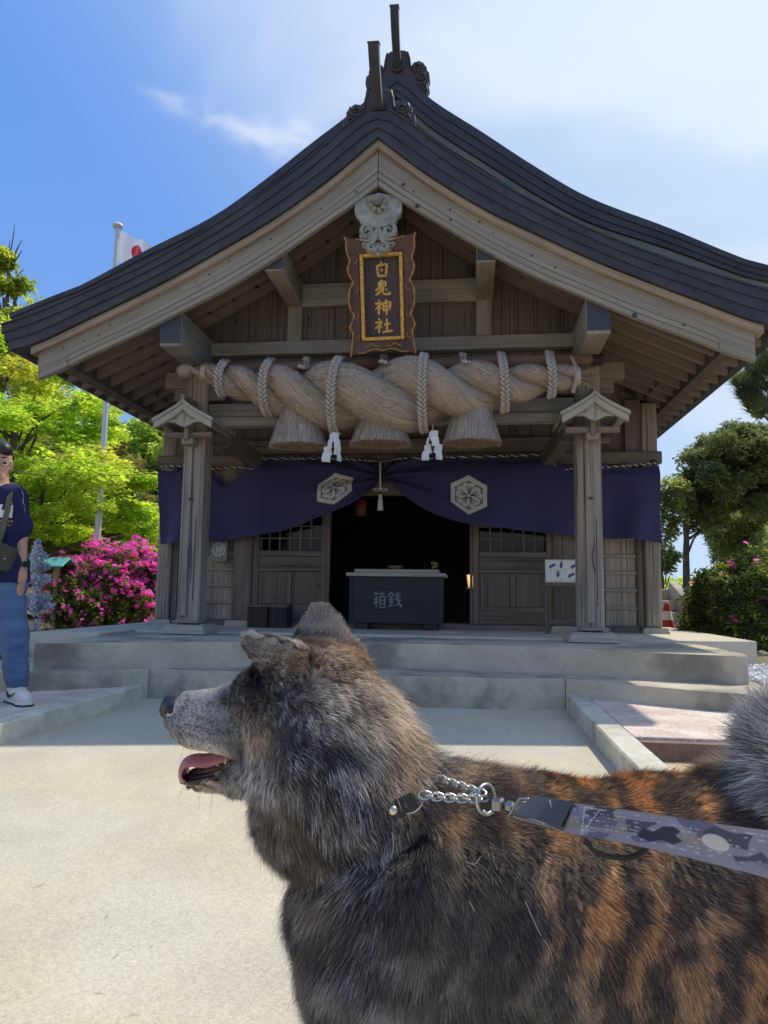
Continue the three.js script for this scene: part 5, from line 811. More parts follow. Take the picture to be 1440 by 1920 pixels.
// right: evergreens against the sky
{
  const blob = (cl, cx, cy, rx, ry, d, n, rad, m, dj = 0.8) => { for (let i = 0; i < n; i++) { const a = NR() * 6.283, q = Math.sqrt(NR()); cl.push([at(cx + rx * q * Math.cos(a), cy + ry * q * Math.sin(a), d + (NR() - 0.5) * dj), rad * (0.7 + 0.6 * NR()), m]); } };
  const olive = (k) => mixc([0.22, 0.265, 0.10], [0.30, 0.33, 0.12], k);
  let cl = []; blob(cl, 1385, 868, 88, 64, 13, 62, 0.24, 95, 2); blob(cl, 1320, 930, 44, 58, 13, 30, 0.2, 80); blob(cl, 1425, 900, 50, 70, 13, 30, 0.26, 90, 2); blob(cl, 1292, 935, 18, 30, 13, 8, 0.16, 80);
  tree('pittosporum_tree', 'dense dark evergreen with a slim bare trunk at the right behind the steps', at(1288, 1150, 13).setY(0), at(1289, 930, 13), 0.085, cl, { geo: broad, mat: white2, flat: 0.75, size: 1.0, bark: M.bark, limbEvery: 6, colour: olive });
  cl = []; blob(cl, 1405, 1010, 60, 48, 15, 40, 0.3, 80, 2); blob(cl, 1365, 1000, 40, 60, 15, 18, 0.22, 60); for (let i = 0; i < 12; i++) cl.push([at(lerp(1340, 1440, NR()), lerp(1030, 1080, NR()), 15), 0.2, 40]);
  tree('slender_tree', 'loose feathery green tree behind the pink azalea at the right edge', at(1400, 1150, 15).setY(0), at(1398, 980, 15), 0.06, cl, { geo: broad, mat: white1, flat: 0.9, size: 1.0, limbEvery: 2, colour: (k) => mixc([0.16, 0.2, 0.07], [0.46, 0.5, 0.15], k) });
  cl = []; for (const [px, py, r] of [[1250, 915, 0.2], [1262, 940, 0.18], [1245, 970, 0.22], [1258, 1000, 0.16], [1244, 1035, 0.18], [1270, 975, 0.14], [1248, 1062, 0.14], [1240, 940, 0.2], [1275, 910, 0.14], [1265, 1045, 0.1]]) cl.push([at(px, py, 12), r, 60]);
  tree('young_tree', 'thin young tree with drooping green sprays beside the right corner of the hall', at(1250, 1140, 12).setY(0), at(1240, 960, 12), 0.035, cl, { geo: broad, mat: white1, flat: 0.9, size: 0.95, limbEvery: 1, colour: (k) => mixc([0.16, 0.2, 0.07], [0.42, 0.46, 0.12], k) });
  cl = []; for (const [px, py, r] of [[1420, 700, 0.22], [1438, 735, 0.25], [1400, 740, 0.16], [1425, 770, 0.2], [1388, 718, 0.1], [1445, 680, 0.25], [1460, 720, 0.4], [1480, 780, 0.5], [1412, 758, 0.12], [1470, 660, 0.4]]) cl.push([at(px, py, 11), r, 80]);
  tree('pine_tree', 'pine boughs reaching in at the upper right edge below the eave', at(1570, 1150, 11).setY(0), at(1520, 700, 11), 0.12, cl, { geo: needle, mat: white2, flat: 0.8, size: 1.3, limbEvery: 1, colour: (k) => mixc([0.09, 0.13, 0.06], [0.3, 0.34, 0.12], k) });
  const h = []; for (let i = 0; i < 2400; i++) h.push([at(lerp(1180, 1480, NR()), lerp(1085, 1135, Math.sqrt(NR())), lerp(16, 19, NR())).add(V(0, 0.1 * pn(i, 2), 0)), 1.6 + NR(), mixc([0.4, 0.56, 0.08], [0.72, 0.82, 0.16], NR())]);
  tag(scatter('hedge', scene, broad, white1, h), 'low bright green hedge beyond the steps at right', 'hedge', null, 'stuff');
}
// ---------------------------------------------------------------- steps, cone, gravel, weed
{
  const st = thing('stone_steps', 'short flight of concrete steps with a side wall beyond the right corner of the hall', 'steps');
  const a = at(1222, 1190, 9.6).setY(0), b = at(1308, 1190, 9.6).setY(0), w = b.x - a.x, cx = (a.x + b.x) / 2, z = a.z;
  for (let i = 0; i < 4; i++) { boxAt('step', M.concreteTop, st, a.x, b.x - 0.02, i ? 0.2 + 0.17 * i - 0.16 : -0.03, 0.2 + 0.165 * (i + 0) , z - 0.3 * i - 0.9, z - 0.3 * i, 0.01); }
  obj('side_wall', barGeo(V(b.x + 0.06, 0.28, z + 0.05), V(b.x + 0.02, 0.82, z - 1.3), 0.12, 0.34), M.concrete, st);
  boxAt('landing', M.concreteTop, st, a.x, b.x + 0.1, 0.5, 0.86, z - 2.4, z - 1.25, 0.01);
  const p = at(1252, 1193, 8.4).setY(0.1), c = thing('traffic_cone', 'red and white traffic cone standing beside the right corner post', 'cone', [p.x, 0.21, p.z]);
  const red = std({ color: new THREE.Color(0.5, 0.03, 0.03), roughness: 0.5 }), wh = std({ color: new THREE.Color(0.75, 0.74, 0.72), roughness: 0.5 }), H = 0.42, R0 = 0.115, R1 = 0.028, rad = (k) => lerp(R0, R1, k);
  boxAt('cone_base', wh, c, -0.15, 0.15, 0, 0.025, -0.15, 0.15, 0.01);
  [[0, 0.36, wh], [0.36, 0.58, red], [0.58, 0.82, wh], [0.82, 1, red]].forEach(([k0, k1, m]) => obj('cone_band', lathe([[rad(k0), 0.025 + H * k0], [rad(k1), 0.025 + H * k1]], 24), m, c)); obj('cone_tip', new THREE.SphereGeometry(R1, 12, 8), red, c, [0, H + 0.025, 0]);
  const peb = new THREE.IcosahedronGeometry(0.018, 0).scale(1.2, 0.7, 1), gl = [];
  for (let i = 0; i < 2600; i++) gl.push([V(lerp(2.52, 3.6, NR()), 0.205 + 0.012 * NR(), lerp(-0.15, 1.2, NR())), 0.6 + 0.8 * NR(), mixc([0.35, 0.35, 0.36], [0.75, 0.75, 0.74], NR())]);
  struct('gravel_bed', bx(2.5, 3.9, -0.05, 0.2, -0.2, 1.0, 0.01), M.stone);
  tag(scatter('gravel', scene, peb, std({ roughness: 0.8 }), gl, 3), 'white gravel strip beside the right end of the platform', 'gravel', null, 'stuff');
  const dg = []; for (let i = 0; i < 1600; i++) dg.push([V(lerp(-3.7, -2.82, NR()), 0.205 + 0.05 * NR(), lerp(-0.2, 0.75, NR())), 1.2 + 1.6 * NR(), mixc([0.12, 0.115, 0.11], [0.35, 0.33, 0.31], NR())]);
  tag(scatter('gravel', scene, peb, std({ roughness: 0.9 }), dg, 3), 'dark grey stones beside the left end of the platform behind the man', 'gravel', null, 'stuff');
  struct('gravel_bed', bx(-4.8, -2.79, -0.05, 0.2, -0.5, 0.88, 0.01), M.stone);
  const wp = atY(1240, 1412, 0.0), wd = thing('weed', 'small green weed growing in the corner between the kerb and the pink pavement', 'weed', [wp.x, 0, wp.z]);
  const wl = [], wg = leafMat([0.26, 0.40, 0.10], 0.35); for (let i = 0; i < 34; i++) { const s = spray(3, 0.06, 0.017, 0.02, 300 + i, 0.6).translate((NR() - 0.55) * 0.13, 0.015 + 0.03 * NR(), (NR() - 0.5) * 0.10); obj('leaf', s, wg, wd); }
}
// ---------------------------------------------------------------- flagpole, cable, plaque rack, paper tree
{
  const d = 13, b = at(179, 1050, d), top = at(221, 425, d), p = thing('flagpole', 'tall white flagpole rising behind the left eave', 'flagpole', [b.x, 0, b.z]), q = top.clone().sub(V(b.x, 0, b.z));
  M.whitePaint = std({ color: new THREE.Color(0.62, 0.64, 0.66), roughness: 0.4 });
  obj('pole', tubeOf([V(0, 0, 0), q], (t) => 0.064 - 0.02 * t, 14), M.whitePaint, p); obj('truck', lathe([[0.0001, -0.035], [0.07, -0.035], [0.1, 0.0], [0.1, 0.024], [0.07, 0.06], [0.0001, 0.077]], 16).translate(q.x, q.y, q.z), M.whitePaint, p);
  obj('halyard', tubeOf([q.clone().add(V(0.06, -0.05, 0.03)), V(0.09, 1.2, 0.03)], 0.006, 5), M.whitePaint, p);
  const cv = document.createElement('canvas'); cv.width = 384; cv.height = 256; const x = cv.getContext('2d'); x.fillStyle = 'rgb(236,236,240)'; x.fillRect(0, 0, 384, 256); x.fillStyle = 'rgb(205,24,58)'; x.beginPath(); x.arc(192, 128, 76, 0, 7); x.fill();
  const t = new THREE.CanvasTexture(cv); t.colorSpace = THREE.SRGBColorSpace;
  const f = thing('national_flag', 'white flag with a red disc drooping from the flagpole above the left roof', 'flag', [top.x + 0.05, top.y - 0.1, top.z]);
  const g = new THREE.PlaneGeometry(1, 1, 40, 30), pp = g.attributes.position, u = g.attributes.uv; for (let i = 0; i < pp.count; i++) { const s = u.getX(i), v = 1 - u.getY(i); pp.setXYZ(i, s * 0.78 + 0.06 * v * s, -v * 0.60 - s * 0.33 - 0.12 * s * s, 0.12 * Math.sin(s * 11 + v * 2.2) * (0.3 + s) * 0.8 + 0.15 * s); } g.computeVertexNormals();
  obj('cloth', g, new THREE.MeshPhysicalMaterial({ map: t, roughness: 0.8, transmission: 0.35, thickness: 0, side: THREE.DoubleSide }), f);
  const c0 = at(-60, 876, 12), c1 = at(330, 884, 12.5), cb = thing('overhead_cable', 'thin dark cable strung across the trees left of the hall', 'cable', [c0.x, c0.y, c0.z]); obj('wire', tubeOf(Array.from({ length: 13 }, (_, i) => c0.clone().lerp(c1, i / 12).sub(c0).add(V(0, -0.12 * Math.sin(Math.PI * i / 12), 0))), 0.008, 5), M.capPlate, cb);
  // rack of votive plaques
  const r1 = at(100, 1166, 11.4), rk = thing('plaque_rack', 'wooden rack with a teal roof hung with votive plaques behind the man', 'rack', [r1.x, 0.05, r1.z], 0.12), W = 1.5; rk.scale.setScalar(1.4);
  for (const x of [0.0, -W]) boxAt('rack_post', M.woodTan, rk, x - 0.03, x + 0.03, 0, 0.78, -0.03, 0.03, 0.004); for (const y of [0.14, 0.32, 0.5, 0.66]) boxAt('rack_rail', M.woodTan, rk, -W + 0.031, -0.031, y - 0.012, y + 0.012, -0.012, 0.012, 0.003);
  for (const s of [-1, 1]) obj('rack_roof', cbox(W + 0.3, 0.02, 0.24, 0.004).rotateX(s * 0.45).translate(-W / 2, 0.80 - 0.01, s * 0.105), std({ color: new THREE.Color(0.10, 0.33, 0.33), roughness: 0.5 }), rk);
  const ps = new THREE.Shape([[-0.07, -0.045], [0.07, -0.045], [0.07, 0.03], [0, 0.055], [-0.07, 0.03]].map((q) => new THREE.Vector2(...q))), pg = new THREE.ExtrudeGeometry(ps, { depth: 0.008, bevelEnabled: false }), pm = [[0.85, 0.55, 0.28], [0.9, 0.66, 0.4], [0.8, 0.45, 0.2], [0.9, 0.75, 0.55]].map((c) => std({ color: new THREE.Color(...c), roughness: 0.7 }));
  for (let i = 0; i < 56; i++) { const o = obj('plaque', pg, pm[Math.floor(NR() * 4)], rk, [-0.1 - (i % 14) * 0.098 + (NR() - 0.5) * 0.03, [0.09, 0.265, 0.445, 0.605][Math.floor(i / 14)] + (NR() - 0.5) * 0.02, 0.018 + NR() * 0.02]); o.rotation.set(0.1 * NR(), (NR() - 0.5) * 0.5, (NR() - 0.5) * 0.35); }
  // stand of tied paper fortunes
  const s0 = at(66, 1178, 7.0), fo = thing('paper_fortune_tree', 'slim metal stand wrapped in white paper fortunes between the man and the azalea', 'paper fortune stand', [s0.x, 0.2, s0.z]);
  obj('stand', tubeOf([V(0, 0, 0), V(0, 0.5, 0), V(-0.03, 1.0, 0)], 0.012, 7), M.capPlate, fo);
  const pl = []; const kn = spray(6, 0.042, 0.013, 0.024, 55, 1.2), arm = (a, b, n, j) => { for (let i = 0; i < n; i++) { const t = NR(), o = a.clone().lerp(b, t); pl.push([o.add(V((NR() - 0.5) * j, (NR() - 0.5) * j, (NR() - 0.5) * j)), 0.6 + 0.6 * NR(), mixc([0.5, 0.52, 0.56], [0.82, 0.82, 0.82], NR())]); } };
  const ag = []; for (const [y, w] of [[0.36, 0.16], [0.44, 0.13], [0.62, 0.11], [0.74, 0.085], [0.84, 0.06]]) for (const m of [-1, 1, 0.3, -0.4]) { const a = V(-0.02, y, 0), b = V(m * w, y + 0.02, Math.sqrt(Math.max(0, 1 - m * m)) * w); ag.push(tubeOf([a, b], 0.005, 5)); arm(a, b, 60, 0.03); } arm(V(0, 0.3, 0), V(-0.03, 1.0, 0), 330, 0.045); arm(V(0.01, 0.0, 0), V(0.02, 0.22, 0), 26, 0.05);
  for (const g2 of ag) obj('arm', g2, M.capPlate, fo); scatter('paper_knot', fo, kn, std({ roughness: 0.8, side: THREE.DoubleSide }), pl, 2);
}
// ---------------------------------------------------------------- smooth bodies: tapered capsules joined by a smooth minimum, meshed by surface nets
function capDist(p, c) {
  const ax = p[0] - c.a[0], ay = p[1] - c.a[1], az = p[2] - c.a[2]; const t = c.l2 ? clamp((ax * c.d[0] + ay * c.d[1] + az * c.d[2]) / c.l2) : 0;
  const x = (ax - c.d[0] * t), y = (ay - c.d[1] * t), z = (az - c.d[2] * t) * c.fz; return (Math.sqrt(x * x + y * y + z * z) - (c.ra + (c.rb - c.ra) * t)) / Math.max(1, c.fz);
}
// cap(a, b, ra, rb, blend, fz): fz > 1 flattens it along z
function cap(a, b, ra, rb = ra, k = 0.03, fz = 1) { const d = [b[0] - a[0], b[1] - a[1], b[2] - a[2]]; return { a, b, ra, rb, k, fz, d, l2: d[0] * d[0] + d[1] * d[1] + d[2] * d[2] }; }
function field(caps) { return (p) => { let s = 1e3; for (const c of caps) { const d = capDist(p, c), k = c.k; if (d > s + k) continue; if (s > d + k) { s = d; continue; } const h = Math.max(0, k - Math.abs(s - d)) / k; s = Math.min(s, d) - h * h * k * 0.25; } return s; }; }
function boundsOf(caps, pad) { const lo = [1e9, 1e9, 1e9], hi = [-1e9, -1e9, -1e9]; for (const c of caps) for (const [q, r] of [[c.a, c.ra], [c.b, c.rb]]) for (let i = 0; i < 3; i++) { lo[i] = Math.min(lo[i], q[i] - r - pad); hi[i] = Math.max(hi[i], q[i] + r + pad); } return [lo, hi]; }
function netMesh(fn, [lo, hi], cell) {
  const n = [0, 1, 2].map((i) => Math.ceil((hi[i] - lo[i]) / cell) + 1), [nx, ny, nz] = n, val = new Float32Array(nx * ny * nz), id = (x, y, z) => (z * ny + y) * nx + x;
  for (let z = 0; z < nz; z++) for (let y = 0; y < ny; y++) for (let x = 0; x < nx; x++) val[id(x, y, z)] = fn([lo[0] + x * cell, lo[1] + y * cell, lo[2] + z * cell]);
  const vid = new Int32Array(nx * ny * nz).fill(-1), pos = [], idx = [];
  for (let z = 0; z + 1 < nz; z++) for (let y = 0; y + 1 < ny; y++) for (let x = 0; x + 1 < nx; x++) {
    let m = 0; const v = []; for (let k = 0; k < 8; k++) { const q = val[id(x + (k & 1), y + ((k >> 1) & 1), z + (k >> 2))]; v.push(q); if (q < 0) m |= 1 << k; }
    if (m === 0 || m === 255) continue; let s = [0, 0, 0], c = 0;
    for (let a = 0; a < 8; a++) for (const b of [1, 2, 4]) { if (a & b) continue; const e = a | b; if ((v[a] < 0) === (v[e] < 0)) continue; const t = v[a] / (v[a] - v[e]); s[0] += (a & 1) + (b === 1 ? t : 0); s[1] += ((a >> 1) & 1) + (b === 2 ? t : 0); s[2] += (a >> 2) + (b === 4 ? t : 0); c++; }
    vid[id(x, y, z)] = pos.length / 3; pos.push(lo[0] + (x + s[0] / c) * cell, lo[1] + (y + s[1] / c) * cell, lo[2] + (z + s[2] / c) * cell);
  }
  const q = (a, b, c, d, f) => { if (a < 0 || b < 0 || c < 0 || d < 0) return; f ? idx.push(a, b, c, a, c, d) : idx.push(a, c, b, a, d, c); };
  for (let z = 1; z + 1 < nz; z++) for (let y = 1; y + 1 < ny; y++) for (let x = 1; x + 1 < nx; x++) {
    const v = val[id(x, y, z)] < 0;
    if (v !== (val[id(x + 1, y, z)] < 0)) q(vid[id(x, y - 1, z - 1)], vid[id(x, y, z - 1)], vid[id(x, y, z)], vid[id(x, y - 1, z)], v);
    if (v !== (val[id(x, y + 1, z)] < 0)) q(vid[id(x - 1, y, z - 1)], vid[id(x - 1, y, z)], vid[id(x, y, z)], vid[id(x, y, z - 1)], v);
    if (v !== (val[id(x, y, z + 1)] < 0)) q(vid[id(x - 1, y - 1, z)], vid[id(x, y - 1, z)], vid[id(x, y, z)], vid[id(x - 1, y, z)], v);
  }
  const nor = new Float32Array(pos.length), e = cell * 0.4; for (let i = 0; i < pos.length; i += 3) { const [x, y, z] = [pos[i], pos[i + 1], pos[i + 2]]; const g = V(fn([x + e, y, z]) - fn([x - e, y, z]), fn([x, y + e, z]) - fn([x, y - e, z]), fn([x, y, z + e]) - fn([x, y, z - e])).normalize(); nor[i] = g.x; nor[i + 1] = g.y; nor[i + 2] = g.z; }
  const g = new THREE.BufferGeometry(); g.setAttribute('position', new THREE.Float32BufferAttribute(pos, 3)); g.setAttribute('normal', new THREE.BufferAttribute(nor, 3)); g.setAttribute('uv', new THREE.BufferAttribute(new Float32Array(pos.length / 3 * 2), 2)); g.setIndex(idx); return g;
}
const bodyOf = (caps, cell, pad = 0.02) => netMesh(field(caps), boundsOf(caps, pad), cell);

// ---------------------------------------------------------------- the man at the left edge
{
  const foot = atY(36, 1318, 0.094), D = foot.clone().sub(CAM.p).dot(FWD), P0 = CAM.p.clone().addScaledVector(FWD, D).addScaledVector(RIGHT, foot.clone().sub(CAM.p).dot(RIGHT) - 0.1).setY(0.094), S = D / CAM.f;
  const man = thing('person', 'man in navy t-shirt and blue jeans with an olive shoulder bag walking in at left', 'person', P0.toArray(), CAM.yaw);
  const H = (px, py, z = 0) => { const q = at(px, py, D - z).sub(P0); return [q.dot(RIGHT), q.y, z]; };
  const skin = std({ color: new THREE.Color(0.47, 0.27, 0.19), roughness: 0.55 }), hairM = std({ color: new THREE.Color(0.012, 0.011, 0.011), roughness: 0.5 });
  const mx = (px) => -20 - px;                       // his other side
  const c = [];
  const put = (a, b, ra, rb, k = 0.03, fz = 1) => c.push(cap(H(...a), H(...b), ra, rb, k, fz));
  put([-3, 858, 0], [-3, 866, -0.01], 0.078, 0.076, 0.03); put([-3, 880, 0.02], [-3, 893, 0.035], 0.056, 0.038, 0.04); put([-4, 900, -0.01], [-6, 930, -0.02], 0.055, 0.06, 0.03);
  put([-3, 869, 0.088], [-3, 879, 0.1], 0.008, 0.014, 0.018); for (const e of [22, -28]) put([e, 868, -0.005], [e, 882, -0.01], 0.011, 0.008, 0.008);
  put([-10, 940, -0.01], [-10, 1060, -0.01], 0.12, 0.12, 0.05);
  for (const f of [(x) => x, mx]) { const s = f === mx ? -0.03 : 0.03; put([f(30), 932, 0], [f(38), 1003, -0.01], 0.05, 0.042, 0.04); put([f(38), 1003, -0.01], [f(41), 1062, 0.02], 0.04, 0.028, 0.02); put([f(41), 1064, 0.02], [f(41), 1084, 0.03], 0.026, 0.03, 0.015, 1.0); [[-0.022, 1108, 0.05, 0.0085], [-0.008, 1113, 0.045, 0.009], [0.006, 1112, 0.035, 0.0088], [0.018, 1107, 0.025, 0.0075]].forEach(([dz, py, z, r]) => { const a = H(f(41), 1084, 0.03), b = H(f(40), (1084 + py) / 2, 0.036), e = H(f(37), py, 0.036); a[2] = 0.03 + dz; b[2] = 0.034 + dz; e[2] = 0.036 + dz * 1.1; c.push(cap(a, b, r * 1.1, r, 0.008), cap(b, e, r, r * 0.8, 0.006)); }); const a = H(f(38), 1072, 0.05), b = H(f(36), 1092, 0.07); c.push(cap(a, b, 0.012, 0.009, 0.012)); }
  for (const [h, k, a] of [[[14, 1092, 0], [26, 1190, 0.03], [33, 1286, 0]], [[-34, 1092, 0], [-52, 1188, -0.03], [-66, 1278, -0.05]]]) { put(h, k, 0.08, 0.055, 0.04); put(k, a, 0.052, 0.036, 0.03); }
  obj('body', bodyOf(c, 0.011), skin, man);
  // face
  const F = (px, py, z) => V(...H(px, py, z)); const dark = std({ color: new THREE.Color(0.02, 0.015, 0.012), roughness: 0.3 }), wire = std({ color: new THREE.Color(0.25, 0.25, 0.26), roughness: 0.3, metalness: 0.8 });
  for (const e of [9, -15]) { obj('eye', new THREE.SphereGeometry(0.011, 10, 8).scale(1.3, 0.7, 0.6).translate(...F(e, 868, 0.07).toArray()), dark, man); obj('eyebrow', new THREE.SphereGeometry(0.02, 8, 6).scale(1, 0.22, 0.4).translate(...F(e, 858, 0.074).toArray()), hairM, man); const p = F(e, 869, 0.088); obj('spectacle_rim', new THREE.TorusGeometry(0.023, 0.0022, 6, 20).scale(1.15, 0.8, 1).translate(p.x, p.y, p.z), wire, man); obj('spectacle_arm', tubeOf([p.clone().add(V(e > 0 ? 0.026 : -0.026, 0.004, 0)), F(e > 0 ? 23 : -29, 867, 0)], 0.002, 5), wire, man); }
  obj('mouth', new THREE.SphereGeometry(0.022, 10, 6).scale(1, 0.2, 0.4).translate(...F(-3, 889, 0.073).toArray()), std({ color: new THREE.Color(0.25, 0.09, 0.08), roughness: 0.5 }), man);
  const hc = []; const hp = (a, b, ra, rb, k = 0.02) => hc.push(cap(H(...a), H(...b), ra, rb, k)); hp([-3, 846, -0.012], [-3, 856, -0.03], 0.078, 0.083); hp([-3, 842, 0.03], [6, 844, 0.025], 0.05, 0.048); hp([19, 858, -0.02], [21, 868, -0.02], 0.02, 0.012); hp([-25, 858, -0.02], [-27, 868, -0.02], 0.02, 0.012); hp([-3, 875, -0.05], [-4, 892, -0.045], 0.06, 0.045);
  obj('hair', bodyOf(hc, 0.009), hairM, man);
  // clothes
  const cv = document.createElement('canvas'); cv.width = 256; cv.height = 256; const x = cv.getContext('2d'); x.fillStyle = 'rgb(22,28,70)'; x.fillRect(0, 0, 256, 256); x.fillStyle = 'rgb(225,225,225)'; for (const [a, b] of [[40, 42], [88, 36], [130, 34], [170, 44]]) x.fillRect(a, 92, b, 46); x.fillStyle = 'rgb(22,28,70)'; for (const [a, b] of [[58, 104], [98, 112], [112, 96], [148, 106], [186, 100], [200, 118]]) { x.beginPath(); x.ellipse(a, b, 5, 13, 0.4, 0, 7); x.fill(); } x.fillStyle = 'rgb(214,140,40)'; x.beginPath(); x.arc(206, 84, 6, 0, 7); x.fill(); x.fillStyle = 'rgb(190,130,60)'; for (let i = 0; i < 22; i++) x.fillRect(44 + i * 8, 146, 5, 8); for (let i = 0; i < 26; i++) x.fillRect(36 + i * 7, 162, 4, 5);
  const st = new THREE.CanvasTexture(cv); st.colorSpace = THREE.SRGBColorSpace;
  const sc = []; const sp = (a, b, ra, rb, k = 0.04, fz = 1) => sc.push(cap(H(...a), H(...b), ra, rb, k, fz));
  sp([-32, 945, -0.01], [12, 945, -0.01], 0.105, 0.105, 0.04); sp([-30, 1000, 0], [10, 1000, 0], 0.115, 0.115, 0.06); sp([-32, 1065, -0.005], [14, 1065, -0.005], 0.118, 0.118, 0.06); sp([-30, 1092, 0], [12, 1090, 0], 0.112, 0.112, 0.04); sp([-6, 918, -0.02], [-6, 930, -0.01], 0.07, 0.09, 0.03); for (const f of [(q) => q, mx]) sp([f(26), 930, -0.005], [f(39), 990, -0.012], 0.066, 0.064, 0.05);
  const sf = field(sc), shirtFn = (p) => sf(p) + 0.004 * Math.sin(p[1] * 34 + p[0] * 16 + 3 * pn(p[0] * 8, p[1] * 8, p[2] * 8)) + 0.005 * pn(p[0] * 14, p[1] * 9, p[2] * 14);
  const lowY = H(0, 1093, 0)[1], sg = netMesh((p) => Math.max(shirtFn(p), lowY - p[1]), boundsOf(sc, 0.03), 0.011);
  { const p = sg.attributes.position, u = sg.attributes.uv, o = H(-10, 965, 0); for (let i = 0; i < p.count; i++) { const ok = p.getZ(i) > 0.02 ? 1 : 0; u.setXY(i, ok ? (p.getX(i) - o[0]) / 0.42 + 0.5 : 0.02, ok ? (p.getY(i) - o[1]) / 0.42 + 0.52 : 0.02); } }
  obj('tshirt', sg, std({ map: st, roughness: 0.9 }), man);
  const jc = []; const jp = (a, b, ra, rb, k = 0.04) => jc.push(cap(H(...a), H(...b), ra, rb, k)); jp([-32, 1088, -0.005], [12, 1088, -0.005], 0.112, 0.112, 0.04);
  jp([14, 1105, 0], [25, 1190, 0.03], 0.095, 0.076); jp([25, 1190, 0.03], [32, 1278, 0.0], 0.076, 0.062); jp([-34, 1105, 0], [-52, 1188, -0.03], 0.095, 0.075); jp([-52, 1188, -0.03], [-65, 1270, -0.05], 0.075, 0.062);
  const jf = field(jc), cuff = H(0, 1287, 0)[1], dn = (() => { const a = tileNoise(256, 256, 951), b = tileFbm(4, 8, 953, 4); const t = texPair(256, 256, (u, v) => { const k = clamp(0.2 + 0.5 * a(u, v) + 0.8 * (b(u, v) - 0.4)); return [...mixc([0.025, 0.06, 0.14], [0.12, 0.205, 0.36], k), k]; }, [0.4, 0.4]); return std({ map: t.map, bumpMap: t.bump, bumpScale: 0.001, roughness: 0.9 }); })();
  const jg = netMesh((p) => Math.max(jf(p) + 0.006 * pn(p[0] * 12, p[1] * 16, p[2] * 12) + 0.004 * Math.sin(p[1] * 60 + 4 * pn(p[0] * 9, p[1] * 9)) * smooth(0.5, 0.15, p[1]), cuff - p[1]), boundsOf(jc, 0.03), 0.011);
  { const p = jg.attributes.position, u = jg.attributes.uv; for (let i = 0; i < p.count; i++) u.setXY(i, p.getX(i) + p.getZ(i), p.getY(i)); }
  obj('jeans', jg, dn, man);
  // shoes
  const shoeM = std({ color: new THREE.Color(0.62, 0.61, 0.58), roughness: 0.6 }), sole = std({ color: new THREE.Color(0.03, 0.035, 0.045), roughness: 0.7 }), mark = std({ color: new THREE.Color(0.02, 0.02, 0.025), roughness: 0.6 });
  for (const [ax, side] of [[33, 1], [-66, 0]]) {
    const g = new THREE.Group(); g.name = 'shoe'; man.add(g); const a = H(ax, 1290, 0); g.position.set(a[0], 0, side ? 0.0 : -0.05); g.rotation.y = side ? 0.75 : -0.5;
    const uc = [cap([0, 0.06, -0.05], [0, 0.075, 0.0], 0.042, 0.042, 0.03), cap([0, 0.05, 0.02], [0, 0.045, 0.13], 0.044, 0.036, 0.03), cap([0, 0.04, 0.12], [0.0, 0.035, 0.165], 0.036, 0.028, 0.02)], uf = field(uc);
    obj('upper', netMesh((p) => Math.max(uf(p), 0.02 - p[1]), boundsOf(uc, 0.02), 0.006), shoeM, g);
    const sh = new THREE.Shape([[-0.04, 0.09], [-0.046, 0.02], [-0.038, -0.08], [-0.045, -0.15], [-0.02, -0.195], [0.02, -0.195], [0.045, -0.15], [0.042, -0.05], [0.046, 0.02], [0.04, 0.09]].map((q) => new THREE.Vector2(...q)));
    const so = new THREE.ExtrudeGeometry(sh, { depth: 0.011, bevelSize: 0.003, bevelThickness: 0.003, bevelSegments: 1 }).rotateX(-Math.PI / 2); obj('outsole', so, sole, g); obj('midsole', so.clone().translate(0, 0.012, 0), shoeM, g);
    for (const m of [-1, 1]) obj('side_mark', tubeOf(new THREE.CatmullRomCurve3([V(m * 0.046, 0.065, -0.03), V(m * 0.05, 0.045, 0.01), V(m * 0.048, 0.05, 0.05), V(m * 0.044, 0.068, 0.09)]).getPoints(10), (t) => 0.003 + 0.006 * Math.sin(Math.PI * Math.min(1, t * 1.4)), 5), mark, g);
    for (let i = 0; i < 4; i++) obj('lace', tubeOf([V(-0.03, 0.085 - 0.006 * i, 0.02 + 0.022 * i), V(0, 0.098 - 0.007 * i, 0.03 + 0.022 * i), V(0.03, 0.085 - 0.006 * i, 0.024 + 0.022 * i)], 0.004, 5), shoeM, g);
  }
  // watch, bag and strap
  const w = H(41, 1058, 0.02); obj('watch_strap', new THREE.TorusGeometry(0.031, 0.008, 8, 18).rotateX(Math.PI / 2).scale(1, 1.8, 1).translate(...w), mark, man); obj('watch_case', bx(-0.012, 0.012, -0.018, 0.018, -0.018, 0.018, 0.004).translate(w[0] + 0.035, w[1], w[2] + 0.01), mark, man);
  const bag = thing('shoulder_bag', 'small dark olive shoulder bag worn across the front of the man', 'bag', P0.toArray(), CAM.yaw), ol = std({ color: new THREE.Color(0.10, 0.105, 0.065), roughness: 0.9 }), ol2 = std({ color: new THREE.Color(0.045, 0.05, 0.035), roughness: 0.85 });
  const sgeo = (pts) => { const pb = new PB(); for (let i = 0; i + 1 < pts.length; i++) { const [a, b] = [V(...H(...pts[i])), V(...H(...pts[i + 1]))], t = b.clone().sub(a).normalize(), s = t.clone().cross(V(0, 0, 1)).normalize().multiplyScalar(0.017), o = V(0, 0, 0.003); pb.quad(a.clone().sub(s).add(o), a.clone().add(s).add(o), b.clone().add(s).add(o), b.clone().sub(s).add(o)); pb.quad(a.clone().add(s), a.clone().sub(s), b.clone().sub(s), b.clone().add(s)); for (const m of [-1, 1]) pb.quad(a.clone().addScaledVector(s, m), a.clone().addScaledVector(s, m).add(o), b.clone().addScaledVector(s, m).add(o), b.clone().addScaledVector(s, m)); } return pb.geo(0.6); };
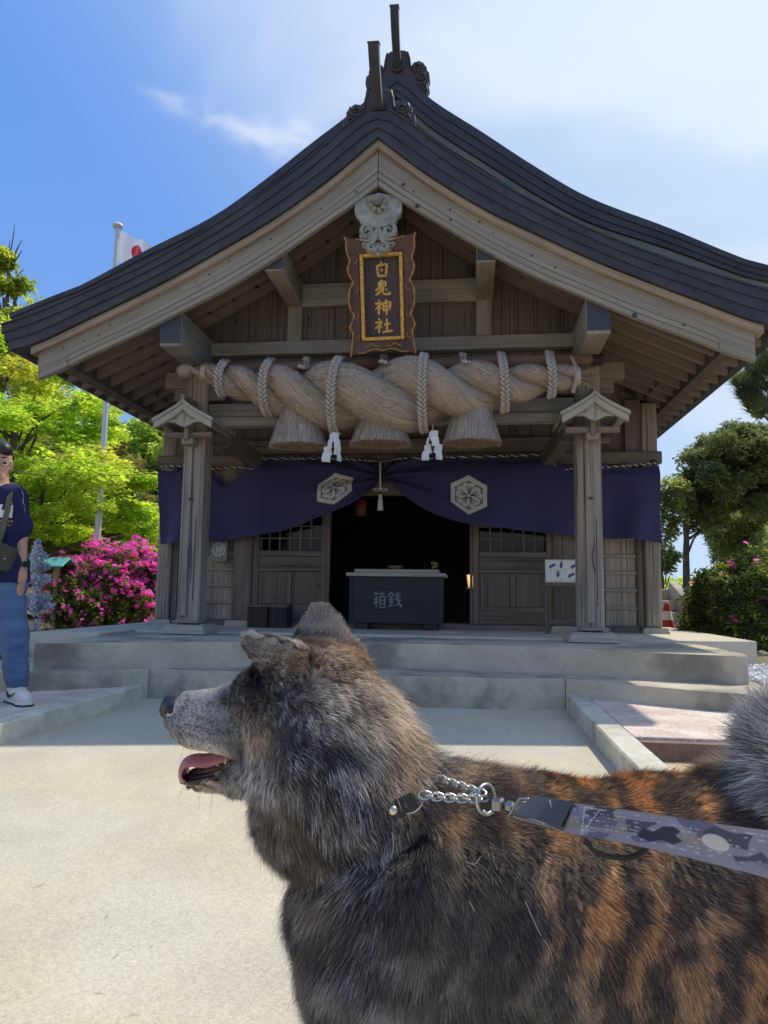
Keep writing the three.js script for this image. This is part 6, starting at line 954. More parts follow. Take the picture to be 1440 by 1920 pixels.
  obj('strap', sgeo([[18, 916, 0.0], [19, 922, 0.06], [17, 940, 0.105], [12, 965, 0.122], [5, 992, 0.13], [-3, 1018, 0.135]]), ol, bag);
  const bp = H(-5, 1040, 0.155); obj('pouch', cbox(0.20, 0.14, 0.05, 0.015).rotateZ(-0.35).translate(...bp), ol2, bag); obj('flap', cbox(0.19, 0.075, 0.008, 0.003).rotateZ(-0.35).translate(bp[0] + 0.012, bp[1] + 0.035, bp[2] + 0.03), ol2, bag); obj('badge', cbox(0.018, 0.012, 0.004, 0.001).translate(bp[0] + 0.06, bp[1] - 0.02, bp[2] + 0.028), shoeM, bag);
}
// ---------------------------------------------------------------- the brindle dog in front
{
  const D0 = 0.85, P0 = CAM.p.clone().addScaledVector(FWD, D0).setY(0), S = D0 / CAM.f;
  const dog = thing('dog', 'dark brindle dog facing left with open mouth standing on the pale path', 'dog', P0.toArray(), CAM.yaw);
  const DP = (px, py, z = 0) => { const q = at(px, py, D0 - z).sub(P0); return [q.dot(RIGHT), q.y, z]; };
  const v3 = (a) => V(...a);
  const caps = []; const put = (a, b, ra, rb, k = 30, fz = 1) => caps.push(cap(DP(...a), DP(...b), ra * S, rb * S, k * S, fz));
  // skull, cheeks, brows
  put([568, 1298, -0.004], [592, 1318, 0], 80, 84, 40); put([540, 1345, 0.026], [585, 1385, 0.036], 70, 78, 45); put([570, 1335, -0.045], [590, 1370, -0.035], 70, 74, 45);
  put([478, 1308, 0.004], [530, 1292, 0.012], 40, 58, 30); put([484, 1304, -0.055], [535, 1288, -0.05], 40, 54, 30);
  // muzzle
  put([350, 1348, -0.072], [452, 1350, -0.04], 38, 52, 24); put([335, 1329, -0.076], [425, 1324, -0.05], 25, 30, 18); put([360, 1368, -0.056], [440, 1378, -0.022], 26, 30, 24); put([360, 1366, -0.088], [440, 1376, -0.07], 26, 30, 24);
  // neck and ruff
  put([592, 1338, 0], [636, 1430, 0], 88, 104, 60); put([636, 1430, 0], [680, 1525, 0], 104, 118, 60); put([568, 1465, 0], [565, 1525, 0], 78, 72, 50); put([592, 1540, 0.01], [660, 1545, 0.01], 58, 70, 40); put([600, 1430, 0.05], [640, 1500, 0.05], 60, 62, 50);
  put([652, 1405, 0], [722, 1498, 0], 76, 74, 60);
  // chest, back, belly
  put([648, 1712, 0], [690, 1830, 0], 82, 80, 60); put([690, 1830, 0], [720, 1960, 0], 80, 70, 60); put([652, 1674, 0.02], [770, 1600, 0.02], 56, 90, 40);
  put([800, 1664, 0], [1000, 1682, 0], 152, 172, 70); put([1000, 1682, 0], [1250, 1682, 0], 172, 172, 70); put([1250, 1682, 0], [1560, 1672, 0], 172, 165, 70);
  put([825, 1536, 0], [905, 1548, 0], 72, 66, 60); put([850, 1790, 0], [1250, 1780, 0], 135, 128, 80); put([1250, 1780, 0], [1520, 1760, 0], 128, 110, 80);
  // near and far shoulders and forelegs, down to paws on the ground
  const J = (px, y, z) => [(px - 720) * S, y, z];
  const leg = (pts, rs) => { for (let i = 0; i + 1 < pts.length; i++) caps.push(cap(pts[i], pts[i + 1], rs[i], rs[i + 1], 0.03)); };
  put([760, 1660, 0.05], [700, 1820, 0.062], 88, 72, 60); put([760, 1660, -0.05], [700, 1820, -0.062], 88, 72, 60);
  for (const z of [0.065, -0.065]) { leg([J(712, 0.30, z), J(735, 0.20, z), J(725, 0.10, z), J(722, 0.035, z)], [0.042, 0.03, 0.021, 0.019]); leg([J(722, 0.026, z), J(690, 0.022, z)], [0.024, 0.02]); }
  // haunches, hind legs: thigh, hock, shank, paw
  for (const z of [0.07, -0.07]) { put([1540, 1660, z], [1500, 1800, z], 120, 95, 60); leg([J(1510, 0.30, z), J(1470, 0.235, z), J(1575, 0.13, z), J(1560, 0.035, z)], [0.062, 0.045, 0.024, 0.02]); leg([J(1560, 0.027, z), J(1522, 0.022, z)], [0.024, 0.02]); }
  // curled tail
  put([1626, 1560, 0], [1636, 1462, 0], 42, 46, 30); put([1636, 1462, 0], [1576, 1374, 0.01], 46, 46, 30); put([1576, 1374, 0.01], [1502, 1398, 0.02], 42, 36, 20); put([1502, 1398, 0.02], [1480, 1472, 0.035], 36, 28, 20); put([1480, 1472, 0.035], [1486, 1520, 0.045], 28, 18, 20);
  // ears
  put([575, 1240, 0.046], [466, 1194, 0.056], 20, 12, 12); put([532, 1272, 0.05], [460, 1203, 0.058], 16, 10, 12); put([556, 1254, 0.046], [482, 1210, 0.054], 26, 15, 14, 1.4);
  put([604, 1245, -0.045], [601, 1160, -0.05], 50, 19, 20, 1.6); put([566, 1225, -0.045], [594, 1152, -0.05], 24, 15, 14, 1.5); put([644, 1232, -0.045], [610, 1152, -0.05], 26, 15, 14, 1.5);
  // lower jaw
  put([360, 1470, -0.062], [445, 1460, -0.034], 9, 17, 10); put([360, 1468, -0.088], [445, 1460, -0.054], 9, 17, 10); put([445, 1460, -0.04], [520, 1428, -0.01], 17, 46, 20);
  const fn0 = field(caps), fn = (p) => fn0(p);
  const skinG = netMesh(fn, boundsOf(caps, 0.012), 0.0085);
  // ---- coat colour by place on the body (u, v in the drawing units of the profile)
  const UV = (p) => { const o = DP(720, 960, 0); return [720 + (p[0]) / S, 960 - (p[1] - o[1]) / S]; };
  const K = [0.028, 0.025, 0.027], DK = [0.09, 0.08, 0.073], G = [0.34, 0.315, 0.285], LG = [0.80, 0.75, 0.67], TN = [0.56, 0.38, 0.20], OR = [0.75, 0.36, 0.115], BG = [0.80, 0.70, 0.55];
  const bump = (u, v, cu, cv, ru, rv) => Math.exp(-Math.pow((u - cu) / ru, 2) - Math.pow((v - cv) / rv, 2));
  function coat(p, rnd) {
    const [u, v] = UV(p), n = fbm(u * 0.012, v * 0.012, p[2] * 6, 3), n2 = fbm(u * 0.03, v * 0.03, p[2] * 10 + 4, 3), r = rnd();
    let c, len = 1;
    const head = smooth(690, 560, u) * smooth(1560, 1450, v), muz = smooth(480, 395, u + (v - 1350) * 0.15) * smooth(1500, 1470, v), body = Math.max(smooth(690, 800, u + (v - 1600) * 0.3), smooth(1640, 1740, v)) * smooth(1380, 1440, v);
    // stripes across the ribs
    const ph = (u + 0.30 * (v - 1650) + 95 * n + 40 * n2) / 84; let st = 0.5 + 0.5 * Math.sin(ph * 6.283); st = smooth(0.42, 0.86, st * (0.75 + 0.9 * (n + 0.25)) + 0.7 * n2);
    const warm = clamp(0.30 + 0.75 * bump(u, v, 1050, 1590, 120, 75) + 0.85 * bump(u, v, 1060, 1470, 280, 40) + 0.55 * bump(u, v, 1330, 1640, 130, 150) + 0.25 * bump(u, v, 1180, 1800, 200, 120) - 0.35 * bump(u, v, 900, 1600, 110, 160));
    const lowc = clamp(1.25 * bump(u, v, 700, 1830, 190, 180) + 0.5 * bump(u, v, 900, 1780, 80, 110) + 0.45 * smooth(1820, 1930, v)); let tone = mixc(mixc(TN, G, 0.4), OR, clamp(warm * 1.15 - 0.25)); tone = mixc(tone, BG, lowc); const st2 = lerp(st, smooth(-0.25, 0.3, n + 0.5 * n2), lowc * 0.8);
    let bodyC = mixc(mixc(K, DK, r), tone, r < 0.36 + 0.64 * st2 * clamp(0.45 + warm + 0.4 * lowc) ? (0.12 + 0.88 * st2) * (0.55 + 0.45 * r) * clamp(0.58 + warm + 0.4 * lowc) : 0.10 + 0.30 * (r > 0.92 ? 1 : 0));
    // head and neck: black under coat with grey and tan tips, hair by hair
    const lightP = clamp(0.31 + 1.35 * n2 + 1.0 * n + 0.25 * bump(u, v, 700, 1330, 90, 110) + 0.15 * bump(u, v, 620, 1220, 80, 60)); const r2 = rnd();
    let hc = r < lightP * 0.55 ? mixc(G, LG, r2 * 0.85) : r < lightP * 1.15 ? mixc(DK, G, 0.25 + 0.7 * r2) : mixc(K, DK, r2);
    const tan = clamp(1.1 * bump(u, v, 640, 1210, 80, 60) + 1.1 * bump(u, v, 708, 1300, 40, 55) + 1.05 * bump(u, v, 735, 1385, 32, 62) + 0.6 * bump(u, v, 500, 1335, 45, 40) + 0.5 * bump(u, v, 640, 1600, 70, 50) + 0.35 * bump(u, v, 560, 1480, 60, 60) - 0.03);
    const chk = clamp(1.0 * bump(u, v, 500, 1400, 55, 60) + 0.8 * bump(u, v, 470, 1445, 40, 40)); hc = mixc(hc, [0.80, 0.75, 0.66], chk * (r < 0.6 ? 0.7 : 0.1));
    hc = mixc(hc, mixc(mixc(TN, OR, 0.25), LG, 0.45 * r2), clamp(tan) * (r < 0.62 ? 0.85 : 0.15));
    hc = mixc(hc, K, 0.8 * clamp(1.2 * bump(u, v, 488, 1272, 20, 22) + 0.95 * bump(u, v, 420, 1316, 22, 16) + 0.55 * bump(u, v, 575, 1305, 36, 55) + 0.6 * bump(u, v, 448, 1392, 12, 28)));
    let mc = mixc(r < 0.24 ? [0.11, 0.11, 0.115] : [0.76, 0.74, 0.70], [0.92, 0.89, 0.82], 0.6 * bump(u, v, 370, 1300, 60, 18) + 0.45 * bump(u, v, 390, 1405, 70, 16)); if (v > 1445) mc = mixc(mc, [0.85, 0.70, 0.48], 0.75); mc = mixc(mc, K, 0.8 * bump(u, v, 420, 1318, 22, 16) + 0.4 * bump(u, v, 408, 1360, 26, 20));
    c = mixc(bodyC, hc, clamp(smooth(1.0, 0.0, body) + head)); c = mixc(c, mc, muz);
    const ear = smooth(1235, 1195, v) * smooth(700, 660, u); c = mixc(c, mixc(DK, mixc(LG, G, r), 0.3 + 0.7 * Math.pow(r, 1.2)), ear * (u < 560 ? 0.75 : 0.85));
    const tail = smooth(1355, 1400, u) * smooth(1590, 1500, v); c = mixc(c, mixc([0.26, 0.24, 0.22], [0.88, 0.83, 0.76], r), tail);
    return c;
  }
  { const p = skinG.attributes.position, n = p.count, col = new Float32Array(n * 3), R = rngOf(5); for (let i = 0; i < n; i++) { const c = coat([p.getX(i), p.getY(i), p.getZ(i)], R); for (let k = 0; k < 3; k++) col[3 * i + k] = c[k] * 0.7; } skinG.setAttribute('color', new THREE.BufferAttribute(col, 3)); }
  obj('body', skinG, std({ vertexColors: true, roughness: 0.95 }), dog);
  // ---- which way the hair lies: directions (right, down) and length at places on the body
  const flow = [[330, 1345, -0.075, 1, 0.02, 5], [380, 1300, -0.06, 1, -0.05, 5], [400, 1390, -0.05, 0.9, 0.45, 6], [450, 1340, -0.01, 0.9, 0.3, 8], [430, 1280, -0.03, 0.75, -0.55, 10], [500, 1290, 0.03, 0.9, 0.2, 11], [380, 1470, -0.06, 0.9, 0.35, 8], [460, 1470, -0.03, 0.7, 0.7, 12],
    [580, 1225, 0, 0.9, -0.2, 14], [640, 1240, 0, 0.8, 0.45, 20], [470, 1200, 0.05, -0.85, -0.35, 4.5], [520, 1230, 0.055, -0.8, -0.4, 6], [560, 1235, 0.05, -0.5, -0.3, 9], [600, 1150, -0.05, 0.0, -1, 5.5], [635, 1200, -0.05, 0.2, -0.9, 10],
    [520, 1360, 0.05, 0.8, 0.55, 17], [580, 1390, 0.07, 0.75, 0.7, 22], [720, 1300, 0, 0.75, 0.75, 28], [770, 1380, 0, 0.75, 0.8, 32], [690, 1380, 0.07, 0.5, 0.9, 32], [640, 1470, 0.09, 0.3, 0.95, 34], [720, 1470, 0.09, 0.35, 0.95, 34], [500, 1500, 0.02, 0.05, 1, 24], [560, 1560, 0.05, 0.55, 0.8, 26], [640, 1560, 0.08, 0.6, 0.6, 30], [820, 1440, 0.02, 0.85, 0.45, 32],
    [600, 1660, 0.04, -0.15, 1, 30], [680, 1620, 0.09, -0.45, 0.9, 30], [760, 1570, 0.1, -0.1, 0.9, 28], [620, 1790, 0.05, 0.05, 1, 30], [720, 1760, 0.1, -0.2, 0.95, 30], [860, 1470, 0.02, 0.9, -0.25, 30], [940, 1445, 0, 0.95, -0.12, 24], [880, 1600, 0.1, 0.45, 0.85, 22], [860, 1780, 0.11, 0.2, 0.95, 26], [1050, 1470, 0.02, 0.95, 0.0, 18], [1050, 1600, 0.1, 0.65, 0.7, 17], [1050, 1800, 0.11, 0.35, 0.9, 22], [1250, 1475, 0.02, 0.95, -0.15, 19], [1250, 1600, 0.1, 0.75, 0.55, 17], [1250, 1800, 0.11, 0.4, 0.85, 22], [1420, 1520, 0.05, 0.9, 0.0, 24], [1420, 1700, 0.1, 0.6, 0.7, 20],
    [1450, 1390, 0.03, -0.8, -0.25, 50], [1440, 1480, 0.03, -0.8, 0.5, 52], [1480, 1330, 0.02, -0.6, -0.7, 46], [1520, 1540, 0.05, -0.4, 0.8, 40], [1560, 1320, 0.02, 0.1, -1, 42], [1640, 1420, 0, 0.9, -0.3, 42]].map(([px, py, z, dx, dy, l]) => ({ p: DP(px, py, z), d: [dx, -dy], l: l / 1000 }));
  const lay = (p) => { let w = 0, x = 0, y = 0, l = 0; for (const f of flow) { const a = p[0] - f.p[0], b = p[1] - f.p[1], c = (p[2] - f.p[2]) * 0.6, q = 1 / Math.pow(a * a + b * b + c * c + 1e-5, 2); w += q; x += q * f.d[0]; y += q * f.d[1]; l += q * f.l; } return [x / w, y / w, l / w]; };
  const nc = [cap(DP(319, 1320, -0.076), DP(330, 1322, -0.073), 17 * S, 19 * S, 0.006), cap(DP(313, 1332, -0.078), DP(326, 1334, -0.074), 14 * S, 17 * S, 0.006), cap(DP(314, 1334, -0.082), DP(322, 1342, -0.078), 13 * S, 13 * S, 0.006), cap(DP(322, 1330, -0.064), DP(330, 1338, -0.06), 15 * S, 11 * S, 0.006), cap(DP(322, 1330, -0.09), DP(330, 1338, -0.092), 13 * S, 10 * S, 0.006)], nf = field(nc), hole = cap(DP(312, 1336, -0.062), DP(326, 1344, -0.056), 5 * S, 4 * S, 0);
  // tuft: hairs that rise, bend over and gather towards their tips
  const tuft = (n, wr, seed, spread) => { const r = rngOf(seed), pb = new PB(), cs = []; for (let i = 0; i < n; i++) { const ox = (r() - 0.5) * spread, oz = (r() - 0.5) * spread, L = 0.7 + 0.5 * r(), rise = 0.30 + 0.35 * r(), tx = ox * 0.35 + (r() - 0.5) * 0.22, cv = (r() - 0.5) * 0.16, pts = [0, 0.35, 0.7, 1].map((t) => V(ox + (tx - ox) * t + cv * Math.sin(t * 3.1), rise * Math.sin(t * 1.9) * L * 0.75 - 0.06 * (1 - t), oz + t * L)), w = [1, 0.95, 0.65, 0.12].map((k) => k * wr), tn = 0.45 + 1.1 * r(), ang = (r() - 0.5) * 1.4, sx = Math.cos(ang), sy = Math.sin(ang); for (let k = 0; k < 3; k++) { const a0 = pts[k].clone().add(V(-w[k] * sx, -w[k] * sy, 0)), a1 = pts[k].clone().add(V(w[k] * sx, w[k] * sy, 0)), b0 = pts[k + 1].clone().add(V(-w[k + 1] * sx, -w[k + 1] * sy, 0)), b1 = pts[k + 1].clone().add(V(w[k + 1] * sx, w[k + 1] * sy, 0)); pb.quad(a0, a1, b1, b0); const c0 = [0.6, 0.9, 1.15, 1.35][k] * tn, c1 = [0.6, 0.9, 1.15, 1.35][k + 1] * tn; for (const c of [c0, c0, c1, c0, c1, c1]) cs.push(c, c, c); } } const g = pb.geo(); g.setAttribute('color', new THREE.Float32BufferAttribute(cs, 3)); return g; };
  const sets = [{ lim: 0.0105, n: 6, w: 0.032, sp: 0.42, list: [], name: 'short_fur' }, { lim: 0.0225, n: 6, w: 0.0155, sp: 0.34, list: [], name: 'coat_fur' }, { lim: 1, n: 6, w: 0.0112, sp: 0.34, list: [], name: 'long_fur' }];
  const R = rngOf(1234), P = skinG.attributes.position, NN = skinG.attributes.normal, IX = skinG.index.array, ncam = CAM.p.clone().sub(P0); const camL = V(ncam.dot(RIGHT), ncam.y, -ncam.dot(FWD));
  const A = V(0, 0, 0), B = V(0, 0, 0), Cc = V(0, 0, 0), nr = V(0, 0, 0);
  for (let i = 0; i < IX.length; i += 3) {
    A.fromBufferAttribute(P, IX[i]); B.fromBufferAttribute(P, IX[i + 1]); Cc.fromBufferAttribute(P, IX[i + 2]);
    nr.fromBufferAttribute(NN, IX[i]); const area = B.clone().sub(A).cross(Cc.clone().sub(A)).length() / 2, [uu, vv] = UV([A.x, A.y, A.z]);
    if (A.y < 0.2 || uu > 1640) { if (R() > 0.15) continue; }
    const facing = nr.dot(camL.clone().sub(A).normalize()), dens = (facing < -0.35 ? 0.12 : 1) * (uu < 470 ? 2.6e6 : uu < 700 && vv < 1260 ? 1.6e6 : uu > 1380 && vv < 1560 ? 0.95e6 : vv < 1480 ? 0.62e6 : 0.55e6);
    let m = area * dens; m = Math.floor(m) + (R() < m % 1 ? 1 : 0);
    for (let k = 0; k < m; k++) {
      let a = R(), b = R(); if (a + b > 1) { a = 1 - a; b = 1 - b; } const q = [A.x + (B.x - A.x) * a + (Cc.x - A.x) * b, A.y + (B.y - A.y) * a + (Cc.y - A.y) * b, A.z + (B.z - A.z) * a + (Cc.z - A.z) * b];
      const [u, v] = UV(q); if (u < 360 && nf(q) < 0.0012) continue;                                     // the nose stays bare
      { const du = u - 742, dv = v - 1516, al = du * 0.86 - dv * 0.5, ac = du * 0.5 + dv * 0.86; if (q[2] > 0.05 && Math.abs(ac) < 17 && al > -26 && al < 62) continue; }
      if (v > 1425 && v < 1456 && u > 335 && u < 440) continue;                                       // and the inside of the lip
      const [dx, dy, l] = lay(q); list(q, nr, dx, dy, l);
    }
  }
  function list(q, n, dx, dy, l) {
    const big = fbm(q[0] * 30, q[1] * 30, q[2] * 30, 2), ja = (R() - 0.5) * 0.5 + big * 1.1, ca = Math.cos(ja), sa = Math.sin(ja); const d = V(dx * ca - dy * sa, dx * sa + dy * ca, (R() - 0.5) * 0.3); const N = n.clone(); d.addScaledVector(N, -d.dot(N)); if (d.lengthSq() < 1e-6) return; d.normalize();
    d.addScaledVector(N, 0.08 + 0.24 * R() + (R() < 0.07 ? 0.4 : 0)).normalize(); const x = N.clone().cross(d).normalize(), y = d.clone().cross(x);
    const L = l * (0.75 + 0.5 * R()), s = sets.find((s2) => l < s2.lim); s.list.push([q, x, y, d, L, coat(q, R)]);
  }
  const furM = new THREE.MeshPhysicalMaterial({ vertexColors: true, roughness: 0.5, transmission: 0.3, thickness: 0, specularIntensity: 0.6, side: THREE.DoubleSide });
  for (const [si, s] of sets.entries()) {
    const im = new THREE.InstancedMesh(tuft(s.n, s.w, 40 + si, s.sp), furM, s.list.length), m = new THREE.Matrix4(), c = new THREE.Color();
    s.list.forEach(([q, x, y, d, L, col], i) => { m.makeBasis(x.multiplyScalar(L), y.multiplyScalar(L), d.multiplyScalar(L)); m.setPosition(q[0], q[1], q[2]); im.setMatrixAt(i, m); im.setColorAt(i, c.setRGB(...col)); });
    im.name = s.name; im.userData.kind = 'stuff'; shade(im); dog.add(im);
  }
  console.log('fur', sets.map((s) => s.list.length).join(' '), 'skin', IX.length / 3);
  // a few stray curly hairs and whiskers
  const stray = std({ color: new THREE.Color(0.5, 0.47, 0.42), roughness: 0.5 }), wk = [];
  for (const pts of [[[985, 1690], [1000, 1725], [1012, 1750], [1030, 1778]], [[873, 1615], [890, 1620], [902, 1605]], [[880, 1690], [890, 1710]], [[735, 1560], [738, 1585], [733, 1610]], [[1220, 1655], [1232, 1680], [1250, 1705]]]) wk.push(tubeOf(new THREE.CatmullRomCurve3(pts.map(([a, b]) => v3(DP(a, b, 0.135)))).getPoints(14), 0.00028, 4));
  for (const [x0, y0, x1, y1] of [[350, 1385, 338, 1432], [362, 1395, 352, 1440], [375, 1400, 372, 1446], [345, 1370, 322, 1420], [380, 1470, 372, 1520], [400, 1476, 396, 1535], [350, 1468, 334, 1500]]) wk.push(tubeOf([v3(DP(x0, y0, -0.05)), v3(DP((x0 + x1) / 2 - 2, (y0 + y1) / 2, -0.046)), v3(DP(x1, y1, -0.045))], (t) => 0.0003 * (1 - 0.7 * t), 4));
  const wm = obj('stray_hair', wk, stray, dog); wm.userData.kind = 'stuff';
  // nose
  const leather = std({ color: new THREE.Color(0.012, 0.012, 0.015), roughness: 0.5, bumpMap: M.strawEnd.bumpMap, bumpScale: 0.0006 });
  obj('nose', netMesh((p) => Math.max(nf(p), -capDist(p, hole)), boundsOf(nc, 0.006), 0.0018), leather, dog);
  // eye
  obj('eye', new THREE.SphereGeometry(0.0068, 14, 10).scale(1.25, 0.8, 0.7).translate(...DP(425, 1314, -0.0155)), std({ color: new THREE.Color(0.012, 0.008, 0.006), roughness: 0.12 }), dog);
  // mouth: lining, lips, teeth, tongue
  const wet = std({ color: new THREE.Color(0.016, 0.012, 0.014), roughness: 0.28 }), gum = std({ color: new THREE.Color(0.035, 0.014, 0.016), roughness: 0.4 }), tongueM = std({ color: new THREE.Color(0.42, 0.135, 0.14), roughness: 0.38, bumpMap: M.strawEnd.bumpMap, bumpScale: 0.0006 }), ivory = std({ color: new THREE.Color(0.62, 0.50, 0.33), roughness: 0.35 });
  const mc = [cap(DP(362, 1450, -0.064), DP(455, 1430, -0.04), 9 * S, 24 * S, 0.01)]; obj('mouth_lining', bodyOf(mc, 0.003, 0.005), gum, dog);
  const lip = (pts, r) => tubeOf(new THREE.CatmullRomCurve3(pts.map((q) => v3(DP(...q)))).getPoints(24), (t) => r * S * (0.75 + 0.35 * Math.sin(t * 9) * 0.4 + 0.25 * t), 8);
  obj('lower_lip', [lip([[342, 1464, -0.07], [360, 1466, -0.056], [390, 1462, -0.043], [420, 1454, -0.032], [441, 1436, -0.024], [446, 1416, -0.024]], 9), lip([[342, 1462, -0.07], [356, 1452, -0.088], [400, 1446, -0.08]], 7), lip([[346, 1456, -0.066], [380, 1456, -0.05], [416, 1444, -0.038], [438, 1428, -0.03]], 7)], wet, dog);
  for (const [x, y, z, h] of [[424, 1424, -0.033, 15], [408, 1429, -0.037, 12], [393, 1434, -0.042, 8], [352, 1440, -0.058, 13]]) obj('tooth', new THREE.ConeGeometry(4.2 * S, h * S, 7).translate(...DP(x, y, z)), ivory, dog);
  { const c = new THREE.CatmullRomCurve3([[440, 1410, -0.05], [415, 1415, -0.052], [390, 1422, -0.054], [366, 1421, -0.056], [349, 1426, -0.058], [340, 1440, -0.058], [338, 1458, -0.058], [342, 1468, -0.058]].map((q) => v3(DP(...q)))), n = 26, pb = [], pos = [], idx = [], seg = 12; for (let i = 0; i <= n; i++) { const t = i / n, p = c.getPointAt(t), tg = c.getTangentAt(t), nn = V(-tg.y, tg.x, 0).normalize(), w = 0.019 * (i > n - 5 ? Math.sqrt(Math.max(0.02, (n - i) / 5)) : 1), h = 0.0043 * (1 + 0.5 * Math.sin(t * 5)); for (let j = 0; j < seg; j++) { const a = j / seg * 6.283, e = Math.cos(a), q = p.clone().add(V(0, 0, e * w)).addScaledVector(nn, Math.sin(a) * h - 0.006 * e * e * -1); pos.push(q.x, q.y, q.z); } } for (let i = 0; i < n; i++) for (let j = 0; j < seg; j++) { const a = i * seg + j, b = i * seg + (j + 1) % seg; idx.push(a, b, a + seg, b, b + seg, a + seg); } const g = new THREE.BufferGeometry(); g.setAttribute('position', new THREE.Float32BufferAttribute(pos, 3)); g.setIndex(idx); g.computeVertexNormals(); obj('tongue', merge([g]), tongueM, dog); }
  // ---------------------------------------------------------------- collar, chain and leash
  const band = std({ color: new THREE.Color(0.014, 0.014, 0.017), roughness: 0.5 }), steel = std({ color: new THREE.Color(0.50, 0.49, 0.47), roughness: 0.36, metalness: 1 }), brass = std({ color: new THREE.Color(0.72, 0.66, 0.5), roughness: 0.28, metalness: 1 });
  const col = thing('dog_collar', 'black leather half choke collar with steel chain round the dog neck', 'collar', P0.toArray(), CAM.yaw);
  { const a = v3(DP(568, 1607, 0)), b = v3(DP(815, 1472, 0)), ctr = a.clone().add(b).multiplyScalar(0.5), h = b.clone().sub(a).multiplyScalar(0.5), up = V(-h.y, h.x, 0).normalize(), pb = new PB(), n = 60, W = 0.0125; for (let i = 0; i < n; i++) { const p = (k) => { const t = k / n * 6.283; return ctr.clone().addScaledVector(h, Math.cos(t)).add(V(0, 0, 0.098 * Math.sin(t))); }, o = (k) => { const t = k / n * 6.283; return h.clone().normalize().multiplyScalar(Math.cos(t)).add(V(0, 0, Math.sin(t))).multiplyScalar(0.003); }; const p0 = p(i), p1 = p(i + 1), u = up.clone().multiplyScalar(W), q0 = p0.clone().add(o(i)), q1 = p1.clone().add(o(i + 1)); pb.quad(q0.clone().sub(u), q1.clone().sub(u), q1.clone().add(u), q0.clone().add(u)); pb.quad(p0.clone().add(u), p1.clone().add(u), p1.clone().sub(u), p0.clone().sub(u)); pb.quad(q0.clone().add(u), q1.clone().add(u), p1.clone().add(u), p0.clone().add(u)); pb.quad(p0.clone().sub(u), p1.clone().sub(u), q1.clone().sub(u), q0.clone().sub(u)); } obj('band', pb.geo(0.6), band, col); }
  const rv = DP(737, 1520, 0.1055); obj('rivet', lathe([[0.0001, 0.0028], [0.0035, 0.0022], [0.0048, 0], [0.0048, -0.003]], 16).rotateX(Math.PI / 2 - 0.2).translate(...rv), brass, col);
  obj('wire_loop', tubeOf(new THREE.CatmullRomCurve3([[762, 1526, 0.110], [778, 1522, 0.115], [790, 1510, 0.115], [794, 1500, 0.112]].map((q) => v3(DP(...q)))).getPoints(14), 0.001, 6), steel, col);
  obj('band_end', cbox(0.034, 0.018, 0.004, 0.001).rotateZ(0.45).translate(...DP(752, 1514, 0.100)), band, col);
  const linkG = (() => { const c = []; for (let i = 0; i < 20; i++) { const t = i / 20 * 6.283; c.push(V(0.0040 * Math.cos(t), 0.0066 * Math.sin(t) * (1 + 0.1 * Math.cos(t) ** 2), 0.0012 * Math.sin(2 * t))); } return tubeOf(c, 0.00115, 7, true); })();
  const chain = (a, b, n, sag) => { const A2 = v3(DP(...a)), B2 = v3(DP(...b)); for (let i = 0; i < n; i++) { const t = (i + 0.5) / n, p = A2.clone().lerp(B2, t).add(V(0, -sag * Math.sin(Math.PI * t), 0)), d = B2.clone().sub(A2).normalize(), o = obj('link', linkG, steel, col); o.position.copy(p); const roll = i % 2 ? 0.9 : -0.65, x = V(0, 0, 1).cross(d).normalize(), y = d, z = x.clone().cross(y); const m = new THREE.Matrix4().makeBasis(x, y, z).multiply(new THREE.Matrix4().makeRotationY(roll)); o.quaternion.setFromRotationMatrix(m); } };
  chain([792, 1490, 0.112], [908, 1497, 0.118], 10, 0.0015); chain([823, 1460, 0.07], [905, 1488, 0.112], 9, 0.0);
  obj('chain_ring', new THREE.TorusGeometry(0.0138, 0.0018, 8, 30).rotateY(0.75).rotateZ(0.15).translate(...DP(911, 1499, 0.122)), steel, col);
  const gm = std({ color: new THREE.Color(0.30, 0.295, 0.29), roughness: 0.32, metalness: 1 });
  const lp = thing('leash', 'grey purple patterned webbing leash running from the collar chain to the right edge', 'leash', P0.toArray(), CAM.yaw);
  const LP = (px, py, d) => { const q = at(px, py, d).sub(P0); return V(q.dot(RIGHT), q.y, -(q.dot(FWD))); };
  { const a = LP(922, 1508, 0.725), b = LP(944, 1510, 0.72), c = LP(966, 1516, 0.714), e = LP(985, 1519, 0.71);
    obj('snap_barrel', barGeo(a, b, 0.0125, 0.0125, 0.002), gm, lp); obj('snap_collar', barGeo(b.clone().lerp(c, 0.06), c, 0.0105, 0.0105, 0.003), gm, lp); obj('snap_eye', new THREE.TorusGeometry(0.0062, 0.0022, 8, 20).scale(1.2, 1, 1).translate(e.x - 0.001, e.y, e.z), gm, lp);
    obj('snap_gate', tubeOf([LP(905, 1520, 0.722), LP(914, 1528, 0.72), LP(926, 1522, 0.722), LP(928, 1512, 0.724)], 0.0016, 7), steel, lp); obj('square_ring', tubeOf([LP(953, 1530, 0.71), LP(990, 1534, 0.705), LP(1004, 1500, 0.70), LP(975, 1497, 0.708)], 0.002, 7, true), gm, lp); }
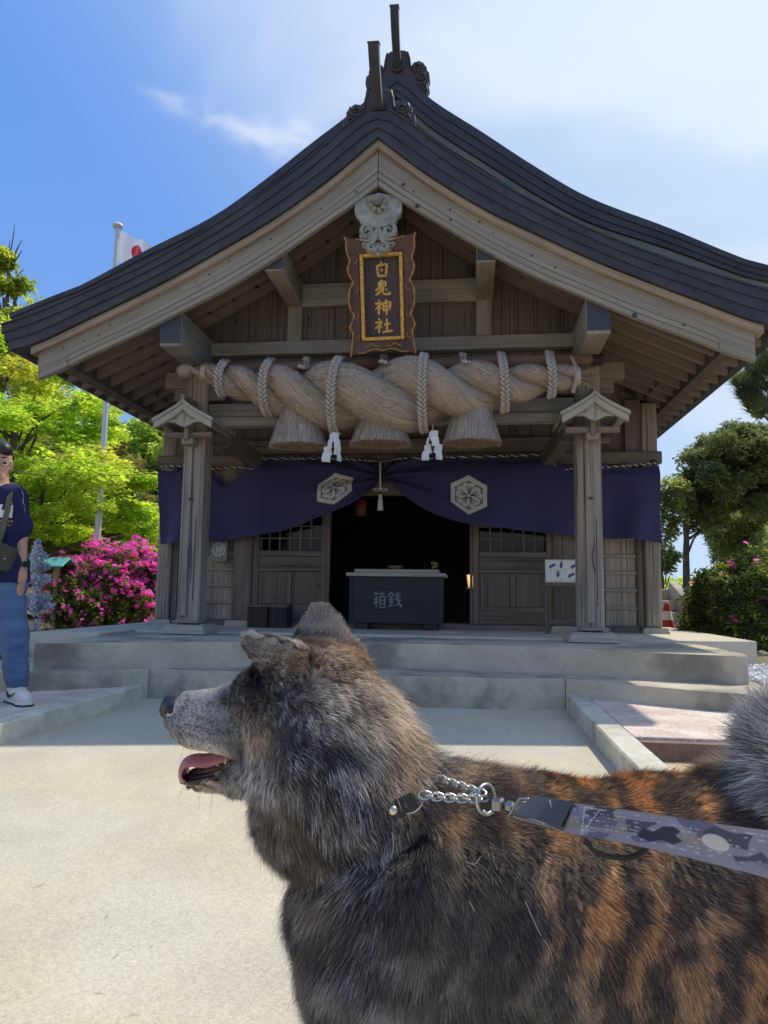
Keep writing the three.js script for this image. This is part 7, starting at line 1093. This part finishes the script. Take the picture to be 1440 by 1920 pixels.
  const ribbon = (U2, th) => { const c = new THREE.CatmullRomCurve3(U2.map((q) => LP(q[0], q[1], q[4]))), c2 = new THREE.CatmullRomCurve3(U2.map((q) => LP(q[2], q[3], q[4] + (q[5] || 0)))), n = 60, pb = new PB(); let s = 0; for (let i = 0; i < n; i++) { const a = c.getPoint(i / n), b = c2.getPoint(i / n), a2 = c.getPoint((i + 1) / n), b2 = c2.getPoint((i + 1) / n), nn = a2.clone().sub(a).cross(b.clone().sub(a)).normalize().multiplyScalar(-th), s2 = s + a.distanceTo(a2); const [A1, B1, A3, B3] = [a, b, a2, b2].map((q) => q.clone().add(nn)); pb.quad(B1, B3, A3, A1, [s, 0], [s2, 0], [s2, 1], [s, 1]); pb.quad(a, a2, b2, b, [s, 1], [s2, 1], [s2, 0], [s, 0]); pb.quad(A1, A3, a2, a, [s, 1], [s2, 1], [s2, 1], [s, 1]); pb.quad(b, b2, B3, B1, [s, 0], [s2, 0], [s2, 0], [s, 0]); s = s2; } return pb.geo(0.5); };
  const cv = document.createElement('canvas'); cv.width = 1024; cv.height = 128; const x = cv.getContext('2d'); x.fillStyle = 'rgb(148,142,150)'; x.fillRect(0, 0, 1024, 128); const R3 = rngOf(8);
  for (let i = 0; i < 26; i++) { x.fillStyle = ['rgba(150,138,120,0.75)', 'rgba(96,92,118,0.75)', 'rgba(70,68,84,0.85)', 'rgba(150,146,160,0.7)'][i % 4]; x.beginPath(); const cx = R3() * 1024, cy = R3() * 128; for (let k = 0; k < 9; k++) { const a = k / 9 * 6.283, r = 22 + 40 * R3(); x.lineTo(cx + r * 1.5 * Math.cos(a), cy + r * 0.7 * Math.sin(a)); } x.fill(); }
  x.strokeStyle = 'rgba(214,210,204,0.9)'; x.lineWidth = 3; for (let i = 0; i < 150; i++) { const cx = R3() * 420 + (i % 3) * 200, cy = 14 + Math.floor(R3() * 7) * 15, w = 5 + 9 * R3(); x.beginPath(); x.moveTo(cx, cy); x.lineTo(cx + w, cy + (R3() - 0.5) * 5); x.stroke(); }
  x.strokeStyle = 'rgb(226,222,212)'; x.lineWidth = 4; x.setLineDash([9, 4]); for (const o of [60, 190]) { x.beginPath(); x.moveTo(o, 10); x.lineTo(o + 22, 118); x.lineTo(o + 64, 12); x.moveTo(o + 4, 10); x.lineTo(o + 84, 14); x.stroke(); } x.setLineDash([]); x.fillStyle = 'rgba(222,214,196,0.9)'; x.beginPath(); x.ellipse(660, 60, 40, 24, 0.2, 0, 7); x.fill(); x.fillStyle = 'rgba(46,44,56,0.9)'; x.beginPath(); for (const [a, b] of [[420, 92], [436, 60], [470, 64], [496, 40], [530, 34], [556, 46], [540, 62], [566, 78], [540, 96], [500, 88], [470, 104]]) x.lineTo(a, b); x.fill();
  const lt = new THREE.CanvasTexture(cv); lt.colorSpace = THREE.SRGBColorSpace; lt.wrapS = lt.wrapT = THREE.RepeatWrapping; lt.repeat.set(1 / 0.42, 1);
  const wvb = (() => { const n = tileNoise(4, 4, 3); const t = texPair(64, 64, (u, v) => [1, 1, 1, 0.5 + 0.25 * Math.sin(u * 6.283 * 4) * Math.cos(v * 6.283 * 4) + 0.2 * n(u, v)], [0.006, 0.25]); return t.bump; })();
  const web = std({ map: lt, roughness: 0.85, bumpMap: wvb, bumpScale: 0.0006 }), webBlack = std({ color: new THREE.Color(0.075, 0.085, 0.095), roughness: 0.75, bumpMap: wvb, bumpScale: 0.0008 });
  obj('webbing', ribbon([[1000, 1497, 965, 1534, 0.695], [1078, 1507, 1058, 1560, 0.645], [1200, 1524, 1180, 1583, 0.545], [1320, 1541, 1310, 1613, 0.46], [1440, 1558, 1440, 1645, 0.388], [1620, 1585, 1640, 1700, 0.30], [1860, 1620, 1900, 1780, 0.22]], 0.0024), web, lp);
  obj('end_patch', ribbon([[1002, 1494, 964, 1530, 0.692], [1040, 1499, 1010, 1540, 0.668], [1079, 1505, 1054, 1557, 0.642]], 0.0026), webBlack, lp);
  obj('patch_stitch', [tubeOf([LP(1030, 1500, 0.668), LP(1044, 1546, 0.648)], 0.0005, 5), tubeOf([LP(972, 1528, 0.689), LP(1056, 1553, 0.641)], 0.0005, 5), tubeOf([LP(1004, 1498, 0.689), LP(1074, 1509, 0.641)], 0.0005, 5)], std({ color: new THREE.Color(0.45, 0.45, 0.42) }), lp);
  obj('d_ring', tubeOf(new THREE.CatmullRomCurve3([LP(1098, 1572, 0.632), LP(1112, 1592, 0.627), LP(1140, 1605, 0.615), LP(1175, 1608, 0.598), LP(1205, 1598, 0.58), LP(1214, 1588, 0.574)]).getPoints(24), 0.0022, 8), std({ color: new THREE.Color(0.035, 0.035, 0.038), roughness: 0.35, metalness: 0.7 }), lp);
}
// ---------------------------------------------------------------- draw
const renderer = new THREE.WebGLRenderer({ antialias: true });
renderer.setSize(768, 1024); renderer.shadowMap.enabled = true;
renderer.toneMapping = THREE.LinearToneMapping; renderer.toneMappingExposure = EXPOSURE;
renderer.render(scene, camera);
